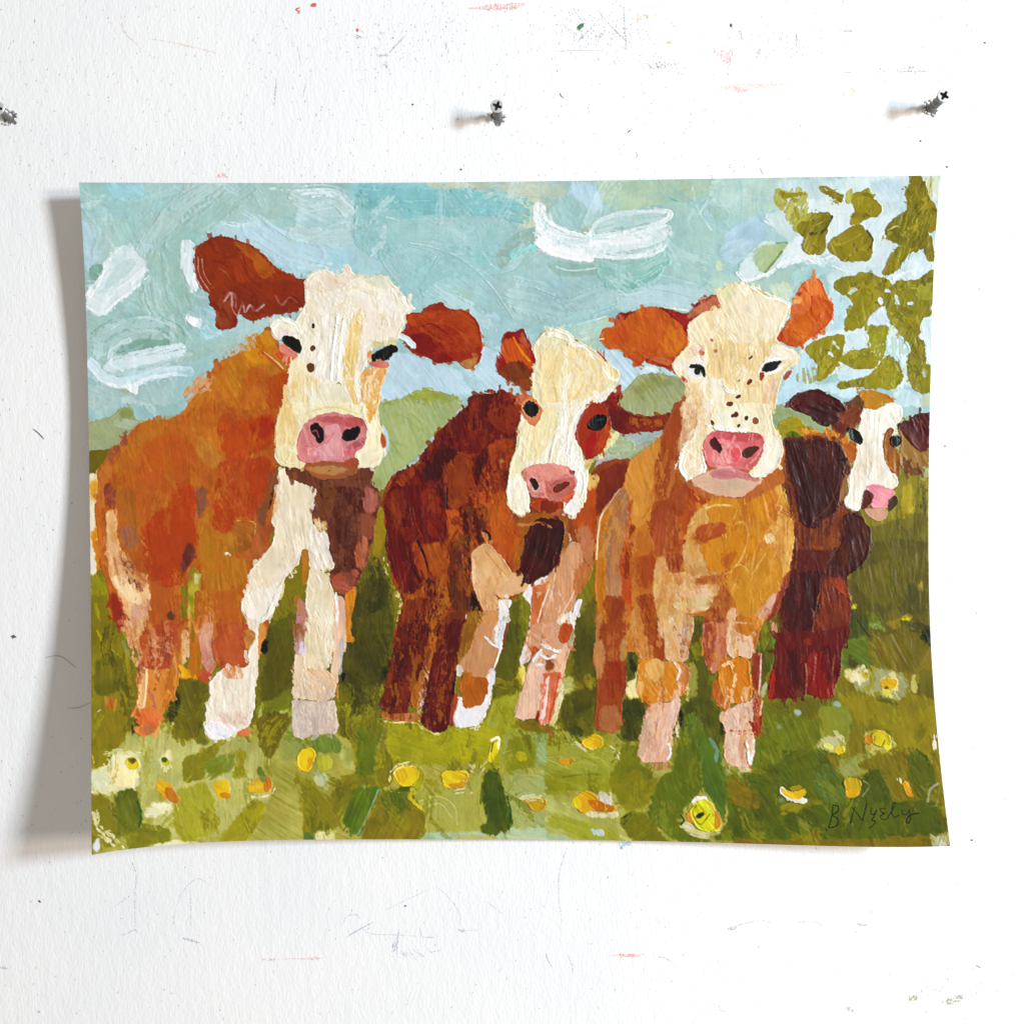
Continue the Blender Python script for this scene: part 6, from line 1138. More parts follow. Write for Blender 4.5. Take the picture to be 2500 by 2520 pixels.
S cow2/muzzle dc8a88 w=14 a=.8 | 20,600 60,570 160,550
P cow2/muzzle 9c5040 f=9 | 150,505 210,500 205,540 170,530
P cow2/muzzle 7a3a1c c=8a4620 g=10 f=9 | -60,740 60,740 80,800 40,850 -60,850
P cow2 a8644c c=924c38 g=20 f=10 | 20,850 110,790 120,840 60,900 -60,900 -60,860
@B2
P cow2 a86844 c=b87c58 g=20 f=9 | 1700,880 1790,840 1830,870 1810,930 1730,910
P cow2 8c5048 f=9 | 1800,860 1930,850 1930,880 1820,900
P cow2 8c4a28 c=7a3c20 g=95 f=10 | 1640,900 1800,840 2060,860 2080,1060 1960,1300 1700,1320 1620,1240 1700,1000
P cow2/beard 4b2218 c=5a2c20 g=100 f=8 r=8 k=1.8 | 1790,920 1850,880 1990,890 2040,900 2040,1010 2010,1180 1960,1270 1900,1330 1830,1350 1790,1390 1730,1400 1710,1370 1740,1340 1690,1290 1700,1180 1740,1030
S cow2/beard 7c4c3c w=10 a=.7 d=.1 | 1780,1000 1750,1140 1720,1260
S cow2/beard 7c4c3c w=10 a=.7 d=.1 | 1850,980 1820,1140 1780,1290
S cow2/beard 6e3c2e w=10 a=.7 | 1930,960 1900,1120 1850,1260
S cow2 b88058 w=22 a=.8 d=.1 | 1680,930 1760,930 1840,910 1930,950
# ============ cow one
@B1
P cow1 b5622e c=bd702f g=85 f=10 r=12 | 1060,-130 1240,-340 1420,-420 1640,-640 1800,-300 1780,-60 1740,20 1690,150 1690,320 1710,460 1730,590 1690,680 1680,900 1640,1120 1500,1300 1480,1440 1420,1560 1450,1930 930,1930 1000,1560 990,1360 1060,1260 940,1420 920,1560 1000,1930 590,1930 560,1850 480,1760 390,1650 380,1450 340,1310 290,1210 300,1000 270,820 300,640 290,560 310,480 350,450 440,310 560,180 690,100 860,105 990,20
P cow1 9c5840 d=.15 f=12 r=20 g=80 | 430,310 520,220 600,200 560,260 480,340 420,420 360,460
P cow1 c4763a c=b8642f f=12 g=85 | 300,500 380,450 400,520 370,620 340,760 300,860 300,640
P cow1 8c4a38 c=9a5440 d=.08 f=12 g=88 | 350,620 400,590 430,650 430,780 390,800 350,760
@A1
P cow1 c07a2e c=b8692a g=60 f=12 r=14 k=1.2 | 1640,1290 1500,1400 1400,1500 1300,1600 1180,1720 1080,1840 1000,1930 1700,1930 1790,1750 1800,1620 1700,1520
P cow1 c98a30 a=.8 f=20 g=65 | 1480,1400 1640,1310 1700,1400 1640,1600 1450,1580
P cow1 b5622a c=c07230 a=.85 f=20 g=70 | 1480,1600 1640,1640 1680,1850 1560,1930 1400,1930
P cow1 a84c26 a=.85 f=16 g=95 | 1640,1690 1790,1640 1780,1800 1720,1930 1620,1930
P cow1 c99a78 d=.25 f=14 r=24 g=130 a=.9 | 950,1780 1080,1690 1180,1690 1160,1790 1060,1840 990,1900
P cow1 bfae90 d=.15 f=14 r=20 g=150 a=.8 | 1290,1500 1420,1440 1560,1340 1560,1380 1440,1470 1330,1520
S cow1 b5522c w=16 a=.8 | 1570,1480 1660,1560 1740,1640
S cow1 e6c9a0 w=9 a=.8 d=.1 | 1600,1490 1700,1570 1750,1620
@B1
P cow1 bd7630 c=b56a2c g=80 f=20 | 660,120 860,110 760,260 600,360 480,420 460,520 420,560 400,470 520,300
P cow1 b7612c c=c07232 g=85 f=20 a=.9 | 990,40 1240,-80 1240,160 1000,220 900,160
P cow1 b85e2c a=.8 f=20 g=75 | 620,300 900,200 1080,320 1050,560 900,700 600,620
P cow1 c1813c a=.7 f=20 g=70 | 1060,220 1180,270 1280,420 1220,500 1100,440
P cow1 c57c34 a=.6 f=20 g=88 | 1000,40 1100,60 1090,220 1040,240
P cow1 ad4c26 c=b5562a g=90 f=14 k=1.2 | 1240,60 1380,100 1520,100 1660,60 1690,180 1650,320 1480,400 1300,420 1240,250
P cow1 a84a2a c=b0502c g=93 f=12 r=12 k=1.3 | 1240,460 1300,420 1480,400 1640,380 1680,500 1640,640 1580,800 1520,870 1380,860 1300,790 1210,640
P cow1 a83f22 a=.8 f=12 g=95 | 1480,120 1640,60 1680,200 1600,280 1500,220
P cow1 b0502a c=a94826 g=80 f=10 k=1.3 | 1200,700 1340,760 1400,870 1350,990 1300,1010 1190,950 1210,820
P cow1 8f5a38 c=80523a g=92 f=12 r=12 | 1580,740 1660,560 1700,420 1730,560 1700,620 1640,800 1600,1000 1540,880
S cow1 4a2c1c w=18 a=.8 d=.1 | 1740,560 1680,640 1640,800
P cow1 a3622e c=ac6c34 g=30 f=9 r=10 k=1.5 | 1380,900 1450,880 1530,900 1530,1000 1510,1080 1440,1160 1370,1130 1360,1000
S cow1 d8a868 w=10 a=.7 d=.1 | 1390,900 1450,895 1530,930 1520,1060
P cow1 b0732e c=bc7c30 g=80 f=10 k=1.3 | 1220,1000 1370,1000 1400,1150 1300,1180 1220,1110
P cow1 a85c34 c=b06838 f=12 g=70 | 1500,1100 1560,950 1680,920 1650,1060 1540,1240 1480,1290 1440,1200
P cow1 f0e2cc f=7 r=10 k=1.8 | 1290,1150 1350,1165 1330,1185 1295,1180
P cow1 b8782e c=ad6a2a g=87 f=10 r=12 k=1.2 | 1080,920 1200,780 1190,940 1230,1020 1280,1170 1480,1200 1480,1310 1400,1420 1400,1560 1420,1700 1440,1930 1200,1930 1180,1560 1100,1300
P cow1 b5602f a=.8 f=16 g=88 | 1200,1460 1380,1440 1400,1700 1420,1930 1220,1930
P cow1 8a5c44 c=9a5a40 f=12 g=85 a=.9 | 1060,640 1140,620 1160,760 1120,860 1070,900 1060,760
P cow1 c33f20 f=9 g=95 a=.85 | 980,620 1050,620 1060,760 1040,900 1010,760
P cow1 b3502a c=a54826 g=88 f=14 k=1.1 | 880,640 1040,640 1060,920 1080,1120 1040,1180 960,1300 940,1420 760,1400 640,1280 620,1040 640,960 700,860 840,800
P cow1 b8652e a=.8 g=85 f=20 | 560,680 760,720 700,900 620,960 560,820
P cow1 a86a30 a=.8 f=18 g=80 | 440,620 580,640 620,940 560,960 480,860
P cow1 8c5e4c c=9a6648 a=.85 f=14 g=80 | 460,940 590,960 620,1060 560,1120 480,1080
P cow1 6c3f34 c=7c4636 a=.9 f=14 g=88 | 980,1040 1060,1090 1070,1140 1020,1220 990,1330 940,1330 970,1180
P cow1 dba678 c=e3b48c g=82 f=9 r=12 k=1.4 | 355,820 420,800 440,900 440,1040 500,1200 560,1300 660,1360 700,1440 690,1560 650,1700 620,1930 590,1930 520,1740 500,1580 440,1440 390,1330 370,1150
P cow1 b8784a c=c98c5c a=.85 f=14 r=18 g=60 d=.1 | 480,1140 600,1280 680,1380 660,1460 560,1380 480,1240
P cow1 8f5c40 d=.25 f=10 g=65 | 500,1180 560,1300 640,1440 560,1440
P cow1 ecc49a f=9 r=12 k=1.5 g=75 | 400,1340 480,1320 540,1400 620,1480 640,1560 560,1560 500,1500 430,1420
P cow1 d0a080 c=b98a78 g=82 f=12 a=.9 d=.05 | 540,1560 680,1540 680,1700 620,1800 540,1740
P cow1 9c4230 c=8c3c2c g=80 f=9 r=12 k=1.2 | 380,1440 430,1450 500,1580 510,1720 470,1760 400,1680 380,1560
P cow1 b46030 a=.8 f=16 g=88 | 700,1380 900,1360 960,1500 920,1640 720,1680
P cow1 b03c26 a=.5 f=20 g=80 | 780,1350 900,1340 900,1420 800,1420
P cow1 6f4a34 f=9 r=10 | 840,1630 870,1600 895,1640 895,1700 850,1680
P cow1 b4532f c=a9492b g=88 f=9 r=10 k=1.4 | 680,1740 800,1710 900,1700 960,1740 960,1930 640,1930 600,1830
# gap between the legs of cow one
P meadow 88881c c=b8b870 g=92 f=9 r=12 | 1020,1290 1060,1260 1090,1320 1100,1450 1060,1620 1040,1720 1000,1660 1000,1500
P meadow c9cf9c d=.1 f=9 g=92 | 1040,1310 1090,1310 1080,1400 1050,1420
P cow1 c98a70 c=dba08c g=90 f=10 d=.05 | 1110,1620 1190,1590 1200,1700 1190,1930 1110,1930 1130,1780
P cow1 a86a2c c=d8a45c g=88 f=10 d=.05 | 960,1700 1010,1660 1060,1720 1110,1740 1110,1930 960,1930
P cow1 b0722e a=.8 f=12 g=88 | 1060,1440 1180,1500 1190,1600 1120,1640 1060,1700
# white chest and legs of cow one
P cow1/chest e6d8c4 c=eee2d2 g=88 f=9 r=9 k=1.6 | 1710,500 1800,480 1920,500 2010,580 2015,680 1990,850 2000,950 2080,990 2130,1100 2200,1240 2220,1300 2130,1300 2090,1270 2050,1290 1960,1120 1900,1160 1850,1270 1760,1340 1740,1440 1690,1560 1640,1660 1570,1720 1570,1800 1560,1930 1490,1930 1520,1850 1530,1780 1460,1760 1470,1660 1420,1600 1420,1530 1480,1430 1480,1300 1600,1170 1660,1080 1690,960 1640,900 1700,800 1690,680 1740,600 1705,550
P cow1/chest f2ece4 c=e3d9d0 g=70 f=9 k=1.8 r=9 | 1480,1460 1600,1440 1740,1360 1720,1500 1640,1660 1570,1700 1460,1660 1430,1560
S cow1/chest d8cdd8 w=30 a=.7 d=.1 | 1870,1180 1800,1270 1740,1330
S cow1/chest fbf8f4 w=26 d=.1 k=2 | 1720,1420 1660,1580 1590,1680
P cow1/chest e0b89a a=.8 f=12 g=92 | 1700,640 1720,760 1690,860 1650,920 1680,780
P cow1/chest efe6dc c=e3d6c6 g=88 f=9 k=1.6 | 1920,900 2000,950 2080,1000 2160,1200 2100,1280 2040,1240 1960,1110
P cow1/chest ded3d6 a=.8 f=12 g=80 d=.1 | 2000,960 2080,1020 2150,1180 2080,1160
P cow1 c98a3c c=b5772c f=9 r=10 | 1440,1780 1500,1760 1545,1800 1500,1860 1460,1917 1430,1860
P cow1 a8602c f=10 g=85 | 1570,1720 1640,1660 1620,1800 1590,1840
@B2
P cow1 6f4030 c=7c4a34 g=88 f=10 r=12 k=1.2 | 100,580 240,580 400,540 480,480 560,470 540,540 500,600 590,660 590,800 550,880 540,1060 510,1090 500,1200 440,1300 400,1420 310,1470 220,1420 190,1310 250,1280 200,1150 190,980 80,940 60,870 90,760
P cow1 5c362a c=6a4030 g=88 f=12 | 280,600 470,570 470,760 400,900 390,1060 280,1160 250,1000 220,760
P cow1 7e5030 a=.8 f=14 g=85 | 120,620 240,640 230,820 180,900 110,880
P cow1 a8624c c=b06c54 g=95 f=10 | 480,640 590,680 580,820 500,870 470,800
P cow1 9a5a3e a=.85 f=12 g=88 | 440,820 550,860 530,1040 410,1030
P cow1 a85c3c c=b86c48 g=80 f=10 k=1.3 | 400,1070 520,1080 490,1210 440,1300 390,1180
P cow1 5a3024 f=10 d=.25 r=16 | 270,1130 330,1170 380,1270 330,1330 290,1260
P cow1 a8583e c=b0644a g=20 f=10 k=1.3 | 190,1300 300,1320 400,1290 430,1320 390,1440 300,1480 220,1420
P cow1 c8935c c=e6cfa8 f=10 r=16 d=.15 | 60,870 130,880 200,960 100,960
P cow1 d08a34 c=b07030 g=88 f=9 r=10 | 320,1470 400,1420 380,1560 350,1700 370,1860 310,1850 310,1640
# white right foreleg of cow one
P cow1/chest e3d5bc c=ebe0cc g=88 f=9 r=8 k=1.7 | 30,1130 50,1300 130,1280 190,1320 200,1420 240,1460 260,1600 250,1800 240,1930 20,1930 20,1700 0,1560 20,1400
P cow1/chest e9e2da c=dccfc8 g=70 f=9 r=9 k=1.6 | 20,1110 100,1080 190,1120 240,1230 180,1260 120,1290 60,1300
P cow1/chest d8b0a4 c=e3ccc8 g=90 f=9 k=1.4 | 240,1490 300,1490 320,1620 320,1930 240,1930 260,1700
S cow1/chest fbf8f4 w=18 k=2.2 | 245,1470 255,1620 245,1780
S cow1/chest f8f2ea w=16 k=2 d=.05 | 100,1330 130,1400 130,1450
P cow1 a8702c f=9 g=88 d=.05 | -20,1120 30,1130 40,1300 10,1400 -20,1400
P cow1/chest b58a9c c=a8783c m=.7 f=9 d=.1 g=88 | -60,1500 10,1560 20,1700 20,1900 -60,1900
@C2
P cow1/chest e0d2b8 c=eadcc8 g=88 f=9 k=1.7 | 20,-20 245,-20 240,80 210,270 180,350 90,350 0,330 -70,330 -40,150 0,120
S cow1/chest cfbc9c w=10 a=.7 | 40,60 70,220 150,280 200,180
S cow1/chest cfbc9c w=10 a=.6 | 90,0 110,180 150,230
P cow1/chest dcb8a4 c=e3c8ba g=88 f=9 k=1.4 | 240,-20 320,-20 310,150 260,400 220,580 200,400 230,200
P cow1/chest e0bda0 c=d8b296 g=40 f=10 k=1.5 | -80,330 60,350 180,350 230,420 230,540 170,600 0,580 -100,560
P cow1/chest b8a8a8 c=c9bab0 g=88 f=12 k=1.2 | -100,580 0,590 180,600 240,580 250,830 220,850 120,850 60,860 0,890 -100,880
S cow1/chest a8b0bc w=22 a=.9 | 300,110 290,240 275,380
P cow1 2c3830 f=9 r=10 | 295,370 320,370 310,430 285,440
S cow1 c98a4c w=20 a=.8 d=.15 | 265,470 255,560
@C1
P cow1/chest c9bcb4 c=b4aeb2 g=85 f=12 d=.05 | 1830,700 1917,560 1917,900 1850,870
P cow1/chest e0ccb8 c=d0b29c g=85 f=9 d=.04 | 1830,280 1880,180 1917,160 1917,570 1860,560 1830,460
P cow1 a0663c c=c8bcd0 m=.6 f=9 d=.06 g=88 | 1830,-20 1917,-20 1917,170 1880,240 1840,200
# legs lower left
P cow1 b4583a c=a84e2e g=86 f=9 r=10 k=1.4 | 600,100 660,60 950,-20 960,60 930,200 880,320 720,350 600,350 640,260
P cow1 cd9a70 c=d8ab84 g=85 f=10 d=.04 | 510,-20 660,-20 650,80 600,110 640,200 610,330 560,260 540,120
P cow1 cf8a4c c=c27838 g=88 f=9 r=9 k=1.4 | 600,350 740,345 880,335 940,290 930,420 880,560 820,660 790,750 760,830 660,875 590,850 570,800 640,790 640,750 580,720 540,720 590,640 610,500
P cow1 bd7030 c=d8964c d=.02 g=95 f=9 | 860,330 950,160 940,330 900,480 850,580 800,680 820,520
S cow1 e3ab78 w=60 k=1.6 r=8 | 650,360 645,480 630,620
S cow1 efc090 w=20 k=1.7 | 680,360 670,520 650,640
S cow1 a86a54 w=26 a=.7 d=.1 | 700,500 730,620 720,720
P cow1 c8683c c=d07c4c f=10 g=60 k=1.2 | 580,690 720,640 790,700 760,800 700,860 650,870 590,830 640,780 640,740
P cow1 a8744c a=.7 f=14 g=60 | 650,810 760,780 720,850 660,870
P meadow d8a022 c=e3b83c f=10 r=14 g=80 | 950,340 1020,340 1080,320 1100,420 1000,400 940,430
P meadow c08020 c=8c7a1c g=88 f=10 | 1010,60 1090,80 1110,240 1080,400 1010,390
P cow1 dcb084 c=efdcc0 f=10 d=.08 g=90 | 950,30 1010,40 1010,260 950,320
P cow1 bd5a3a f=9 g=60 r=10 | 1100,330 1150,350 1200,380 1180,430 1090,430
P cow1 c08064 c=d8a890 g=88 f=9 d=.04 | 1100,-20 1200,-20 1190,200 1200,340 1170,390 1110,300 1090,140
P cow1 ab5230 c=b86438 g=85 f=9 r=10 k=1.5 | 1200,-20 1480,-20 1460,60 1450,150 1480,310 1390,340 1250,330 1190,220
P cow1 b8743c c=c48a4c g=45 f=9 k=1.3 | 1440,60 1490,30 1545,60 1500,140 1460,210 1440,130
P cow1/chest ece4da c=e3d8cc g=85 f=9 r=9 k=1.7 | 1530,-20 1565,-20 1555,300 1530,520 1520,640 1500,690 1490,800 1440,810 1350,850 1270,890 1180,900 1135,840 1140,760 1150,660 1180,580 1165,460 1200,400 1240,370 1290,330 1400,340 1480,320 1470,210 1540,110
P cow1 c98a60 c=e3c4a8 f=10 d=.04 g=85 | 1260,340 1420,330 1430,420 1300,410
P cow1/chest dcc4bc c=d0b4b0 g=30 f=12 a=.9 | 1220,690 1330,670 1490,690 1480,790 1380,800 1280,780
P cow1/chest ecebf6 c=dcdcf0 g=50 f=9 r=10 k=1.8 | 1135,770 1200,720 1260,790 1330,770 1390,830 1290,885 1180,900 1135,840
P cow1 c87850 f=9 g=80 d=.03 | 1390,830 1480,810 1480,870 1390,860
P cow1 c98a4c f=9 g=88 | 1560,-20 1620,-20 1620,60 1590,140 1570,160 1560,300 1550,180
P meadow 2f3a2a f=9 r=12 k=.8 | 1570,160 1600,110 1630,100 1620,220 1580,230
# ears of cow one
@A1
P cow1/ear 8e3a20 c=983f22 g=65 f=9 r=8 k=1.6 | 1045,760 1080,660 1150,600 1240,580 1350,600 1480,630 1570,700 1640,780 1700,850 1800,880 1880,920 1935,910 1965,960 1940,1060 1930,1130 1860,1170 1760,1200 1740,1170 1560,1240 1450,1230 1420,1190 1390,1200 1385,1290 1310,1320 1210,1300 1230,1150 1180,1130 1170,1020 1110,1000 1060,900
P cow1/ear a04c1c c=b05820 g=50 f=12 r=12 k=1.3 | 1330,610 1470,640 1560,700 1640,790 1690,870 1600,910 1540,860 1500,760 1400,680
P cow1/ear 923c22 c=8a3820 g=10 f=12 k=1.4 | 1380,960 1600,920 1900,940 1930,1080 1760,1180 1500,1200 1380,1150 1300,1050
P cow1/ear 9c4a30 a=.7 f=14 g=80 | 1240,1060 1330,1100 1360,1280 1250,1310 1230,1200
S cow1/ear f0e6e2 w=16 k=1.8 | 1045,800 1060,900 1115,1000
S cow1/ear c98a70 w=9 a=.8 d=.1 | 1080,740 1090,880 1170,1010
S cow1/ear c4886c w=9 a=.7 d=.1 | 1110,760 1130,880 1200,990
S cow1/ear b06a50 w=9 a=.7 d=.1 | 1240,830 1290,860 1340,920
S cow1/ear 5c2214 w=9 a=.6 | 1400,680 1440,760 1450,800
S cow1/ear c48c80 w=15 a=.85 | 1290,1090 1340,1030 1350,1140 1390,1200 1430,1100 1450,1180 1490,1120 1530,1170 1600,1120
S cow1/ear a8605a w=12 a=.8 | 1290,1060 1320,1020 1370,1040 1380,1140
S cow1/ear b87060 w=12 a=.6 d=.1 | 1690,1050 1740,1120 1800,1060 1860,1100
@A2
P cow1/ear a03c1c c=943418 g=20 f=9 r=8 k=1.5 | 780,1230 790,1190 890,1190 960,1140 1000,1120 1060,1095 1140,1145 1260,1160 1330,1200 1370,1280 1395,1400 1390,1520 1370,1590 1310,1620 1240,1610 1210,1560 1140,1570 1050,1580 1000,1540 930,1520 840,1500 790,1420 760,1330 810,1310
P cow1/ear 8a2c14 c=7c2812 g=40 f=10 k=1.3 | 860,1360 980,1330 1080,1380 1120,1500 1180,1560 1050,1580 960,1520 860,1480 820,1400
P cow1/ear b04a20 a=.85 f=12 g=25 | 800,1210 1000,1160 1240,1170 1360,1290 1390,1440 1300,1440 1180,1300 1000,1270 820,1290
P cow1/ear c07a48 a=.8 f=10 d=.15 | 1220,1570 1370,1530 1330,1610 1250,1615
S cow1/ear 6c2412 w=10 a=.7 | 900,1290 1000,1270 1120,1350
S cow1/ear d8d0c0 w=46 k=1.8 r=6 | 755,1365 800,1390 850,1440
# face of cow one
@B2
P cow1 7a4a34 f=9 | -140,420 520,440 520,640 100,640 -140,560
@A2
P cow1/face ece3d4 c=e6dccb g=85 f=9 r=12 k=1.5 | 0,950 40,880 110,850 180,850 240,885 300,870 345,800 365,830 380,880 450,890 480,920 560,880 650,910 680,960 730,990 760,1040 830,1080 870,1160 800,1190 790,1260 740,1340 730,1400 620,1420 530,1400 520,1500 450,1640 430,1700 460,1830 480,1930 560,2060 600,2200 640,2260 600,2390 430,2390 300,1990 60,2000 -40,2120 -60,2390 -160,2390 -220,2330 -230,2100 -180,1920 -130,1800 -120,1640 -150,1450 -110,1300 -30,1180 10,1100 20,1040
P cow1/face e3d2c6 c=ecdcd0 g=40 f=12 r=16 k=1.6 | 20,960 110,860 190,860 300,900 360,830 380,900 300,1000 160,1010 40,1020
S cow1/face cfd0c4 w=30 a=.9 d=.25 | 380,900 460,880 540,960
P cow1/face d3d4c4 a=.8 d=.2 f=14 r=20 g=60 | 460,920 580,880 670,920 660,1000 520,980
S cow1/face f8f5f0 w=40 k=2.2 r=14 | 700,1000 740,1060 760,1130
S cow1/face f6f2ea w=14 k=2 | 790,1060 810,1120 860,1150
P cow1/face f0ebe4 c=e6d8cc g=75 f=12 r=16 k=1.6 | 60,1050 300,1000 480,1010 740,1060 820,1140 740,1240 480,1180 380,1180 140,1190
H cow1/face f8f4ee C=ddd0c0,efe6dc,e8dccb N=40 w=14 l=110 g=75 j=28 a=0.43 f=5 k=1.6 | 40,980 320,960 700,1040 800,1160 700,1320 480,1380 100,1200
P cow1/face e6dfd0 c=d3cbb4 g=88 f=10 k=1.3 | 20,1060 130,1120 140,1240 110,1340 60,1330 20,1200
P cow1/face e9e4dc c=f3f0ec g=93 f=10 r=10 k=1.6 | 150,1190 380,1190 350,1380 310,1560 290,1720 200,1720 80,1700 100,1400
S cow1/face f6f4f0 w=60 d=.1 k=1.9 | 280,1220 250,1450 230,1700
P cow1/face e8c48c c=efd0a0 g=94 f=9 r=8 k=1.5 | 390,1180 470,1190 440,1400 390,1700 430,1930 360,1930 310,1800 300,1620 340,1380
P cow1/face ece0d4 c=e3d4cc g=88 f=10 k=1.5 | 470,1190 700,1190 740,1330 700,1400 520,1400 490,1560 430,1690 400,1700 440,1420
P cow1/face f6f0e6 g=95 f=9 k=1.8 d=.05 | 400,1640 430,1640 440,1800 480,1930 430,1930 400,1800
P cow1/face c6c09c f=10 r=10 | 520,1420 620,1400 740,1400 700,1440 600,1440 540,1480
P cow1/face d99a68 c=cf8c58 g=40 f=9 | 490,1500 530,1470 520,1540 500,1590
P cow1/face dba46c c=e3b078 g=93 f=9 r=8 k=1.4 | 520,1600 660,1620 630,1680 600,1730 580,1930 470,1930 430,1710 460,1640
P cow1/eye 0e1518 f=7 r=9 k=1.8 | 530,1530 560,1480 640,1440 720,1435 740,1465 720,1505 680,1500 660,1560 620,1565 590,1540 560,1540 540,1590
P cow1/eye c87868 c=d08a7c g=20 f=8 k=1.4 | 500,1570 550,1580 590,1545 620,1570 660,1565 670,1610 610,1620 530,1605
S cow1/eye 2a3038 w=12 a=.8 | 600,1480 680,1450
P cow1/freckles 3c3018 f=6 r=8 k=.8 | 60,1265 80,1275 75,1300 60,1300
P cow1/freckles 6c5020 f=7 r=8 k=1.3 | 45,1460 60,1440 85,1450 75,1478 50,1480
P cow1/freckles 6a4c1c f=7 r=8 k=1.3 | 20,1600 40,1580 75,1590 70,1640 35,1645
P cow1/freckles 4a4020 f=6 r=6 k=.8 | 250,1740 275,1735 280,1760 260,1765
P cow1/freckles 54401c f=6 r=6 k=.8 | 145,1800 165,1795 160,1820
P cow1/face e0bf90 c=e9cfa8 g=88 f=12 d=.04 | -60,1700 80,1680 110,1740 60,1860 0,1930 -100,1930 -130,1800
P cow1/face e3dcc4 c=efe6d2 g=70 f=10 k=1.5 | 80,1740 300,1740 360,1850 380,1930 60,1930
@A1
P cow1/face e9dfcc c=f0e9de g=40 f=9 r=8 k=1.8 | 1640,1270 1700,1220 1790,1215 1860,1260 1890,1330 1930,1160 1960,1300 1920,1420 1880,1500 1840,1400 1760,1360 1700,1400 1660,1330
S cow1/face f3eee4 w=30 d=.1 k=2 | 1660,1290 1740,1240 1840,1270 1880,1330
P cow1/face ddc9cc f=10 d=.1 | 1680,1340 1780,1310 1860,1350 1800,1370 1720,1380
P cow1/eye 0c1416 f=7 r=9 k=1.9 | 1730,1385 1760,1362 1820,1370 1880,1400 1905,1450 1900,1500 1870,1520 1860,1490 1830,1480 1790,1470 1760,1420
P cow1/eye d08876 c=c87866 f=9 k=1.3 g=20 | 1710,1440 1760,1430 1800,1480 1860,1500 1870,1525 1800,1540 1730,1500
P cow1/face b8583a c=c46a4c f=10 g=50 | 1670,1480 1740,1510 1850,1540 1840,1570 1790,1600 1740,1560
P cow1/face e6cfa4 c=efdcc0 g=92 f=9 r=9 k=1.5 | 1800,1570 1880,1540 1917,1560 1917,1930 1740,1930 1790,1780 1810,1640
P cow1/face d8b078 a=.8 d=.1 f=12 g=92 | 1760,1750 1850,1720 1840,1930 1745,1930
@B1
P cow1/face dfc08c c=e9d2a8 g=88 f=9 r=8 k=1.6 | 1740,-20 1930,-20 1917,60 1880,140 1870,240 1890,330 1917,400 1917,490 1800,480 1720,450 1690,360 1690,160
P cow1/face ecdfc0 c=dcc79c g=30 f=9 k=1.8 r=9 | 1700,330 1740,300 1860,330 1917,400 1917,480 1840,490 1760,470 1710,430
S cow1/face f3ead6 w=20 k=2 | 1870,110 1860,240 1800,400 1780,440 1820,450
S cow1/face f0e6d0 w=18 k=2 | 1700,350 1690,390 1740,460
@B2
P cow1/face efe0b8 c=f3ead4 g=92 f=9 r=8 k=1.6 | 470,-20 570,-20 590,130 620,200 640,300 600,420 540,470 430,470 400,390 470,320 490,200 470,80 440,70
P cow1/face d8a058 c=e6bc80 g=88 f=9 | 480,-20 580,-20 560,60 510,140 490,80
P cow1/face f0e8d4 c=e0d4b4 g=-40 f=9 k=1.9 | 410,390 500,330 600,330 600,420 520,465 430,460
P cow1/face e9dcb4 c=f0e6cc g=10 f=9 k=1.7 | -100,-20 460,-20 450,90 330,70 240,30 150,50 0,110 -60,160
S cow1/face d3c490 w=12 a=.7 | 0,60 120,20 260,10 420,60
P cow1/face b0644c f=9 d=.05 g=95 | 600,190 630,260 635,330 610,330
# muzzle of cow one
P cow1/muzzle c9807e c=d08c8a g=75 f=8 r=8 k=1.5 | -40,230 0,130 60,90 200,40 330,60 440,90 485,120 490,260 460,320 390,370 410,420 300,445 150,440 20,450 -50,420 -60,320
P cow1/muzzle d8979a c=dca0a2 g=85 f=10 k=1.4 | 150,140 270,140 280,240 310,330 300,420 150,420 60,400 100,320 170,280
P cow1/muzzle b86464 c=a85c5c f=10 g=10 | 80,90 240,80 420,100 480,120 440,170 340,170 260,130 140,120
P cow1/muzzle cf6a74 f=9 g=-30 | 300,340 420,330 480,260 490,300 420,360 330,400
P cow1/muzzle a5646a f=9 g=-20 | 310,330 380,290 470,240 460,300 380,340
P cow1/nostril 33191a f=7 r=8 k=.8 | 40,170 60,135 110,135 145,180 155,240 150,280 120,305 90,260 60,210
P cow1/nostril 321a1a f=7 r=8 k=.8 | 290,230 310,190 370,170 430,160 430,200 400,260 340,275 300,260
S cow1/nostril a06468 w=9 a=.7 | 62,200 92,190 112,240
P cow1/muzzle a06848 c=90583a g=10 f=10 r=9 k=1.3 | -20,460 60,440 200,440 400,440 420,470 410,520 260,570 120,570 20,520
P cow1/muzzle b89060 a=.7 f=12 d=.1 g=10 | 0,480 200,470 360,500 240,540 80,530
P cow1/muzzle a05a44 f=10 g=10 | 300,430 420,400 430,470 350,490
# ============ cow three
@B3
P cow3 b2702f c=bf8040 g=92 f=10 r=9 | 640,420 880,240 990,0 1060,-60 1060,200 1010,480 1080,580 1160,640 1290,700 1400,710 1530,710 1700,560 1800,570 1870,700 1850,820 1900,880 1917,1000 1900,1250 1850,1360 1800,1540 1700,1690 1650,1760 1620,1930 1210,1930 1240,1650 1130,1640 1100,1930 370,1930 400,1700 360,1440 380,1250 370,1080 400,860 560,650 590,620
P cow3 9a5630 c=8a4a2c g=95 f=10 k=1.2 | 880,240 990,-20 1070,-60 1060,160 1010,400 1020,540 1140,660 1080,760 1000,760 860,740 820,640 840,420
P cow3 c28a48 c=b57c3c g=75 f=9 r=8 k=1.4 | 640,430 760,330 890,260 840,420 820,640 820,760 780,900 700,960 630,920 640,760 590,640 610,520
P cow3 8f4c30 c=9c5838 g=95 f=10 k=1.2 | 830,740 1080,600 1140,700 1150,820 1100,1000 1060,1200 1010,1330 940,1320 900,1180 760,1160 780,960
P cow3 a85826 a=.85 f=14 g=110 | 1080,700 1170,760 1120,900 1060,1060 1000,1100 1040,900
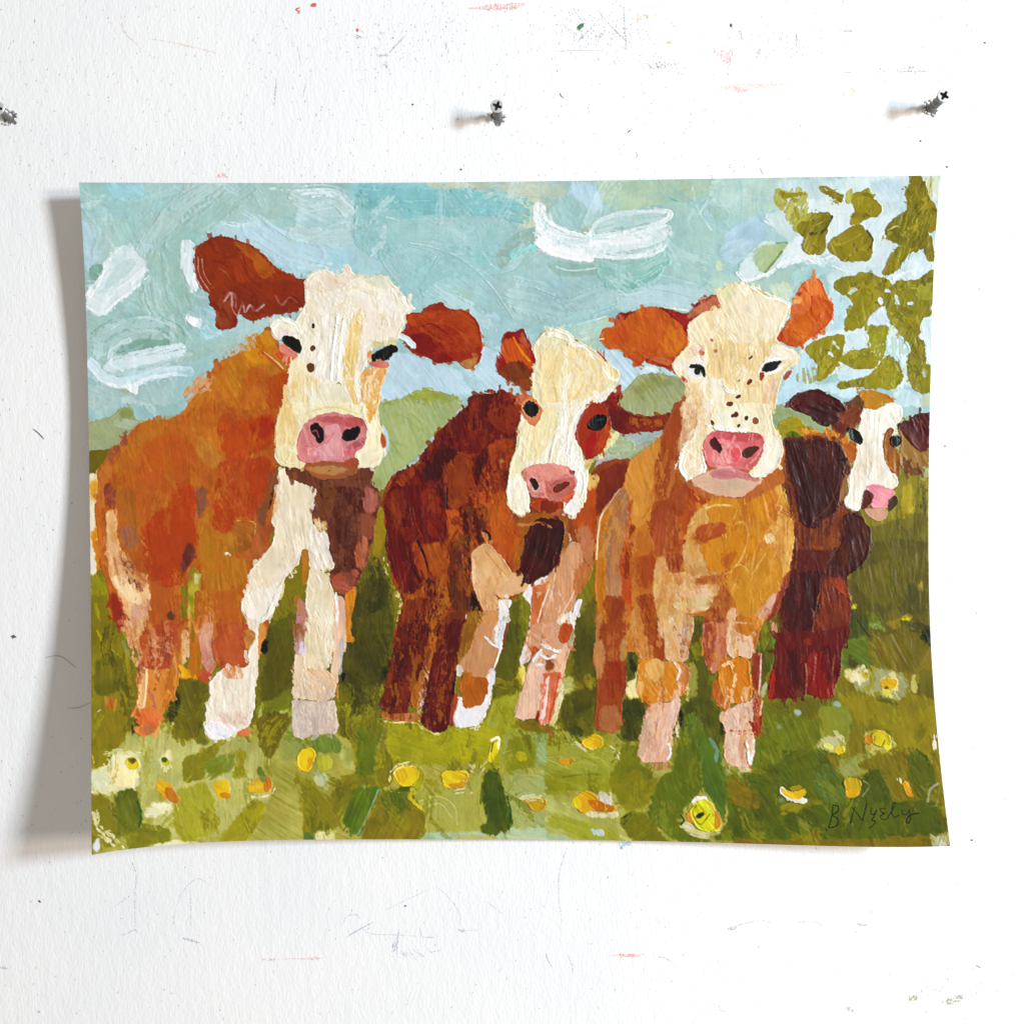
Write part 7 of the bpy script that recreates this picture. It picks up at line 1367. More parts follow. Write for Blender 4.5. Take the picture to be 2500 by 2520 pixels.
P cow3 a04c20 f=10 r=10 d=.05 | 1080,620 1180,690 1280,700 1250,740 1190,780 1120,760
P cow3 a4785c c=b58868 g=93 f=9 r=8 k=1.4 | 400,870 560,660 600,640 640,740 630,960 560,1250 600,1480 600,1620 440,1600 440,1400 410,1180
P cow3 b87a2c c=a86c24 g=95 f=9 k=1.3 | 380,1060 400,880 500,740 460,880 420,1060 440,1240 430,1480 440,1640 390,1680 360,1440 370,1240
S cow3 e9d3b4 w=12 k=1.6 a=.9 | 560,650 480,760 410,870 390,1000 375,1200
P cow3 b0562a c=a04c24 g=95 f=9 k=1.2 | 560,1250 620,960 640,740 660,720 650,940 690,1000 640,1200 660,1480 650,1620 600,1700 590,1460
P cow3 7a3c1e a=.8 f=10 g=92 | 640,930 690,930 650,1100 640,1300 610,1340 610,1140
P cow3 b5743c c=a3602e g=90 f=10 k=1.2 | 650,1000 780,960 840,1160 830,1360 800,1480 830,1600 740,1600 660,1500 650,1300
P cow3 9c5028 a=.8 f=12 g=80 | 680,1180 840,1160 830,1340 780,1460 680,1380
P cow3 8c4a30 c=a06038 g=88 f=9 k=1.2 | 440,1480 600,1500 610,1700 600,1930 430,1930 460,1700
P cow3 c49a6c c=d0a87c g=92 f=9 r=9 k=1.3 | 840,1180 920,1180 900,1240 960,1330 1100,1300 1180,1290 1340,1260 1370,1360 1340,1480 1260,1600 1140,1640 1000,1620 980,1660 860,1700 820,1500 820,1340
P cow3 d3b094 a=.8 f=14 g=20 | 980,1460 1200,1440 1340,1400 1270,1580 1080,1620 980,1560
S cow3 bfae84 w=70 a=.8 d=.05 k=1.3 | 1010,1560 1130,1540 1250,1540
P cow3 c9ab84 c=b8a084 g=92 f=9 k=1.2 | 850,1700 990,1640 1140,1640 1130,1780 1080,1930 900,1930
S cow3 9c8c7c w=50 a=.8 d=.1 | 1080,1660 1060,1780 1040,1920
S cow3 d6c4a0 w=30 a=.8 d=.1 | 960,1680 950,1800 970,1910
P cow3 c89a60 c=d4a870 g=88 f=9 k=1.3 | 1080,960 1160,820 1260,740 1280,800 1240,920 1160,960 1140,1060 1130,1280 1060,1290 1060,1160
P cow3 c9a070 c=b88a58 g=85 f=10 | 1060,1120 1180,1080 1240,1200 1250,1300 1080,1320
P cow3 a8693c c=9a5a34 d=.1 f=10 r=14 g=-15 | 1110,1390 1250,1330 1370,1310 1360,1370 1220,1390 1180,1420
P cow3 b58a58 d=.2 f=10 g=-20 | 1080,1310 1240,1250 1370,1290 1220,1330
P cow3 bf8430 c=b87a28 g=75 f=9 r=9 k=1.5 | 1240,760 1320,720 1530,720 1620,640 1700,570 1800,580 1830,660 1870,720 1870,780 1830,840 1760,900 1700,1000 1640,1130 1560,1160 1500,1260 1360,1300 1250,1290 1230,1180 1170,1120 1240,1060 1380,1000 1400,940 1320,900 1250,860
P cow3 a55c34 c=985030 g=-15 f=9 r=12 k=1.2 | 1140,980 1240,930 1400,930 1390,990 1280,1040 1170,1060
P cow3 a8641c a=.85 f=14 g=120 | 1360,1250 1400,1170 1480,1120 1460,1220 1400,1280
P cow3 c8924c c=d6a866 g=92 f=9 r=9 k=1.3 | 1690,1000 1760,900 1840,840 1917,900 1925,1060 1880,1280 1850,1340 1800,1200 1740,1100 1690,1050
P cow3 c08a38 c=b57c2c g=100 f=9 k=1.3 | 1400,1300 1520,1260 1640,1130 1740,1100 1840,1240 1850,1360 1780,1500 1660,1560 1640,1700 1600,1800 1520,1800 1500,1680 1440,1480 1380,1400
P cow3 cda05c a=.7 f=12 d=.05 g=110 | 1740,580 1820,600 1870,720 1840,800 1780,800 1800,700
P cow3 e6cc9c f=8 r=10 k=1.5 | 1700,1030 1730,1000 1770,1020 1770,1060 1720,1080
S cow3 e6cb94 w=12 a=.38 k=1.5 d=.1 | 1320,790 1400,770 1470,800 1460,860 1410,930
S cow3 dcb878 w=14 a=.8 | 1240,800 1320,775 1420,780
S cow3 e9d2a0 w=12 a=.38 k=1.5 d=.1 | 1460,930 1520,910 1560,960 1560,1060 1510,1200 1440,1280 1380,1320
S cow3 e3c68c w=12 a=.38 k=1.5 d=.1 | 1420,1310 1480,1250 1530,1260 1560,1290
S cow3 d8b070 w=14 a=.7 d=.1 | 1540,1330 1560,1430
S cow3 e6cc98 w=10 a=.8 | 1780,770 1830,790 1810,840
S cow3 a06820 w=10 a=.6 k=.6 | 1640,1140 1690,1000 1780,880
S cow3 a06820 w=10 a=.6 k=.6 | 1530,720 1620,640
S cow3 dcb478 w=10 a=.7 | 1600,1320 1700,1160
P cow3 c99c88 c=a8746c g=110 f=10 d=.05 | 1780,1480 1850,1360 1830,1460 1740,1620 1660,1720 1650,1640
P cow3 8a4a38 c=9a5840 f=10 g=105 | 1800,1560 1850,1370 1880,1300 1850,1480 1780,1640 1680,1730 1700,1680
H cow3 d0984c C=a86c24,c8a068 N=30 w=10 l=110 g=95 j=16 a=.45 f=4 | 1420,1320 1800,1200 1800,1480 1560,1760 1460,1560
P cow3 8f5030 c=a05c38 g=98 f=9 k=1.2 | 1250,1600 1370,1380 1400,1420 1440,1540 1400,1620 1400,1780 1400,1930 1220,1930 1220,1700
P cow3 dcb294 c=d0a082 g=92 f=9 k=1.4 | 1400,1640 1460,1560 1470,1700 1520,1800 1600,1800 1620,1930 1395,1930 1390,1780
P cow3 b97c34 f=9 k=1.5 r=10 g=95 | 1440,1700 1520,1640 1650,1680 1630,1780 1560,1810 1500,1760
P cow3 b88052 c=9c6038 g=88 f=9 | 380,1640 440,1610 430,1720 420,1930 370,1930
P cow3 c08c58 c=b57c44 g=80 f=9 k=1.3 | 640,1640 680,1560 840,1600 850,1780 900,1930 660,1930
P cow3 8e4c28 c=9c5830 g=65 f=9 k=1.3 | 690,1500 800,1480 850,1620 850,1740 910,1930 820,1930 740,1700
# neck shade and belly seam right of cow three
P cow4 7a3620 c=8a402a g=95 f=10 | 1700,520 1800,440 1850,380 1870,600 1850,640 1810,570
# lower legs of cow three
@C3
P cow3 9a5636 c=88482e g=94 f=9 r=10 k=1.4 | 400,-20 620,-20 610,200 610,480 570,620 560,800 510,845 440,830 360,820 350,760 380,560 380,300 350,260 360,150 400,100
P cow3 b88458 c=a8744c g=90 f=9 k=1.3 | 360,150 410,110 440,250 420,420 390,440 370,300 345,260
P cow3 a89068 a=.8 d=.1 f=10 g=94 | 560,120 610,60 610,260 560,300
P cow3 a87450 c=986444 a=.9 g=80 f=12 | 420,640 560,600 560,800 510,840 380,800
P cow3 8c3f2c a=.6 f=14 g=95 | 430,200 560,300 580,500 480,600 440,420
P cow3 c48a54 c=b87a40 g=85 f=9 k=1.4 | 630,-20 800,-20 860,100 850,260 740,290 700,220
P cow3 9a5430 c=8c4a2c g=75 f=9 k=1.3 | 740,-20 860,-20 910,140 915,280 840,260 790,120
P cow3 d3b090 c=c49a7c g=92 f=9 k=1.4 | 860,-20 1110,-20 1090,120 1100,260 1060,290 920,280 910,150
S cow3 a89684 w=40 a=.8 d=.1 | 1080,-10 1060,100 1050,190
P cow3 cc8a3c c=c0782a g=60 f=9 r=10 k=1.6 | 690,300 800,250 900,280 1000,280 1100,320 1100,420 1060,540 960,600 860,600 790,640 740,590 680,520 700,420
P cow3 d8a86c a=.85 f=10 g=80 | 760,280 840,260 900,280 900,400 820,440 770,420
P cow3 b87848 c=c89070 f=9 g=80 k=1.4 | 1000,280 1090,310 1110,420 1060,500 1000,440 1030,360
S cow3 ecd9c0 w=22 k=2 | 990,290 1030,350 1010,420
P cow3 d8a05c c=e3b87c f=9 r=10 g=90 | 680,460 750,430 740,540 700,560
P cow3 d8ad94 c=d09c88 g=94 f=9 r=8 k=1.5 | 780,640 860,605 970,600 1010,550 1040,560 1010,700 970,840 950,940 960,1020 930,1070 780,1075 720,1070 710,960 760,800 750,720
P cow3 bfa088 c=ab9478 a=.9 f=10 g=100 | 760,700 800,760 790,880 740,1040 715,1000 740,860
P cow3 e3bcac a=.8 f=10 g=95 | 980,560 1035,560 1000,720 960,820 950,700
S cow3 f4efee w=26 k=2.2 | 945,930 958,1000 935,1050
P cow3 a4744c c=8a7a3c f=12 a=.8 g=80 | 800,1080 950,1070 960,1120 830,1140
P cow3 c2846c c=b5745c g=92 f=9 k=1.2 | 1210,-20 1400,-20 1390,150 1400,260 1330,340 1290,380 1240,300 1220,150
P cow3 8f4c38 a=.85 f=10 g=92 | 1220,-20 1330,-20 1300,160 1280,330 1230,260
P cow3 dab496 c=ceaa90 g=92 f=9 k=1.4 | 1400,-20 1620,-20 1600,120 1590,260 1560,260 1470,230 1440,270 1395,210
P cow3 b87a34 f=9 k=1.5 r=10 | 1440,-20 1660,-20 1620,40 1560,80 1480,40
P cow3 c8802a c=bc7424 g=80 f=9 r=10 k=1.6 | 1330,330 1390,230 1430,270 1500,240 1570,260 1580,420 1600,560 1550,610 1450,610 1370,570 1330,450
S cow3 ecc898 w=26 a=.8 k=1.8 d=.1 | 1370,310 1420,290 1460,380 1450,470
S cow3 c2844c w=9 | 1455,210 1480,195 1480,235
P cow3 b06838 c=c07a48 f=9 g=80 k=1.3 | 1320,470 1360,540 1420,610 1410,670 1360,640 1290,570 1300,480
P cow3 dab49c c=d2a48e g=92 f=9 r=9 k=1.5 | 1390,690 1450,640 1540,610 1610,590 1620,700 1600,860 1610,960 1600,1110 1540,1120 1450,1100 1390,1090 1370,1000 1390,840 1340,700
P cow3 c99478 a=.8 f=14 g=93 | 1500,880 1580,860 1580,1090 1500,1080
S cow3 fbf8f6 w=24 k=2.4 | 1555,900 1565,980 1580,1080
S cow3 f4eeea w=22 k=2.2 | 1610,900 1605,980 1590,1060
S cow3 a8482c w=16 a=.85 d=.1 | 1430,825 1500,830 1600,820
S cow3 a8482c w=12 a=.85 d=.1 | 1440,855 1540,850 1640,860
P cow3 8a3020 c=9a4030 g=92 f=8 k=1.4 | 1600,590 1640,570 1680,600 1670,830 1640,860 1600,840 1620,700
P cow3 8c4434 c=a05c4c f=9 g=92 | 1600,220 1670,210 1660,560 1610,580
S cow3 e3b8a4 w=14 k=1.6 | 1670,220 1660,400 1650,540
S cow3 e6bcac w=14 k=1.6 | 1680,590 1670,640 1660,700
P cow3 b86c3c a=.8 f=9 d=.1 | 1560,1100 1600,1100 1595,1140
# ears of cow three
@A3
P cow3/ear 8c2f20 c=a03c28 g=30 f=9 k=1.3 | 510,1260 550,1180 640,1190 720,1150 900,1150 1030,1180 1100,1180 1180,1100 1300,1030 1350,1060 1390,1120 1330,1180 1200,1180 1080,1290 1100,1380 1090,1450 1000,1560 1010,1640 970,1640 860,1600 760,1580 720,1500 600,1460 540,1300
P cow3/ear b8705c c=c07a64 g=40 f=10 k=1.3 | 1090,1200 1200,1110 1310,1040 1370,1080 1380,1140 1330,1190 1200,1170 1100,1240
P cow3/ear b0584c f=10 d=.05 | 510,1240 560,1180 600,1220 540,1290
P cow3/ear b8622c c=a84a20 g=30 f=9 r=9 k=1.4 | 580,1470 720,1500 860,1520 960,1530 870,1560 770,1530 740,1580 690,1605 660,1590 660,1550 590,1530
P cow3/ear bf6410 c=b45c10 g=60 f=9 r=8 k=1.5 | 400,1370 440,1300 520,1290 640,1200 710,1150 780,1120 850,1125 900,1170 960,1220 1040,1280 1090,1350 1095,1430 1020,1510 940,1530 800,1520 700,1490 580,1470 470,1470 400,1410
P cow3/ear c87818 c=bc7014 a=.85 g=55 f=12 | 930,1260 1040,1320 1090,1410 1000,1510 950,1530 900,1400
P cow3/ear b8561a a=.6 f=20 g=40 | 480,1300 600,1260 640,1400 520,1440
S cow3/ear f0d8b8 w=10 k=1.8 | 395,1392 430,1385
P cow3/ear b87060 c=a8584c f=10 d=.04 g=20 | 780,1530 900,1540 980,1560 960,1600 840,1570
@A4
P cow3/ear d0693c c=da7a4c g=85 f=9 r=8 k=1.4 | 500,1040 550,970 600,920 650,895 700,920 730,1000 760,1080 800,1110 790,1200 700,1300 560,1300 480,1200 460,1160
P cow3/ear c4602a c=b8581c g=60 f=9 r=9 k=1.5 | 620,1040 700,1060 760,1080 800,1100 790,1230 720,1310 640,1370 540,1430 500,1455 420,1420 340,1380 400,1300 480,1200 600,1180 620,1100
P cow3/ear ba5e12 c=c46a18 g=40 f=10 k=1.4 | 480,1200 600,1180 660,1260 640,1360 530,1440 430,1420 390,1340
P cow3/ear e09a6c f=9 r=8 | 480,1060 550,1060 550,1110 470,1115
P cow3/ear cf7048 c=c05c3c f=9 g=20 | 460,1120 550,1115 590,1170 560,1180 470,1210
P cow3/ear b84a30 f=9 | 330,1380 380,1320 400,1380 380,1410
S cow3/ear a84a1c w=12 a=.8 | 560,980 620,1060 620,1160
P cow3/ear 9a4434 f=8 r=8 | 500,1040 540,1010 550,1050
# head of cow three
@B3
P cow3 a8683c f=9 | 1010,300 1850,300 1850,600 1600,720 1200,720 1020,580
@A3
P cow3/face e3ca9c c=e9d3ac g=80 f=9 r=9 k=1.5 | 1080,1300 1180,1190 1280,1160 1330,1180 1390,1100 1320,1030 1400,970 1480,950 1580,970 1640,1000 1760,1050 1880,1110 1900,1160 1870,1250 1800,1330 1770,1390 1800,1420 1920,1480 1980,1540 1900,1600 1850,1640 1830,1700 1800,1800 1780,1930 1060,1930 1110,1800 1080,1740 1020,1690 980,1640 970,1580 1000,1540 1100,1440 1110,1400
P cow3/face e6cfa4 c=efdebc g=70 f=9 k=1.7 r=9 | 1080,1320 1150,1220 1260,1165 1340,1200 1380,1300 1360,1440 1250,1460 1110,1400
P cow3/face e9d4b0 c=f0e2c8 g=65 f=9 k=1.7 r=9 | 1320,1040 1450,960 1560,970 1700,1050 1880,1110 1890,1170 1830,1290 1740,1380 1560,1420 1440,1420 1380,1300 1380,1130
P cow3/face d0d0a0 a=.8 f=12 r=14 | 1330,1040 1400,980 1470,955 1460,1020 1380,1110
S cow3/face f4eee2 w=26 k=2.1 d=.05 r=14 | 1590,980 1650,1010 1720,1060 1800,1070 1890,1120
S cow3/face e6b468 w=16 a=.9 | 1640,1000 1700,1040
S cow3/face f6f0e4 w=18 k=2 d=.1 | 1890,1130 1860,1220 1810,1300
S cow3/face f3e8d0 w=14 a=.8 d=.1 k=1.8 | 1560,1180 1630,1260 1600,1400
H cow3/face f3e7cf C=dcc090,e9d6b4 N=40 w=14 l=110 g=70 j=26 a=0.36 f=5 k=1.5 | 1120,1260 1300,1200 1460,1000 1860,1130 1740,1360 1300,1420
P cow3/face dfc08c c=e6cc9c g=90 f=12 k=1.4 | 1250,1440 1400,1400 1560,1440 1760,1400 1800,1430 1700,1560 1640,1650 1660,1760 1500,1780 1360,1760 1240,1700 1260,1560
S cow3/face f0e3c8 w=18 a=.8 d=.1 k=1.7 | 1560,1490 1620,1480 1640,1560
S cow3/face ecdcbc w=24 a=.7 d=.15 k=1.7 | 1440,1540 1440,1680 1480,1780
P cow3/face f0e6dc c=dcc8a8 g=30 f=9 r=8 k=1.8 | 980,1620 990,1570 1080,1530 1160,1530 1240,1560 1230,1600 1120,1600 1070,1640 1010,1640
P cow3/face efe6d6 c=e0cfac g=20 f=9 k=1.8 | 1740,1430 1800,1430 1917,1490 1970,1540 1900,1560 1800,1550 1700,1580 1660,1640 1650,1620 1740,1520
P cow3/face d8a8a0 c=e0bcb0 f=10 r=12 d=.08 | 1110,1440 1200,1440 1230,1500 1180,1520 1110,1500
P cow3/freckles c07860 f=7 r=8 d=.1 | 1190,1480 1225,1490 1210,1515 1185,1505
P cow3/freckles b8685c f=7 r=8 d=.1 | 1265,1390 1295,1395 1280,1415
P cow3/freckles b8685c f=7 r=8 d=.15 | 1300,1470 1330,1475 1310,1500
P cow3/eye e3ded8 c=d0c4cc f=8 k=1.4 | 1070,1640 1120,1600 1190,1600 1210,1640 1190,1700 1120,1690
P cow3/eye 161418 f=6 r=6 k=1.6 | 1065,1640 1110,1598 1170,1590 1225,1620 1235,1690 1210,1690 1205,1640 1180,1612 1120,1612
P cow3/eye 14120f f=6 r=6 k=1.5 | 1135,1640 1155,1618 1190,1625 1190,1665 1150,1670
S cow3/eye e9d8d0 w=14 k=1.8 | 1080,1660 1130,1695 1200,1690
P cow3/face a84c44 f=9 r=9 | 1020,1690 1060,1670 1090,1720 1080,1740
P cow3/eye 12161a f=7 r=9 k=1.8 | 1655,1645 1690,1590 1770,1560 1840,1560 1830,1580 1800,1600 1790,1630 1720,1650
P cow3/eye 9a4a38 f=7 r=7 | 1655,1650 1700,1650 1670,1725 1655,1690
S cow3/eye f6f1e8 w=18 k=2 | 1650,1650 1690,1580 1780,1545 1850,1550
S cow3/face f3ebdc w=22 k=1.9 d=.1 | 1700,1665 1780,1640 1850,1590
P cow3/face dcb890 a=.7 f=14 g=95 d=.05 | 1080,1740 1220,1720 1280,1930 1080,1930
P cow3/face f0e4cc c=e3cfa8 g=92 f=10 k=1.6 | 1200,1700 1380,1700 1360,1930 1220,1930
P cow3/face dcb894 c=e3c4a4 a=.85 g=100 f=10 | 1700,1720 1820,1680 1790,1820 1760,1930 1680,1930
P cow3/face 9c6048 f=8 g=100 | 1830,1690 1900,1620 1920,1640 1860,1720
S cow3/face faf4ea w=26 k=2.2 | 1380,1770 1410,1800 1470,1810
@B3
P cow3/face c49a7c c=b48868 g=95 f=9 k=1.3 | 1060,-20 1200,-20 1170,160 1110,320 1060,420 1020,400 1030,240
P cow3/face eadabd c=efe3cc g=98 f=9 r=8 k=1.7 | 1180,-20 1310,-20 1290,150 1240,240 1205,310 1210,420 1240,500 1180,560 1100,582 1040,550 1015,480 1020,380 1080,290 1130,240 1160,120
P cow3/face e6d3aa c=ecdfc0 g=85 f=9 r=8 k=1.6 | 1300,-20 1740,-20 1750,90 1770,180 1830,240 1840,360 1800,480 1700,560 1630,580 1560,540 1660,420 1690,280 1640,210 1560,200 1300,170 1250,210
P cow3/face f0e8d4 c=e3d6b4 g=92 f=9 k=1.8 | 1690,260 1790,210 1840,300 1800,480 1690,560 1600,550 1660,440
P cow3/face dce0c4 a=.7 f=12 d=.05 | 1300,60 1400,30 1600,60 1600,170 1460,160 1330,140
S cow3/face fbf8f2 w=34 k=2.3 r=8 | 1310,165 1400,185 1530,190
S cow3/face f4ecdc w=40 k=2 r=8 | 1060,380 1040,480 1090,560
S cow3/face d8c090 w=10 a=.6 | 1130,260 1110,420 1140,540
P cow3/freckles 6a3420 f=6 r=7 k=1.2 | 1435,80 1465,45 1485,55 1470,85
P cow3/freckles 5c3020 f=6 r=7 k=1.2 | 1540,95 1560,70 1570,90 1555,112
P cow3/freckles 5a3426 f=6 r=7 k=1.2 | 1475,160 1495,138 1508,145 1495,168
P cow3/freckles 8a5c40 f=7 r=10 d=.2 | 1600,110 1630,90 1650,130 1610,140
P cow3/freckles 6c4630 f=6 r=8 d=.15 | 1280,100 1290,130 1300,140 1280,150
@A3
P cow3/freckles 7c4830 f=6 r=7 k=1.2 | 1405,1890 1430,1880 1450,1895 1430,1917 1405,1910
P cow3/freckles 6c3024 f=6 r=7 k=1.2 | 1465,1850 1490,1825 1515,1835 1490,1860
P cow3/freckles 70382c f=6 r=7 k=1.2 | 1560,1735 1580,1708 1600,1720 1570,1745
P cow3/freckles 4c3424 f=6 r=6 k=1.2 | 1480,1725 1505,1700 1508,1710 1485,1728
P cow3/freckles 4c2c1c f=6 r=6 k=1.2 | 1560,1548 1595,1518 1600,1530 1575,1550
# muzzle of cow three
@B3
P cow3/muzzle cc7272 c=d68080 g=60 f=8 r=8 k=1.5 | 1205,310 1250,210 1320,185 1420,205 1540,215 1640,205 1690,250 1690,330 1660,420 1580,500 1460,500 1380,480 1290,490 1235,450
P cow3/muzzle b85a5c c=c06466 g=5 f=9 | 1250,220 1320,190 1420,210 1640,210 1680,250 1600,280 1480,270 1360,260 1280,240
P cow3/muzzle e09c98 c=d07478 g=70 f=10 d=.08 k=1.6 | 1380,290 1500,300 1520,400 1460,460 1330,460 1280,420 1380,400
P cow3/muzzle cf5c60 f=10 d=.08 g=60 | 1430,330 1500,320 1500,440 1440,440
P cow3/nostril 5c3a30 c=48281f g=70 f=7 r=8 k=.8 | 1260,280 1280,245 1315,250 1350,310 1365,360 1340,375 1300,340 1270,320
P cow3/nostril 604434 c=4c3426 g=-20 f=7 r=8 k=.8 | 1520,350 1560,320 1650,305 1665,330 1630,360 1560,400 1525,395
S cow3/muzzle e8b0ac w=10 a=.8 | 1580,450 1630,400 1680,320
S cow3/muzzle e8b0ac w=10 a=.7 | 1290,430 1330,470 1440,480
P cow3/muzzle d3ac94 c=c49a84 g=-5 f=9 k=1.3 | 1100,585 1200,540 1300,500 1400,480 1520,520 1640,570 1700,565 1600,660 1520,710 1400,710 1280,690 1180,640
P cow3/muzzle b87878 c=c48484 g=10 f=9 | 1230,530 1300,500 1400,475 1500,500 1600,560 1690,570 1640,600 1480,570 1380,590 1300,560
P cow3/muzzle bfa890 a=.8 f=12 g=5 | 1340,600 1460,560 1560,600 1500,670 1380,650

# brushwork over the laid-in colours
@F
H cow1 b8632c C=c27a30,a9502a,b56c30,9c5230 N=150 w=18 l=50 g=84 j=16 a=.27 f=7 d=.1 z=1 k=1.1 | 185,650 520,560 560,900 520,1150 350,1330 240,1330 190,1000
H cow1 c98a3c C=b8642c,a84a28 N=30 w=9 l=40 g=80 j=14 a=.3 f=4 d=.2 z=1 k=1.2 | 200,820 500,650 520,900 420,1180 260,1200
H cow1 d9ae84 C=8a4a30,c98a58 N=30 w=7 l=40 g=84 j=10 a=.5 f=4 d=.25 z=1 | 190,1000 260,1000 340,1250 260,1330
H cow1/chest f0e8da C=dccbb4,e9dccb,d3c0ac N=50 w=7 l=44 g=86 j=10 a=.5 f=4 d=.12 z=1 k=1.6 | 500,890 610,900 640,1050 640,1330 560,1330 590,1060 520,1060 470,1180 450,1160
H cow1 5c3528 C=7c4c38,8c5a40 N=26 w=9 l=46 g=88 j=8 a=.5 f=4 d=.15 z=1 | 600,880 710,880 700,1080 640,1100
H cow2 4c1a10 C=7c3216,8c3e18,5c2214,3c140e N=120 w=13 l=46 g=82 j=16 a=.34 f=5 d=.12 z=1 k=1.2 | 730,900 880,740 980,760 960,960 900,1180 760,1150
H cow2 a8541e C=8c3e18,b86a34 N=40 w=8 l=44 g=86 j=12 a=.5 f=4 d=.15 z=1 k=1.2 | 880,900 1000,980 1000,1100 860,1100
H cow2 4a1a12 C=7c3820,8c4a30,3a1210 N=60 w=7 l=60 g=96 j=5 a=.55 f=4 d=.15 z=1 k=1.2 | 740,1100 860,1100 850,1370 730,1360
H cow2/chest dcb090 C=b98462,e9c8ac,c08a66 N=46 w=6 l=46 g=97 j=8 a=.5 f=4 d=.15 z=1 k=1.4 | 880,1020 1100,1000 1060,1360 980,1360 960,1100 900,1200
H cow3 c28a40 C=a86a30,b87838,cf9c58,9a5630 N=110 w=11 l=46 g=92 j=12 a=.32 f=5 d=.12 z=1 k=1.2 | 1130,1000 1200,860 1300,900 1480,900 1480,1100 1420,1250 1200,1300 1130,1250
H cow3 d8ac78 C=8f5430,c89458 N=40 w=6 l=46 g=92 j=8 a=.5 f=4 d=.2 z=1 | 1140,1150 1440,1150 1430,1440 1380,1440 1300,1250 1220,1420 1150,1380
H cow4 5a2422 C=6f2c24,42191a,7c3424 N=80 w=11 l=46 g=88 j=12 a=.3 f=5 d=.12 z=1 k=1.2 | 1480,830 1620,830 1640,1000 1600,1300 1460,1300
H cow1/face f4efe6 C=e6dac6,efe6d8,ddcfb8 N=70 w=7 l=46 g=88 j=12 a=0.40 f=4 d=.12 z=1 k=1.7 | 530,560 740,560 730,700 710,870 540,880
H cow1/face f6f2ea C=d8c8b4,f0e6d8 N=60 w=6 l=26 g=70 j=35 a=0.43 f=3 d=.12 z=1 k=1.9 | 580,520 760,560 760,620 580,640
H cow1/face e3c594 C=efdcb8,d8b47c N=30 w=7 l=40 g=88 j=8 a=0.32 f=4 d=.15 z=1 k=1.6 | 530,720 600,700 600,880 530,890
H cow2/face f0e2c0 C=e0c490,f6efe0,dcc49a N=80 w=7 l=40 g=90 j=22 a=0.36 f=4 d=.12 z=1 k=1.7 | 1000,640 1160,680 1150,740 1100,960 960,970 990,760
H cow2/face f8f4ea C=efe6d2 N=20 w=7 l=40 g=98 j=8 a=0.43 f=4 d=.1 z=1 k=1.9 | 1060,780 1110,760 1090,930 1050,900
H cow3/face efe0c0 C=dcbf90,f4ead4,e3cba0 N=100 w=7 l=40 g=86 j=20 a=0.36 f=4 d=.12 z=1 k=1.7 | 1290,600 1480,600 1480,700 1450,900 1290,890
H cow3/face d8b488 C=c89c74,e9d4ac N=30 w=6 l=50 g=92 j=6 a=0.36 f=4 d=.15 z=1 k=1.5 | 1290,740 1340,740 1330,880 1290,880
H cow4/face f4ecdc C=dccab0,e9dec8 N=30 w=6 l=34 g=92 j=10 a=0.36 f=4 d=.12 z=1 k=1.7 | 1600,770 1700,770 1680,980 1600,980
H cow1/ear 7c3018 C=a04a2a,8c3a20 N=20 w=8 l=40 g=50 j=20 a=.4 f=4 d=.15 z=1 | 370,450 580,540 580,600 400,610
H cow1/ear b04c24 C=8a2e16,98381c N=20 w=8 l=40 g=25 j=20 a=.4 f=4 d=.15 z=1 | 770,590 910,580 900,690 780,660
H cow3/ear c86c18 C=a85014,b45c14 N=26 w=8 l=30 g=60 j=25 a=.4 f=4 d=.15 z=1 | 1140,580 1300,580 1280,690 1150,680
H cow3/ear b04e18 C=d07a40,c06020 N=20 w=8 l=30 g=60 j=20 a=.4 f=4 d=.15 z=1 | 1480,540 1570,540 1560,660 1460,670
H cow1/muzzle e0a4a4 C=b86a6c,d08a8c N=24 w=5 l=24 g=70 j=40 a=.5 f=3 d=.12 z=1 k=1.5 | 570,780 690,780 680,870 570,870
H cow3/muzzle e6a4a0 C=c05c60,d07478 N=24 w=5 l=24 g=70 j=40 a=.5 f=3 d=.12 z=1 k=1.5 | 1330,815 1440,815 1430,890 1330,890
H cow2/muzzle dc9c90 C=a85c50,c87c70 N=16 w=5 l=22 g=70 j=40 a=.5 f=3 d=.12 z=1 k=1.5 | 985,880 1085,880 1080,940 985,940
H leaf_cluster4 6c6c10 C=a3a030,8a8818,b8b650 N=90 z=1 w=9 l=26 g=100 j=35 a=.3 f=4 d=.2 k=1.3 r=14 | 1540,700 1760,650 1750,920 1640,900 1560,830
H leaf_cluster3 6c6c10 C=a3a030,8a8818 N=50 z=1 w=9 l=30 g=104 j=14 a=.3 f=4 d=.2 k=1.3 | 1690,360 1750,340 1765,500 1700,580 1660,620
H cow2 dcb090 C=b98462,e9c8ac,c08a66 N=20 w=6 l=46 g=97 j=8 a=.45 f=4 d=.15 z=1 k=1.4 | 1000,1030 1090,1010 1060,1340 980,1350
H cow1/chest d3c4bc C=c4b4ae,e0cdbd,b8aaa8 N=40 w=8 l=30 g=88 j=8 a=.5 f=4 d=.12 z=1 k=1.4 | 550,1270 645,1270 640,1400 550,1400
H cow1/chest ece2d6 C=dccfc4,e6d8c8 N=30 w=8 l=30 g=84 j=14 a=.5 f=4 d=.12 z=1 k=1.6 | 390,1250 490,1250 480,1400 390,1400
H cow3 d8ae98 C=c89880,e3c0ac N=30 w=6 l=30 g=92 j=8 a=.5 f=4 d=.12 z=1 k=1.4 | 1210,1300 1290,1300 1270,1440 1210,1440
H cow3 d8ae98 C=c89880,e3c0ac N=30 w=6 l=30 g=92 j=8 a=.5 f=4 d=.12 z=1 k=1.4 | 1360,1310 1430,1310 1420,1450 1360,1450
""")
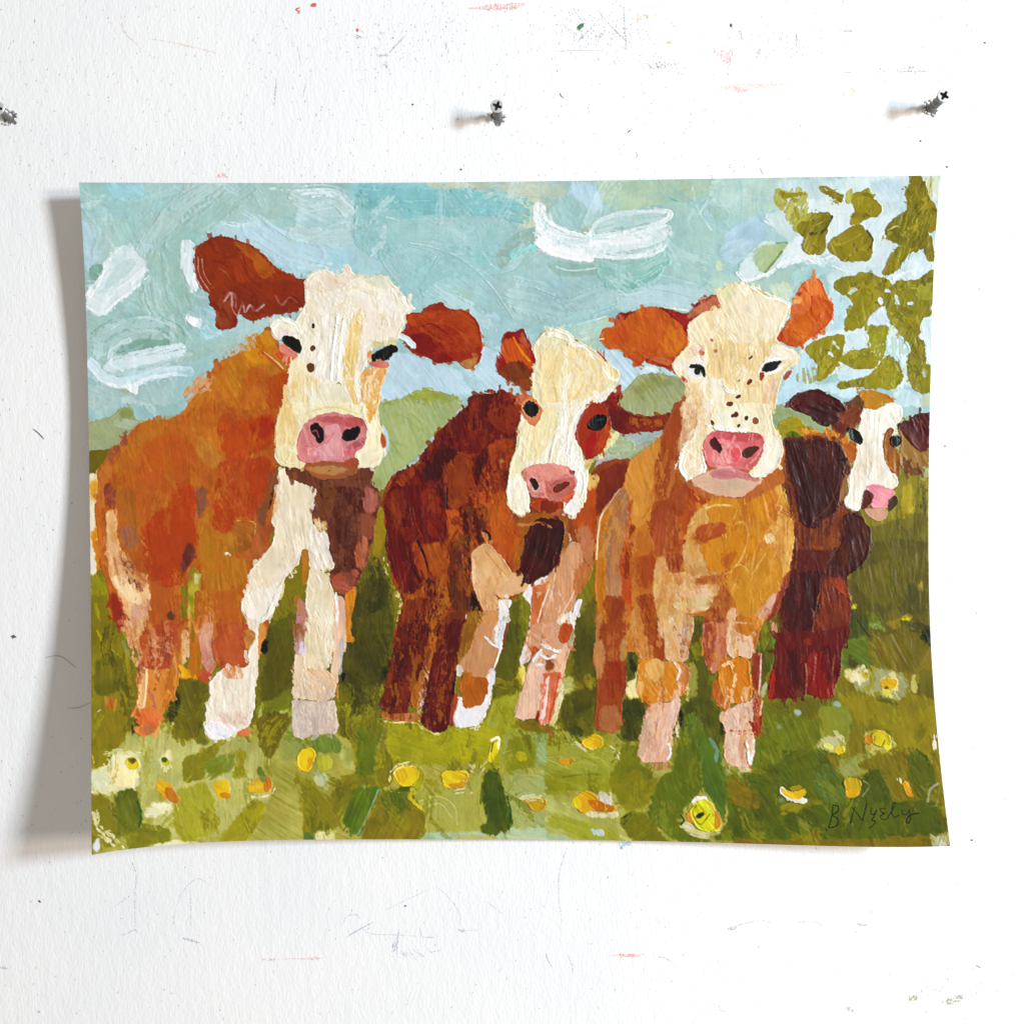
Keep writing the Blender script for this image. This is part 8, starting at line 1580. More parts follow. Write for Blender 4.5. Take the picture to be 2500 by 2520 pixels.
paint("""
@C4
S signature 3a4220 w=11 f=3 r=3 b=0 k=.15 e=0 | 795,1410 785,1490 760,1590
S signature 3a4220 w=11 f=3 r=3 b=0 k=.15 e=0 | 795,1410 835,1420 830,1460 790,1490 830,1520 825,1570 760,1592
S signature 3a4220 w=12 f=3 r=3 k=.15 e=0 | 738,1600 746,1608
S signature 3a4220 w=11 f=3 r=3 b=0 k=.15 e=0 | 932,1560 945,1490 965,1430
S signature 3a4220 w=11 f=3 r=3 b=0 k=.15 e=0 | 942,1430 985,1480 1025,1530
S signature 3a4220 w=11 f=3 r=3 b=0 k=.15 e=0 | 1025,1530 1045,1460 1058,1400
S signature 3a4220 w=9 f=3 r=3 b=0 k=.15 e=0 | 1095,1430 1090,1470 1110,1485 1135,1450
S signature 3a4220 w=10 f=3 r=3 b=0 k=.15 e=0 | 1135,1450 1115,1500 1095,1530 1125,1535 1110,1570 1075,1590
S signature 3a4220 w=9 f=3 r=3 b=0 k=.15 e=0 | 1205,1435 1165,1440 1175,1470 1200,1475 1160,1500 1190,1525 1230,1510
S signature 3a4220 w=9 f=3 r=3 b=0 k=.15 e=0 | 1225,1500 1260,1450 1285,1395 1265,1400 1255,1470 1275,1505 1310,1490
S signature 3a4220 w=9 f=3 r=3 b=0 k=.15 e=0 | 1335,1450 1340,1480 1370,1485 1395,1450
S signature 3a4220 w=11 f=3 r=3 b=0 k=.15 e=0 | 1395,1450 1400,1500 1395,1545 1370,1545 1385,1500 1430,1480 1470,1475
""")

# the finished paint, dried: deeper darks, crisp bristle edges, a little pigment grain
def finish(c):
    c = np.clip(c, 0, 1); bl = np.stack([box3(c[..., i], 1) for i in range(3)], -1)
    c = np.clip(c + .45*(c - bl), 0, 1)
    c = c * (1 + .008*smp(N_F, *np.meshgrid(np.arange(GW), np.arange(GH)))[..., None])
    c = np.clip(c, 0, 1); c = c + .32*c*(1-c)*(2*c-1)*2
    y = (c*np.array([.3, .59, .11], np.float32)).sum(-1, keepdims=True)
    return np.clip(y + (c - y)*.97, 0, 1).astype(np.float32)
COL = finish(COL)
# ---------------------------------------------------------------- helpers
def mat(name, col, rough=.6, metal=0., spec=.5):
    m = bpy.data.materials.new(name); m.use_nodes = True
    b = m.node_tree.nodes['Principled BSDF']
    b.inputs['Base Color'].default_value = (*col, 1); b.inputs['Roughness'].default_value = rough
    b.inputs['Metallic'].default_value = metal; b.inputs['Specular IOR Level'].default_value = spec
    return m, m.node_tree, b
def obj(name, verts, faces, m, parent=None, smooth=False):
    me = bpy.data.meshes.new(name); me.from_pydata([tuple(v) for v in verts], [], [tuple(f) for f in faces]); me.update()
    if smooth: me.shade_smooth()
    me.materials.append(m)
    o = bpy.data.objects.new(name, me); COLN.objects.link(o); o.parent = parent
    return o
def wx(px): return (px - PW/2) * S
def wz(py): return -(py - PH/2) * S
def tag(o, label=None, cat=None, group=None, kind=None):
    for k, v in (('label', label), ('category', cat), ('group', group), ('kind', kind)):
        if v: o[k] = v
def lin(c): return np.where(c <= .04045, c/12.92, ((c + .055)/1.055)**2.4)

# ---------------------------------------------------------------- wall
wm, nt, b = mat('wall_paint', (.86, .86, .86), .75, 0, .25)
n, l = nt.nodes, nt.links
tc = n.new('ShaderNodeTexCoord'); mp = n.new('ShaderNodeMapping'); mp.inputs['Scale'].default_value = (1, 1, .45)
mp.inputs['Rotation'].default_value = (0, .12, 0)
l.new(tc.outputs['Object'], mp.inputs['Vector'])
n1 = n.new('ShaderNodeTexNoise'); n1.inputs['Scale'].default_value = 900; n1.inputs['Detail'].default_value = 3; n1.inputs['Roughness'].default_value = .6
n2 = n.new('ShaderNodeTexNoise'); n2.inputs['Scale'].default_value = 260; n2.inputs['Detail'].default_value = 2
n3 = n.new('ShaderNodeTexNoise'); n3.inputs['Scale'].default_value = 14; n3.inputs['Detail'].default_value = 3
for q in (n1, n2): l.new(mp.outputs['Vector'], q.inputs['Vector'])
l.new(tc.outputs['Object'], n3.inputs['Vector'])
b1 = n.new('ShaderNodeBump'); b1.inputs['Distance'].default_value = .0003; b1.inputs['Strength'].default_value = .62
b2 = n.new('ShaderNodeBump'); b2.inputs['Distance'].default_value = .0005; b2.inputs['Strength'].default_value = .4
l.new(n1.outputs['Fac'], b1.inputs['Height']); l.new(n2.outputs['Fac'], b2.inputs['Height'])
l.new(b2.outputs['Normal'], b1.inputs['Normal']); l.new(b1.outputs['Normal'], b.inputs['Normal'])
cr = n.new('ShaderNodeValToRGB'); cr.color_ramp.elements[0].position = .3; cr.color_ramp.elements[0].color = (.83, .835, .84, 1)
cr.color_ramp.elements[1].position = .65; cr.color_ramp.elements[1].color = (.875, .87, .862, 1)
l.new(n3.outputs['Fac'], cr.inputs['Fac']); l.new(cr.outputs['Color'], b.inputs['Base Color'])
W = 1.2
wall = obj('wall', [(-W, 0, -W), (W, 0, -W), (W, 0, W), (-W, 0, W)], [(0, 1, 2, 3)], wm)
tag(wall, kind='structure', label='white painted plaster wall with faint scribbles and specks')

def mark_mat(name, col, scale=1500, thr=.5, soft=.12, rough=.8, stretch=1.):
    m, t, b = mat(name, col, rough, 0, .2)
    if thr <= 0: return m
    tc = t.nodes.new('ShaderNodeTexCoord'); nz = t.nodes.new('ShaderNodeTexNoise')
    mp = t.nodes.new('ShaderNodeMapping'); mp.inputs['Scale'].default_value = (1, 1, stretch)
    nz.inputs['Scale'].default_value = scale; nz.inputs['Detail'].default_value = 2
    t.links.new(tc.outputs['Object'], mp.inputs['Vector']); t.links.new(mp.outputs['Vector'], nz.inputs['Vector'])
    mr = t.nodes.new('ShaderNodeMapRange'); mr.inputs['From Min'].default_value = thr - soft; mr.inputs['From Max'].default_value = thr + soft
    t.links.new(nz.outputs['Fac'], mr.inputs['Value']); t.links.new(mr.outputs['Result'], b.inputs['Alpha'])
    return m
MK = {
 'pencil': mark_mat('graphite', (.42, .42, .44), 2600, .54, .10),
 'violet': mark_mat('violet_pencil', (.50, .50, .64), 2600, .53, .10),
 'faint': mark_mat('faint_violet_pencil', (.60, .61, .72), 2600, .56, .10),
 'red': mark_mat('red_paint', (.72, .13, .12), 0, 0),
 'coral': mark_mat('coral_smear', (.86, .42, .34), 1500, .57, .16),
 'pink': mark_mat('pink_smear', (.85, .58, .58), 1300, .56, .14),
 'peach': mark_mat('peach_smear', (.86, .72, .60), 1000, .57, .18),
 'yellow': mark_mat('yellow_smear', (.80, .66, .22), 1600, .50, .12),
 'olive': mark_mat('olive_smear', (.50, .48, .22), 2000, .52, .10, stretch=.5),
 'green': mark_mat('green_paint', (.05, .22, .08), 1500, .35, .1),
 'teal': mark_mat('teal_smear', (.45, .68, .74), 1200, .50, .15),
 'chip': mark_mat('dark_chip', (.10, .10, .11), 0, 0),
 'speck': mark_mat('grey_speck', (.46, .46, .47), 0, 0),
}
mark_layer = [0]
def ribbon(name, pts, w, mk, jit=0., seed=0):
    """a flat mark on the wall: polyline of photograph pixels, width in pixels, just proud of the plaster"""
    r = random.Random(seed + len(pts)*7 + int(pts[0][0]))
    p = catmull(np.array(pts, float), 6) if len(pts) > 2 else np.array([np.array(pts[0]) + (np.array(pts[1])-np.array(pts[0]))*t for t in np.linspace(0, 1, 8)], float)
    d = np.gradient(p, axis=0); nn = np.stack([-d[:,1], d[:,0]], 1); nn /= np.linalg.norm(nn, axis=1)[:, None] + 1e-9
    mark_layer[0] += 1; y = -(.00004 + .0000008*mark_layer[0])
    v, f = [], []
    for i, (q, m_) in enumerate(zip(p, nn)):
        hw = w/2 * (1 - .75*abs(2*i/(len(p)-1) - 1)**3) * (1 + jit*r.uniform(-1, 1))
        for sgn in (-1, 1): v.append((wx(q[0] + m_[0]*hw*sgn), y, wz(q[1] + m_[1]*hw*sgn)))
    for i in range(len(p)-1): f.append((2*i, 2*i+1, 2*i+3, 2*i+2))
    return obj(name, v, f, MK[mk], wall)
def blot(name, cx, cy, rx, ry, mk, seed=0, rot=0., n=18, jag=.25):
    r = random.Random(seed + int(cx*3 + cy)); v = []; mark_layer[0] += 1; y = -(.00004 + .0000008*mark_layer[0])
    for i in range(n):
        a = 2*math.pi*i/n; k = 1 + jag*r.uniform(-1, 1)
        x, z = rx*k*math.cos(a), ry*k*math.sin(a)
        v.append((wx(cx + x*math.cos(rot) - z*math.sin(rot)), y, wz(cy + x*math.sin(rot) + z*math.cos(rot))))
    return obj(name, v, [tuple(range(n))], MK[mk], wall)

ku = 1250/1917.
def U(pts): return [(x*ku, y*ku) for x, y in pts]                       # top left zoom
def UR(pts): return [(1250 + x*ku, y*ku) for x, y in pts]               # top right zoom
def D(pts): return [(x*ku, 2040 + y*ku) for x, y in pts]                # bottom left zoom
def DR(pts): return [(1250 + x*ku, 2040 + y*ku) for x, y in pts]        # bottom right zoom
for nm, pts, w, mk, j in [
  ('paint_mark', U([(1135,28),(1118,36),(1130,45),(1122,52)]), 4, 'red', .3),
  ('paint_smear', U([(1770,32),(1850,28),(1917,22),(1985,16)]), 14, 'coral', .4),
  ('paint_smear', U([(1830,36),(1917,34),(1960,28)]), 6, 'coral', .4),
  ('pencil_mark', U([(1122,170),(1130,210),(1137,250)]), 2, 'pencil', .2),
  ('pencil_mark', U([(1160,298),(1152,330),(1145,368)]), 2, 'pencil', .2),
  ('pencil_mark', U([(1045,295),(1040,345),(1036,400)]), 3, 'pencil', .4),
  ('pencil_mark', U([(955,150),(970,167)]), 2, 'pencil', .2),
  ('scuff_mark', U([(1425,212),(1445,208),(1470,212)]), 5, 'pencil', .4),
  ('scuff_mark', U([(1530,135),(1500,165),(1470,200)]), 4, 'pencil', .5),
  ('stain_mark', U([(570,148),(640,158),(760,185),(830,205)]), 5, 'peach', .5),
  ('stain_mark', U([(460,60),(470,120),(520,170),(530,200)]), 6, 'peach', .5),
  ('paint_smear', U([(820,668),(840,662),(862,670)]), 12, 'coral', .4),
  ('pencil_mark', UR([(243,25),(265,60),(290,90)]), 2, 'pencil', .2),
  ('pencil_mark', UR([(355,62),(300,118),(250,172)]), 2.5, 'pencil', .3),
  ('pencil_mark', UR([(435,20),(440,100),(448,195)]), 4, 'pencil', .4),
  ('pencil_mark', UR([(340,40),(380,90),(440,150)]), 3, 'pencil', .5),
  ('pencil_mark', UR([(172,195),(270,190),(368,193)]), 2, 'pencil', .3),
  ('paint_smear', UR([(490,45),(492,70),(490,95)]), 7, 'peach', .4),
  ('paint_smear', UR([(510,55),(530,66)]), 9, 'yellow', .4),
  ('pencil_mark', UR([(872,112),(878,130),(885,155)]), 5, 'pencil', .3),
  ('paint_smear', UR([(770,185),(805,205),(840,235)]), 22, 'pink', .4),
  ('paint_smear', UR([(848,180),(835,215),(830,260)]), 12, 'pink', .4),
  ('paint_smear', UR([(950,180),(945,200),(935,220)]), 12, 'pink', .4),
  ('paint_smear', UR([(852,325),(870,345),(905,335)]), 12, 'coral', .4),
  ('paint_smear', UR([(780,335),(850,325),(930,322),(1060,318)]), 14, 'peach', .5),
  ('paint_smear', UR([(1290,330),(1305,342),(1298,352)]), 5, 'yellow', .3),
  ('scuff_mark', UR([(1458,268),(1520,270),(1602,268)]), 4, 'pencil', .5),
  ('scuff_mark', UR([(1500,245),(1525,255),(1535,240)]), 3, 'pencil', .5),
  ('scuff_mark', UR([(1260,275),(1295,273)]), 3, 'pencil', .3),
  ('scuff_mark', UR([(1250,115),(1300,118)]), 5, 'pencil', .5),
  ('scratch_mark', UR([(195,350),(200,362),(210,370)]), 2.2, 'chip', .2),
  ('scratch_mark', UR([(450,502),(464,489)]), 2.6, 'chip', .2),
  ('scratch_mark', UR([(484,575),(487,588),(482,598)]), 2, 'speck', .2),
  ('scratch_mark', UR([(950,634),(962,660)]), 2, 'speck', .3),
  ('violet_mark', D([(500,120),(515,180),(510,260),(512,370)]), 4, 'faint', .5),
  ('violet_mark', D([(430,295),(455,278),(480,264)]), 3, 'faint', .3),
  ('violet_mark', D([(660,310),(690,240),(745,188),(800,215)]), 2.5, 'faint', .3),
  ('violet_mark', D([(718,215),(722,290),(722,370)]), 3, 'faint', .4),
  ('violet_mark', D([(660,310),(655,370)]), 3, 'faint', .4),
  ('violet_mark', D([(688,412),(715,418),(755,430)]), 7, 'violet', .3),
  ('violet_mark', D([(755,430),(770,445),(775,475)]), 2.5, 'faint', .3),
  ('violet_mark', D([(445,400),(480,395),(510,380),(520,395)]), 4, 'faint', .4),
  ('violet_mark', D([(1290,365),(1310,330),(1345,325),(1365,345)]), 3, 'faint', .3),
  ('violet_mark', D([(1308,408),(1355,380),(1410,352)]), 4, 'violet', .3),
  ('violet_mark', D([(1450,308),(1530,270),(1625,225)]), 2.5, 'faint', .3),
  ('violet_mark', D([(1640,210),(1700,265),(1735,320),(1738,365)]), 3, 'faint', .3),
  ('violet_mark', D([(1730,378),(1745,385),(1755,380)]), 6, 'violet', .4),
  ('violet_mark', D([(1760,382),(1806,382)]), 2, 'violet', .2),
  ('violet_mark', D([(1505,380),(1500,430),(1498,475)]), 4, 'violet', .3),
  ('violet_mark', D([(1510,390),(1490,430),(1478,470)]), 4, 'faint', .4),
  ('violet_mark', D([(1585,370),(1592,410)]), 4, 'faint', .4),
  ('violet_mark', D([(1595,408),(1640,410)]), 3, 'violet', .3),
  ('violet_mark', D([(1820,255),(1870,300),(1900,322)]), 2.5, 'faint', .3),
  ('violet_mark', D([(1360,370),(1400,395),(1500,400),(1580,405)]), 3, 'faint', .5),
  ('violet_mark', D([(1548,620),(1535,670)]), 2.5, 'faint', .3),
  ('violet_mark', D([(0,520),(15,524),(34,526)]), 6, 'violet', .4),
  ('red_smear', D([(990,491),(1020,493),(1048,491)]), 6, 'pink', .4),
  ('red_smear', D([(1050,491),(1150,489),(1225,487)]), 3, 'pink', .4),
  ('red_smear', D([(1165,488),(1185,489),(1208,488)]), 8, 'pink', .3),
  ('violet_mark', DR([(225,70),(200,140),(190,230),(205,355)]), 3.5, 'faint', .4),
  ('violet_mark', DR([(145,462),(150,495),(165,518)]), 4, 'violet', .4),
  ('violet_mark', DR([(226,474),(240,510),(248,550)]), 3, 'faint', .3),
  ('red_smear', DR([(405,478),(455,477),(500,477)]), 9, 'coral', .3),
  ('red_smear', DR([(385,479),(450,476),(520,473)]), 3, 'coral', .3),
  ('violet_mark', DR([(828,378),(845,375),(862,370)]), 10, 'violet', .3),
  ('violet_mark', DR([(860,366),(900,355),(945,345)]), 3, 'violet', .4),
  ('violet_mark', DR([(945,345),(985,350),(995,368)]), 2.5, 'faint', .3),
  ('violet_mark', DR([(1316,358),(1335,361),(1358,362)]), 7, 'violet', .3),
  ('violet_mark', DR([(1090,352),(1150,350),(1190,365)]), 4, 'faint', .5),
  ('violet_mark', DR([(560,480),(600,490),(630,520)]), 4, 'faint', .5),
  ('olive_smear', DR([(1650,655),(1685,645),(1715,632)]), 18, 'olive', .4),
  ('olive_smear', DR([(1510,645),(1545,632)]), 14, 'olive', .5),
  ('violet_mark', DR([(1275,672),(1290,682),(1305,690)]), 8, 'violet', .5),
  ('scratch_mark', DR([(1765,515),(1785,525)]), 4, 'speck', .4),
  ('paint_smear', DR([(418,50),(428,75),(435,62),(470,60)]), 5, 'teal', .4),
  ('paint_smear', DR([(425,48),(440,55),(465,50)]), 9, 'teal', .4),
]: ribbon(nm, pts, w, mk, j)
rs = random.Random(9)
for cx, cy, sx, sy, nn, ang, mk in ((1470, 90, 60, 10, 9, 1.3, 'pencil'), (1440, 80, 40, 18, 6, .8, 'pencil'), (1615, 164, 22, 5, 7, 1.2, 'pencil'), (1100, 110, 4, 12, 4, 1.4, 'pencil'),
        (885, 92, 20, 4, 5, .3, 'pencil'), (955, 160, 22, 8, 6, 1.1, 'pencil'), (1960, 110, 5, 20, 5, 1.3, 'pencil'),
        (1022, 2340, 34, 8, 9, .45, 'faint'), (1010, 2352, 34, 9, 9, .55, 'faint'), (972, 2330, 9, 12, 4, 1.75, 'violet')):
    for _ in range(nn):
        x, y = rs.gauss(cx, sx*.6), rs.gauss(cy, sy*.6); a = rs.gauss(ang, .25); L = rs.uniform(5, 13)
        ribbon('scuff_stroke', [(x - L*math.cos(a), y - L*math.sin(a)), (x + L*math.cos(a), y + L*math.sin(a))], rs.uniform(1.2, 2.4), mk, .3)
def dot(name, p, rx, ry, mk, rot=0., jag=.25): blot(name, p[0][0], p[0][1], rx, ry, mk, 3, rot, 12, jag)
dot('paint_spot', U([(1185,19)]), 8, 4.5, 'red'); dot('paint_spot', U([(1350,114)]), 3.6, 5, 'red')
dot('green_fleck', UR([(272,102)]), 11, 5.5, 'green', -.75); dot('green_fleck', UR([(841,96)]), 2.6, 4.5, 'chip')
dot('yellow_spot', UR([(610,160)]), 6, 4.5, 'yellow')
for p in (U([(1740,640)]), U([(1558,395)]), UR([(1555,533)]), UR([(1798,162)]), UR([(1655,630)]), DR([(1748,42)]), D([(1530,290)])):
    dot('dark_chip', p, 2.6, 2.2, 'chip', .4)
dot('dark_chip', [(35, 1567)], 6.5, 5, 'chip', .5, .5); dot('dark_chip', [(2325, 1098)], 3, 3, 'speck')
dot('dark_chip', D([(152,273)]), 4, 2.2, 'chip', .7); dot('dark_chip', D([(150,690)]), 3, 2, 'speck', .7)
ribbon('hair_line', [(110,1618),(150,1615),(190,1645)], 2, 'speck', .2); ribbon('hair_line', [(165,1742),(195,1741),(225,1728)], 2, 'speck', .2)
ribbon('hair_line', [(82,1055),(98,1068),(110,1082)], 2.4, 'chip', .2)

# pits in the plaster, too many and too small to pick apart
r = random.Random(5); v, f = [], []
def pit(x, y, w, h, a):
    i = len(v); ca, sa = math.cos(a), math.sin(a); yy = -.00003
    for dx, dy in ((-w*.3, -h), (w*.35, -h*.8), (w*.5, 0), (w*.2, h), (-w*.4, h*.7)):
        v.append((wx(x + dx*ca - dy*sa), yy, wz(y + dx*sa + dy*ca)))
    f.append((i, i+1, i+2, i+3, i+4))
for k in range(4200):
    x, y = r.uniform(0, 2500), r.uniform(0, 2520)
    dens = (.9 if y < 470 else .35 if y < 2080 else .25) * (1. if x < 1800 else .45)
    if r.random() > dens: continue
    big = r.random() < .05
    pit(x, y, r.uniform(1.2, 2.4)*(1.5 if big else 1), r.uniform(1.2, 3.6)*(1.4 if big else 1), r.gauss(.15, .5))
for (cx, cy, sx, sy, nn) in ((1480, 70, 110, 60, 220), (960, 110, 120, 50, 90), (1620, 160, 50, 14, 60), (2230, 172, 50, 10, 40), (1940, 100, 80, 60, 60), (2330, 2440, 120, 40, 50), (1100, 40, 60, 40, 30)):
    for k in range(nn): pit(r.gauss(cx, sx*.6), r.gauss(cy, sy*.6), r.uniform(1, 2.2), r.uniform(1, 3.4), r.gauss(.15, .6))
o = obj('plaster_pits', v, f, MK['speck'], wall); tag(o, kind='stuff')

# ---------------------------------------------------------------- the painted sheet
def lift(u, v):
    """distance of the sheet from the wall, in photograph pixels: flat in the middle, corners curling forward"""
    fl = np.clip(1 - u/.62, 0, 1)**2.1; fr = np.clip(1 - (1-u)/.6, 0, 1)**2.2
    hl = 58*np.clip(1-v/.5, 0, 1)**1.6 + 46*(1-v*.3) + 212*np.clip((v-.25)/.75, 0, 1)**1.55
    hr = 62*np.clip(1-v/.6, 0, 1)**1.6 + 8 + 112*np.clip((v-.3)/.7, 0, 1)**1.8
    base = 6 + 12*np.clip((v-.75)/.25, 0, 1)**2
    return base + hl*.72*fl + .93*hr*fr
def sheet_xyz(u, v, extra=0.):
    px, py = sheet_px(u, v); h = lift(u, v) + extra; k = (CD - h)/CD
    return np.stack([(px - PW/2)*k*S, -h*S, -(py - PH/2)*k*S], -1)

painting = bpy.data.objects.new('painting', None); COLN.objects.link(painting)
painting.empty_display_size = .05
tag(painting, 'unframed painting of four brown and white cows, its corners curling off the wall', 'painting')

# the card itself: front, back and cut edge
nu, nv = 120, 94
uu, vv = np.meshgrid(np.linspace(0, 1, nu), np.linspace(0, 1, nv))
fr_ = sheet_xyz(uu, vv, -.5).reshape(-1, 3); bk = sheet_xyz(uu, vv, -3.0).reshape(-1, 3)
vt = np.vstack([fr_, bk]); N0 = nu*nv; fc = []
for j in range(nv-1):
    for i in range(nu-1):
        a = j*nu + i
        fc.append((a, a+nu, a+nu+1, a+1)); fc.append((N0+a, N0+a+1, N0+a+nu+1, N0+a+nu))
bd = [i for i in range(nu)] + [j*nu + nu-1 for j in range(1, nv)] + [(nv-1)*nu + i for i in range(nu-2, -1, -1)] + [j*nu for j in range(nv-2, 0, -1)]
for a, c in zip(bd, bd[1:] + bd[:1]): fc.append((a, c, N0+c, N0+a))
card, _, _ = mat('heavy_paper', (.80, .78, .70), .8)
sheet = obj('paper_sheet', vt, fc, card, painting, True)
sheet.data.set_sharp_from_angle(angle=math.radians(40))

# paint relief, one mesh for every painted thing
pm, nt, b = mat('acrylic_paint', (.5, .5, .5), .42, 0, .22)
at = nt.nodes.new('ShaderNodeAttribute'); at.attribute_name = 'paint'
nt.links.new(at.outputs['Color'], b.inputs['Base Color'])
nz = nt.nodes.new('ShaderNodeTexNoise'); nz.inputs['Scale'].default_value = 2200; nz.inputs['Detail'].default_value = 2
tc = nt.nodes.new('ShaderNodeTexCoord'); nt.links.new(tc.outputs['Object'], nz.inputs['Vector'])
bp = nt.nodes.new('ShaderNodeBump'); bp.inputs['Distance'].default_value = .00008; bp.inputs['Strength'].default_value = .25
nt.links.new(nz.outputs['Fac'], bp.inputs['Height']); nt.links.new(bp.outputs['Normal'], b.inputs['Normal'])

LIGHT = np.array([1.16, 1.17, 1.17])           # daylight on the sheet: pigment albedo = seen colour / light
RELIEF = .0002
uu, vv = np.meshgrid(np.linspace(0, 1, GW), np.linspace(0, 1, GH))
base = sheet_xyz(uu, vv, .6)
du = np.gradient(base, axis=1); dv = np.gradient(base, axis=0)
nr = np.cross(dv, du); nr /= np.linalg.norm(nr, axis=2)[..., None]
if nr[..., 1].mean() > 0: nr = -nr
tooth = smp(STH, vv*GH*1.0 + 11, uu*GW*1.0 + 7)*.05 + smp(N_F, uu*GW, vv*GH)*.025
hh = np.clip(HGT + tooth, -.4, 4.)
pos = base + nr*(hh*RELIEF)[..., None]
du = np.gradient(pos, axis=1); dv = np.gradient(pos, axis=0)
vn = np.cross(dv, du); vn /= np.linalg.norm(vn, axis=2)[..., None]
if vn[..., 1].mean() > 0: vn = -vn
alb = np.clip((lin(np.clip(COL, 0, 1)) - .012) / LIGHT, .004, .92)
rgba = np.concatenate([alb, np.ones(alb.shape[:2] + (1,))], 2).astype(np.float32)

fpid = PID[:-1, :-1].copy()
pxv, pyv = sheet_px((uu[:-1, :-1] + .5/GW), (vv[:-1, :-1] + .5/GH))
fxv, fyv = pxv*.7668, pyv*.7668
keys = [None] + PARTS
def kid(k):
    if k not in keys: keys.append(k)
    return keys.index(k)
fpid[fpid == 0] = kid('sky')
# left and right of each animal's face, and its legs
split = {'cow1/ear': (650, 'ear'), 'cow1/eye': (620, 'eye'), 'cow1/nostril': (630, 'n'), 'cow2/ear': (1050, 'ear'), 'cow2/eye': (1060, 'eye'), 'cow2/nostril': (1040, 'n'),
         'cow3/ear': (1400, 'ear'), 'cow3/eye': (1390, 'eye'), 'cow3/nostril': (1385, 'n'), 'cow4/ear': (1660, 'ear'), 'cow4/eye': (1655, 'eye')}
hx = fxv.copy()
for i, (x0, x1) in enumerate(((380, 950), (950, 1450), (1450, 1620), (1620, 2000))):       # each hill seen between the animals
    fpid[(fpid == keys.index('hill')) & (hx >= x0) & (hx < x1)] = kid('hill%d' % i)
for i in range(4):
    if 'hill%d' % i in keys:
        m = fpid == keys.index('hill%d' % i); big = box3(m.astype(np.float32), 6) > .5
        keep = big.copy()
        for _ in range(30): keep = (box3(keep.astype(np.float32), 3) > .02) & m
        fpid[m & ~keep] = keys.index('sky')
for k, (sx, _) in split.items():
    if k in PARTS:
        fpid[(fpid == keys.index(k)) & (fxv > sx)] = kid(k + '#b')
legs = {'cow1': [(235, 1170, 347, 1420), (347, 1170, 495, 1420), (545, 1120, 665, 1420)],
        'cow2': [(705, 1130, 792, 1420), (792, 1130, 862, 1420), (862, 1150, 940, 1420), (960, 1110, 1092, 1420)],
        'cow3': [(1110, 1170, 1192, 1400), (1192, 1170, 1305, 1470), (1325, 1170, 1445, 1470)],
        'cow4': [(1435, 1160, 1518, 1340), (1518, 1160, 1610, 1340)]}
for k, bs in legs.items():
    for i, (x0, y0, x1, y1) in enumerate(bs):
        fpid[((fpid == keys.index(k)) | (fpid == (keys.index(k + '/chest') if k + '/chest' in keys else -1))) & (fxv > x0) & (fxv < x1) & (fyv > y0) & (fyv < y1)] = kid('%s/leg#%d' % (k, i))

vidx = np.arange(GW*GH).reshape(GH, GW)
quads = np.stack([vidx[:-1, :-1], vidx[1:, :-1], vidx[1:, 1:], vidx[:-1, 1:]], -1).reshape(-1, 4)
fl_ = fpid.reshape(-1); P3 = pos.reshape(-1, 3).astype(np.float32); N3 = vn.reshape(-1, 3).astype(np.float32); C4 = rgba.reshape(-1, 4)
def paint_mesh(name, fid, parent):
    q = quads[fl_ == fid]
    if len(q) == 0: return None
    uq, inv = np.unique(q, return_inverse=True); inv = inv.reshape(-1).astype(np.int32)
    me = bpy.data.meshes.new(name)
    me.vertices.add(len(uq)); me.vertices.foreach_set('co', P3[uq].ravel())
    me.loops.add(len(inv)); me.loops.foreach_set('vertex_index', inv)
    me.polygons.add(len(q)); me.polygons.foreach_set('loop_start', np.arange(0, len(inv), 4, dtype=np.int32))
    me.update(calc_edges=True)
    ca = me.attributes.new('paint', 'FLOAT_COLOR', 'POINT'); ca.data.foreach_set('color', C4[uq].ravel())
    me.shade_smooth(); me.normals_split_custom_set_from_vertices(N3[uq])
    me.materials.append(pm)
    o = bpy.data.objects.new(name, me); COLN.objects.link(o); o.parent = parent
    return o
NM = {'sky': 'painted_sky', 'hill': 'painted_hill', 'meadow': 'painted_meadow', 'signature': 'signature'}
LB = {'cow1': 'painted orange brown cow with white face and one raised ear', 'cow2': 'painted dark chestnut cow with white blaze',
      'cow3': 'painted tan cow with freckled cream face', 'cow4': 'painted maroon cow partly hidden behind the tan cow',
      'signature': "artist's signature scratched into the green paint"}
roots = {}
for i, k in enumerate(keys):
    if k is None or '/' in k: continue
    nm = NM.get(k.rstrip('0123456789')) or ('painted_cow' if k.startswith('cow') else 'painted_flower' if k.startswith('flower') else 'painted_leaves')
    o = paint_mesh(nm, i, painting); roots[k] = o
    if k in LB: o['label'] = LB[k]
for i, k in enumerate(keys):
    if k is None or '/' not in k: continue
    a, c = k.split('/'); o = paint_mesh(c.split('#')[0], i, roots[a])
    if o and c == 'freckles': o['kind'] = 'stuff'

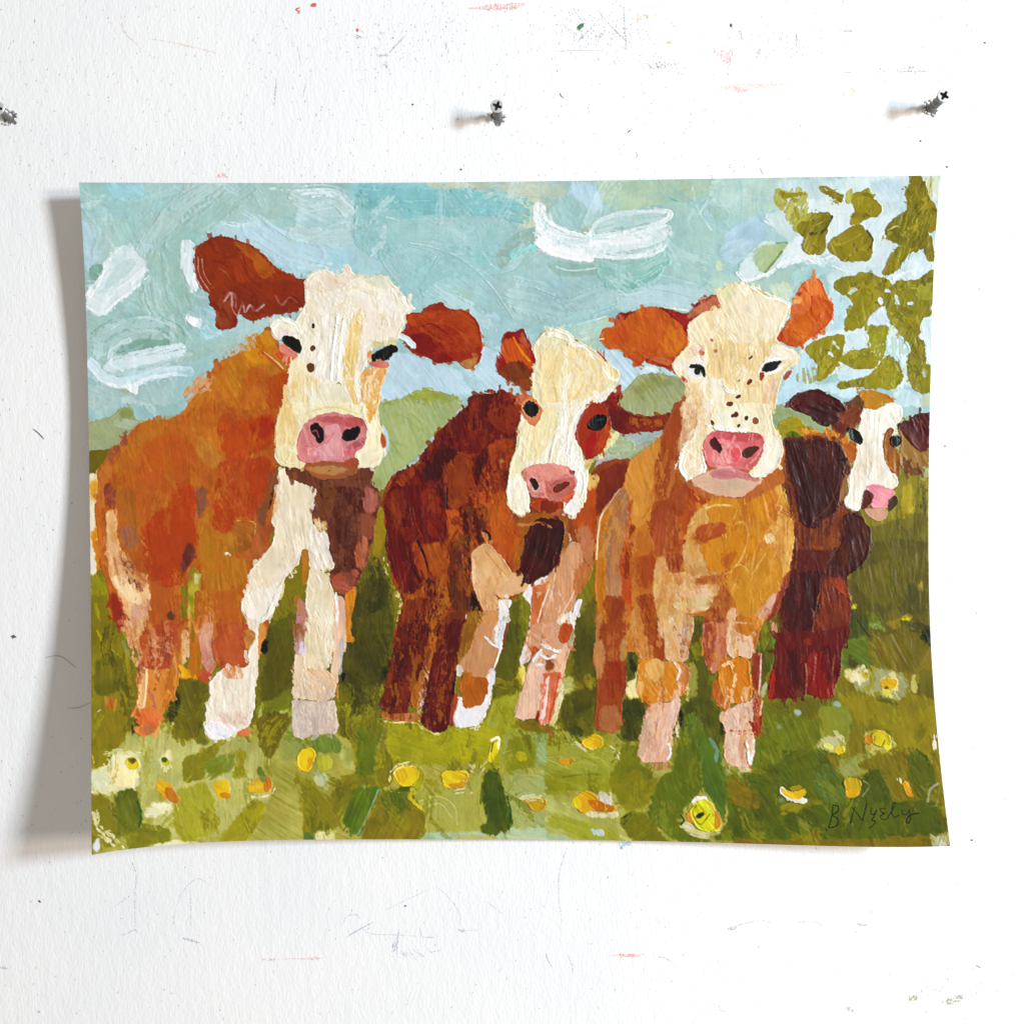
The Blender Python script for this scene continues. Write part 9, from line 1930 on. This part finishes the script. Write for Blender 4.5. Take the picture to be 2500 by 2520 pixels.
# ---------------------------------------------------------------- screws
zinc, nt, b = mat('zinc_plate', (.72, .72, .72), .42, .55)
nz = nt.nodes.new('ShaderNodeTexNoise'); nz.inputs['Scale'].default_value = 1800
mr = nt.nodes.new('ShaderNodeMapRange'); mr.inputs['To Min'].default_value = .3; mr.inputs['To Max'].default_value = .55
nt.links.new(nz.outputs['Fac'], mr.inputs['Value']); nt.links.new(mr.outputs['Result'], b.inputs['Roughness'])
shaded, _, _ = mat('shaded_zinc', (.24, .235, .23), .45, .6)  # darker copy of the zinc: shade on rim, underside and threads put into colour
dark, _, _ = mat('dark_recess', (.10, .10, .11), .6, .4)
hole_m, _, _ = mat('torn_plaster', (.16, .15, .14), .9)
crumb_m, _, _ = mat('plaster_crumb', (.62, .60, .57), .9)
def screw_meshes():
    mm = .001; R = 2.72*mm
    # head: local +y points into the wall, face at y 0
    seg = 40; V, F = [], []
    prof = [(R*.90, -.10*mm), (R*.985, .06*mm), (R, .28*mm), (R*.97, .5*mm), (1.55*mm, 1.9*mm)]
    for rr, y in prof:
        for i in range(seg):
            a = 2*math.pi*i/seg; V.append((rr*math.cos(a), y, rr*math.sin(a)))
    for k in range(len(prof)-1):
        for i in range(seg):
            j = (i+1) % seg; F.append((k*seg+i, k*seg+j, (k+1)*seg+j, (k+1)*seg+i))
    arm, w1, cc = 1.95*mm, .50*mm, .66*mm
    cross = []
    for k in range(4):
        a = k*math.pi/2; c, s_ = math.cos(a), math.sin(a)
        for x, z in ((cc, -cc), (arm*.92, -w1), (arm, -w1*.5), (arm, w1*.5), (arm*.92, w1)):
            cross.append((x*c - z*s_, x*s_ + z*c))
    outer = [Vector((V[i][0], V[i][2], 0)) for i in range(seg)]; inner = [Vector((x, z, 0)) for x, z in cross]
    n0 = len(V)
    V += [(x, -.10*mm, z) for x, z in cross]
    for t in tessellate_polygon([outer, inner]):
        F.append(tuple(i if i < seg else n0 + i - seg for i in t))
    RV = [(x, -.10*mm, z) for x, z in cross] + [(x*.5, 1.5*mm, z*.5) for x, z in cross]; m = len(cross)
    RF = [(i, (i+1) % m, m + (i+1) % m, m+i) for i in range(m)] + [tuple(range(m, 2*m))]
    return V, F, RV, RF
HV, HF, RV, RF = screw_meshes()
def shank_mesh(length):
    mm = .001; seg, st = 28, 110; V, F = [], []
    for k in range(st):
        y = 1.6*mm + (length + 4*mm)*k/(st-1)
        for i in range(seg):
            a = 2*math.pi*i/seg; ph = (y/(3.6*mm) + a/(2*math.pi)) % 1.0
            rr = (1.0 + 1.05*max(0, 1 - abs(ph - .5)/.25)**.9 * min(1, max(0, (y - 2.2*mm)/(1.2*mm))))*mm
            V.append((rr*math.cos(a), y, rr*math.sin(a)))
    for k in range(st-1):
        for i in range(seg):
            j = (i+1) % seg; F.append((k*seg+i, k*seg+j, (k+1)*seg+j, (k+1)*seg+i))
    return V, F
def make_screw(px, py, liftpx, spin, label, seed):
    e = bpy.data.objects.new('screw', None); COLN.objects.link(e); e.empty_display_size = .005
    e.location = (wx(px), 0, wz(py)); tag(e, label, 'screw', 'screws driven into the wall above the painting')
    L = liftpx*S
    h = obj('head', HV, HF, zinc, e, True); h.data.materials.append(shaded)
    for pl in h.data.polygons[:40*4]: pl.material_index = 1 if pl.index >= 40 else 0
    h.data.set_sharp_from_angle(angle=math.radians(35)); h.location = (0, -L, 0); h.rotation_euler = (0, spin, 0)
    d = obj('drive_recess', RV, RF, dark, h)
    V, F = shank_mesh(L); s_ = obj('shank', V, F, shaded, e, True); s_.location = (0, -L, 0); s_.rotation_euler = (0, spin, 0)
    r = random.Random(seed)
    # torn plaster round the hole
    n = 20; V = [(0, -.00006, 0)]; F = []
    for i in range(n):
        a = 2*math.pi*i/n; k = (.0027 + .0011*r.uniform(-1, 1))
        V.append((wx(px) + k*math.cos(a), -.00006, wz(py) + k*math.sin(a)))
    V[0] = (wx(px), -.00006, wz(py))
    F = [(0, 1+i, 1+(i+1) % n) for i in range(n)]
    obj('torn_hole', V, F, hole_m, wall)
    for i in range(9):
        a = r.uniform(0, 2*math.pi); k = r.uniform(.0023, .0038); c = Vector((wx(px) + k*math.cos(a), -.0003, wz(py) + k*math.sin(a)))
        bm = bmesh.new(); bmesh.ops.create_icosphere(bm, subdivisions=1, radius=r.uniform(.0003, .0007))
        for q in bm.verts: q.co = Vector((q.co.x*r.uniform(.6, 1.5), q.co.y*r.uniform(.5, 1.2), q.co.z*r.uniform(.6, 1.5))) + c
        me = bpy.data.meshes.new('plaster_crumb'); bm.to_mesh(me); bm.free(); me.materials.append(crumb_m)
        co = bpy.data.objects.new('plaster_crumb', me); COLN.objects.link(co); co.parent = wall
make_screw(26, 290, 66, .25, 'zinc cross-head screw cut off by the left edge of the picture', 1)
make_screw(1224, 289, 76, .35, 'zinc cross-head screw straight above the middle of the painting', 2)
make_screw(2289, 267, 84, .55, 'zinc cross-head screw above the right corner of the painting', 3)
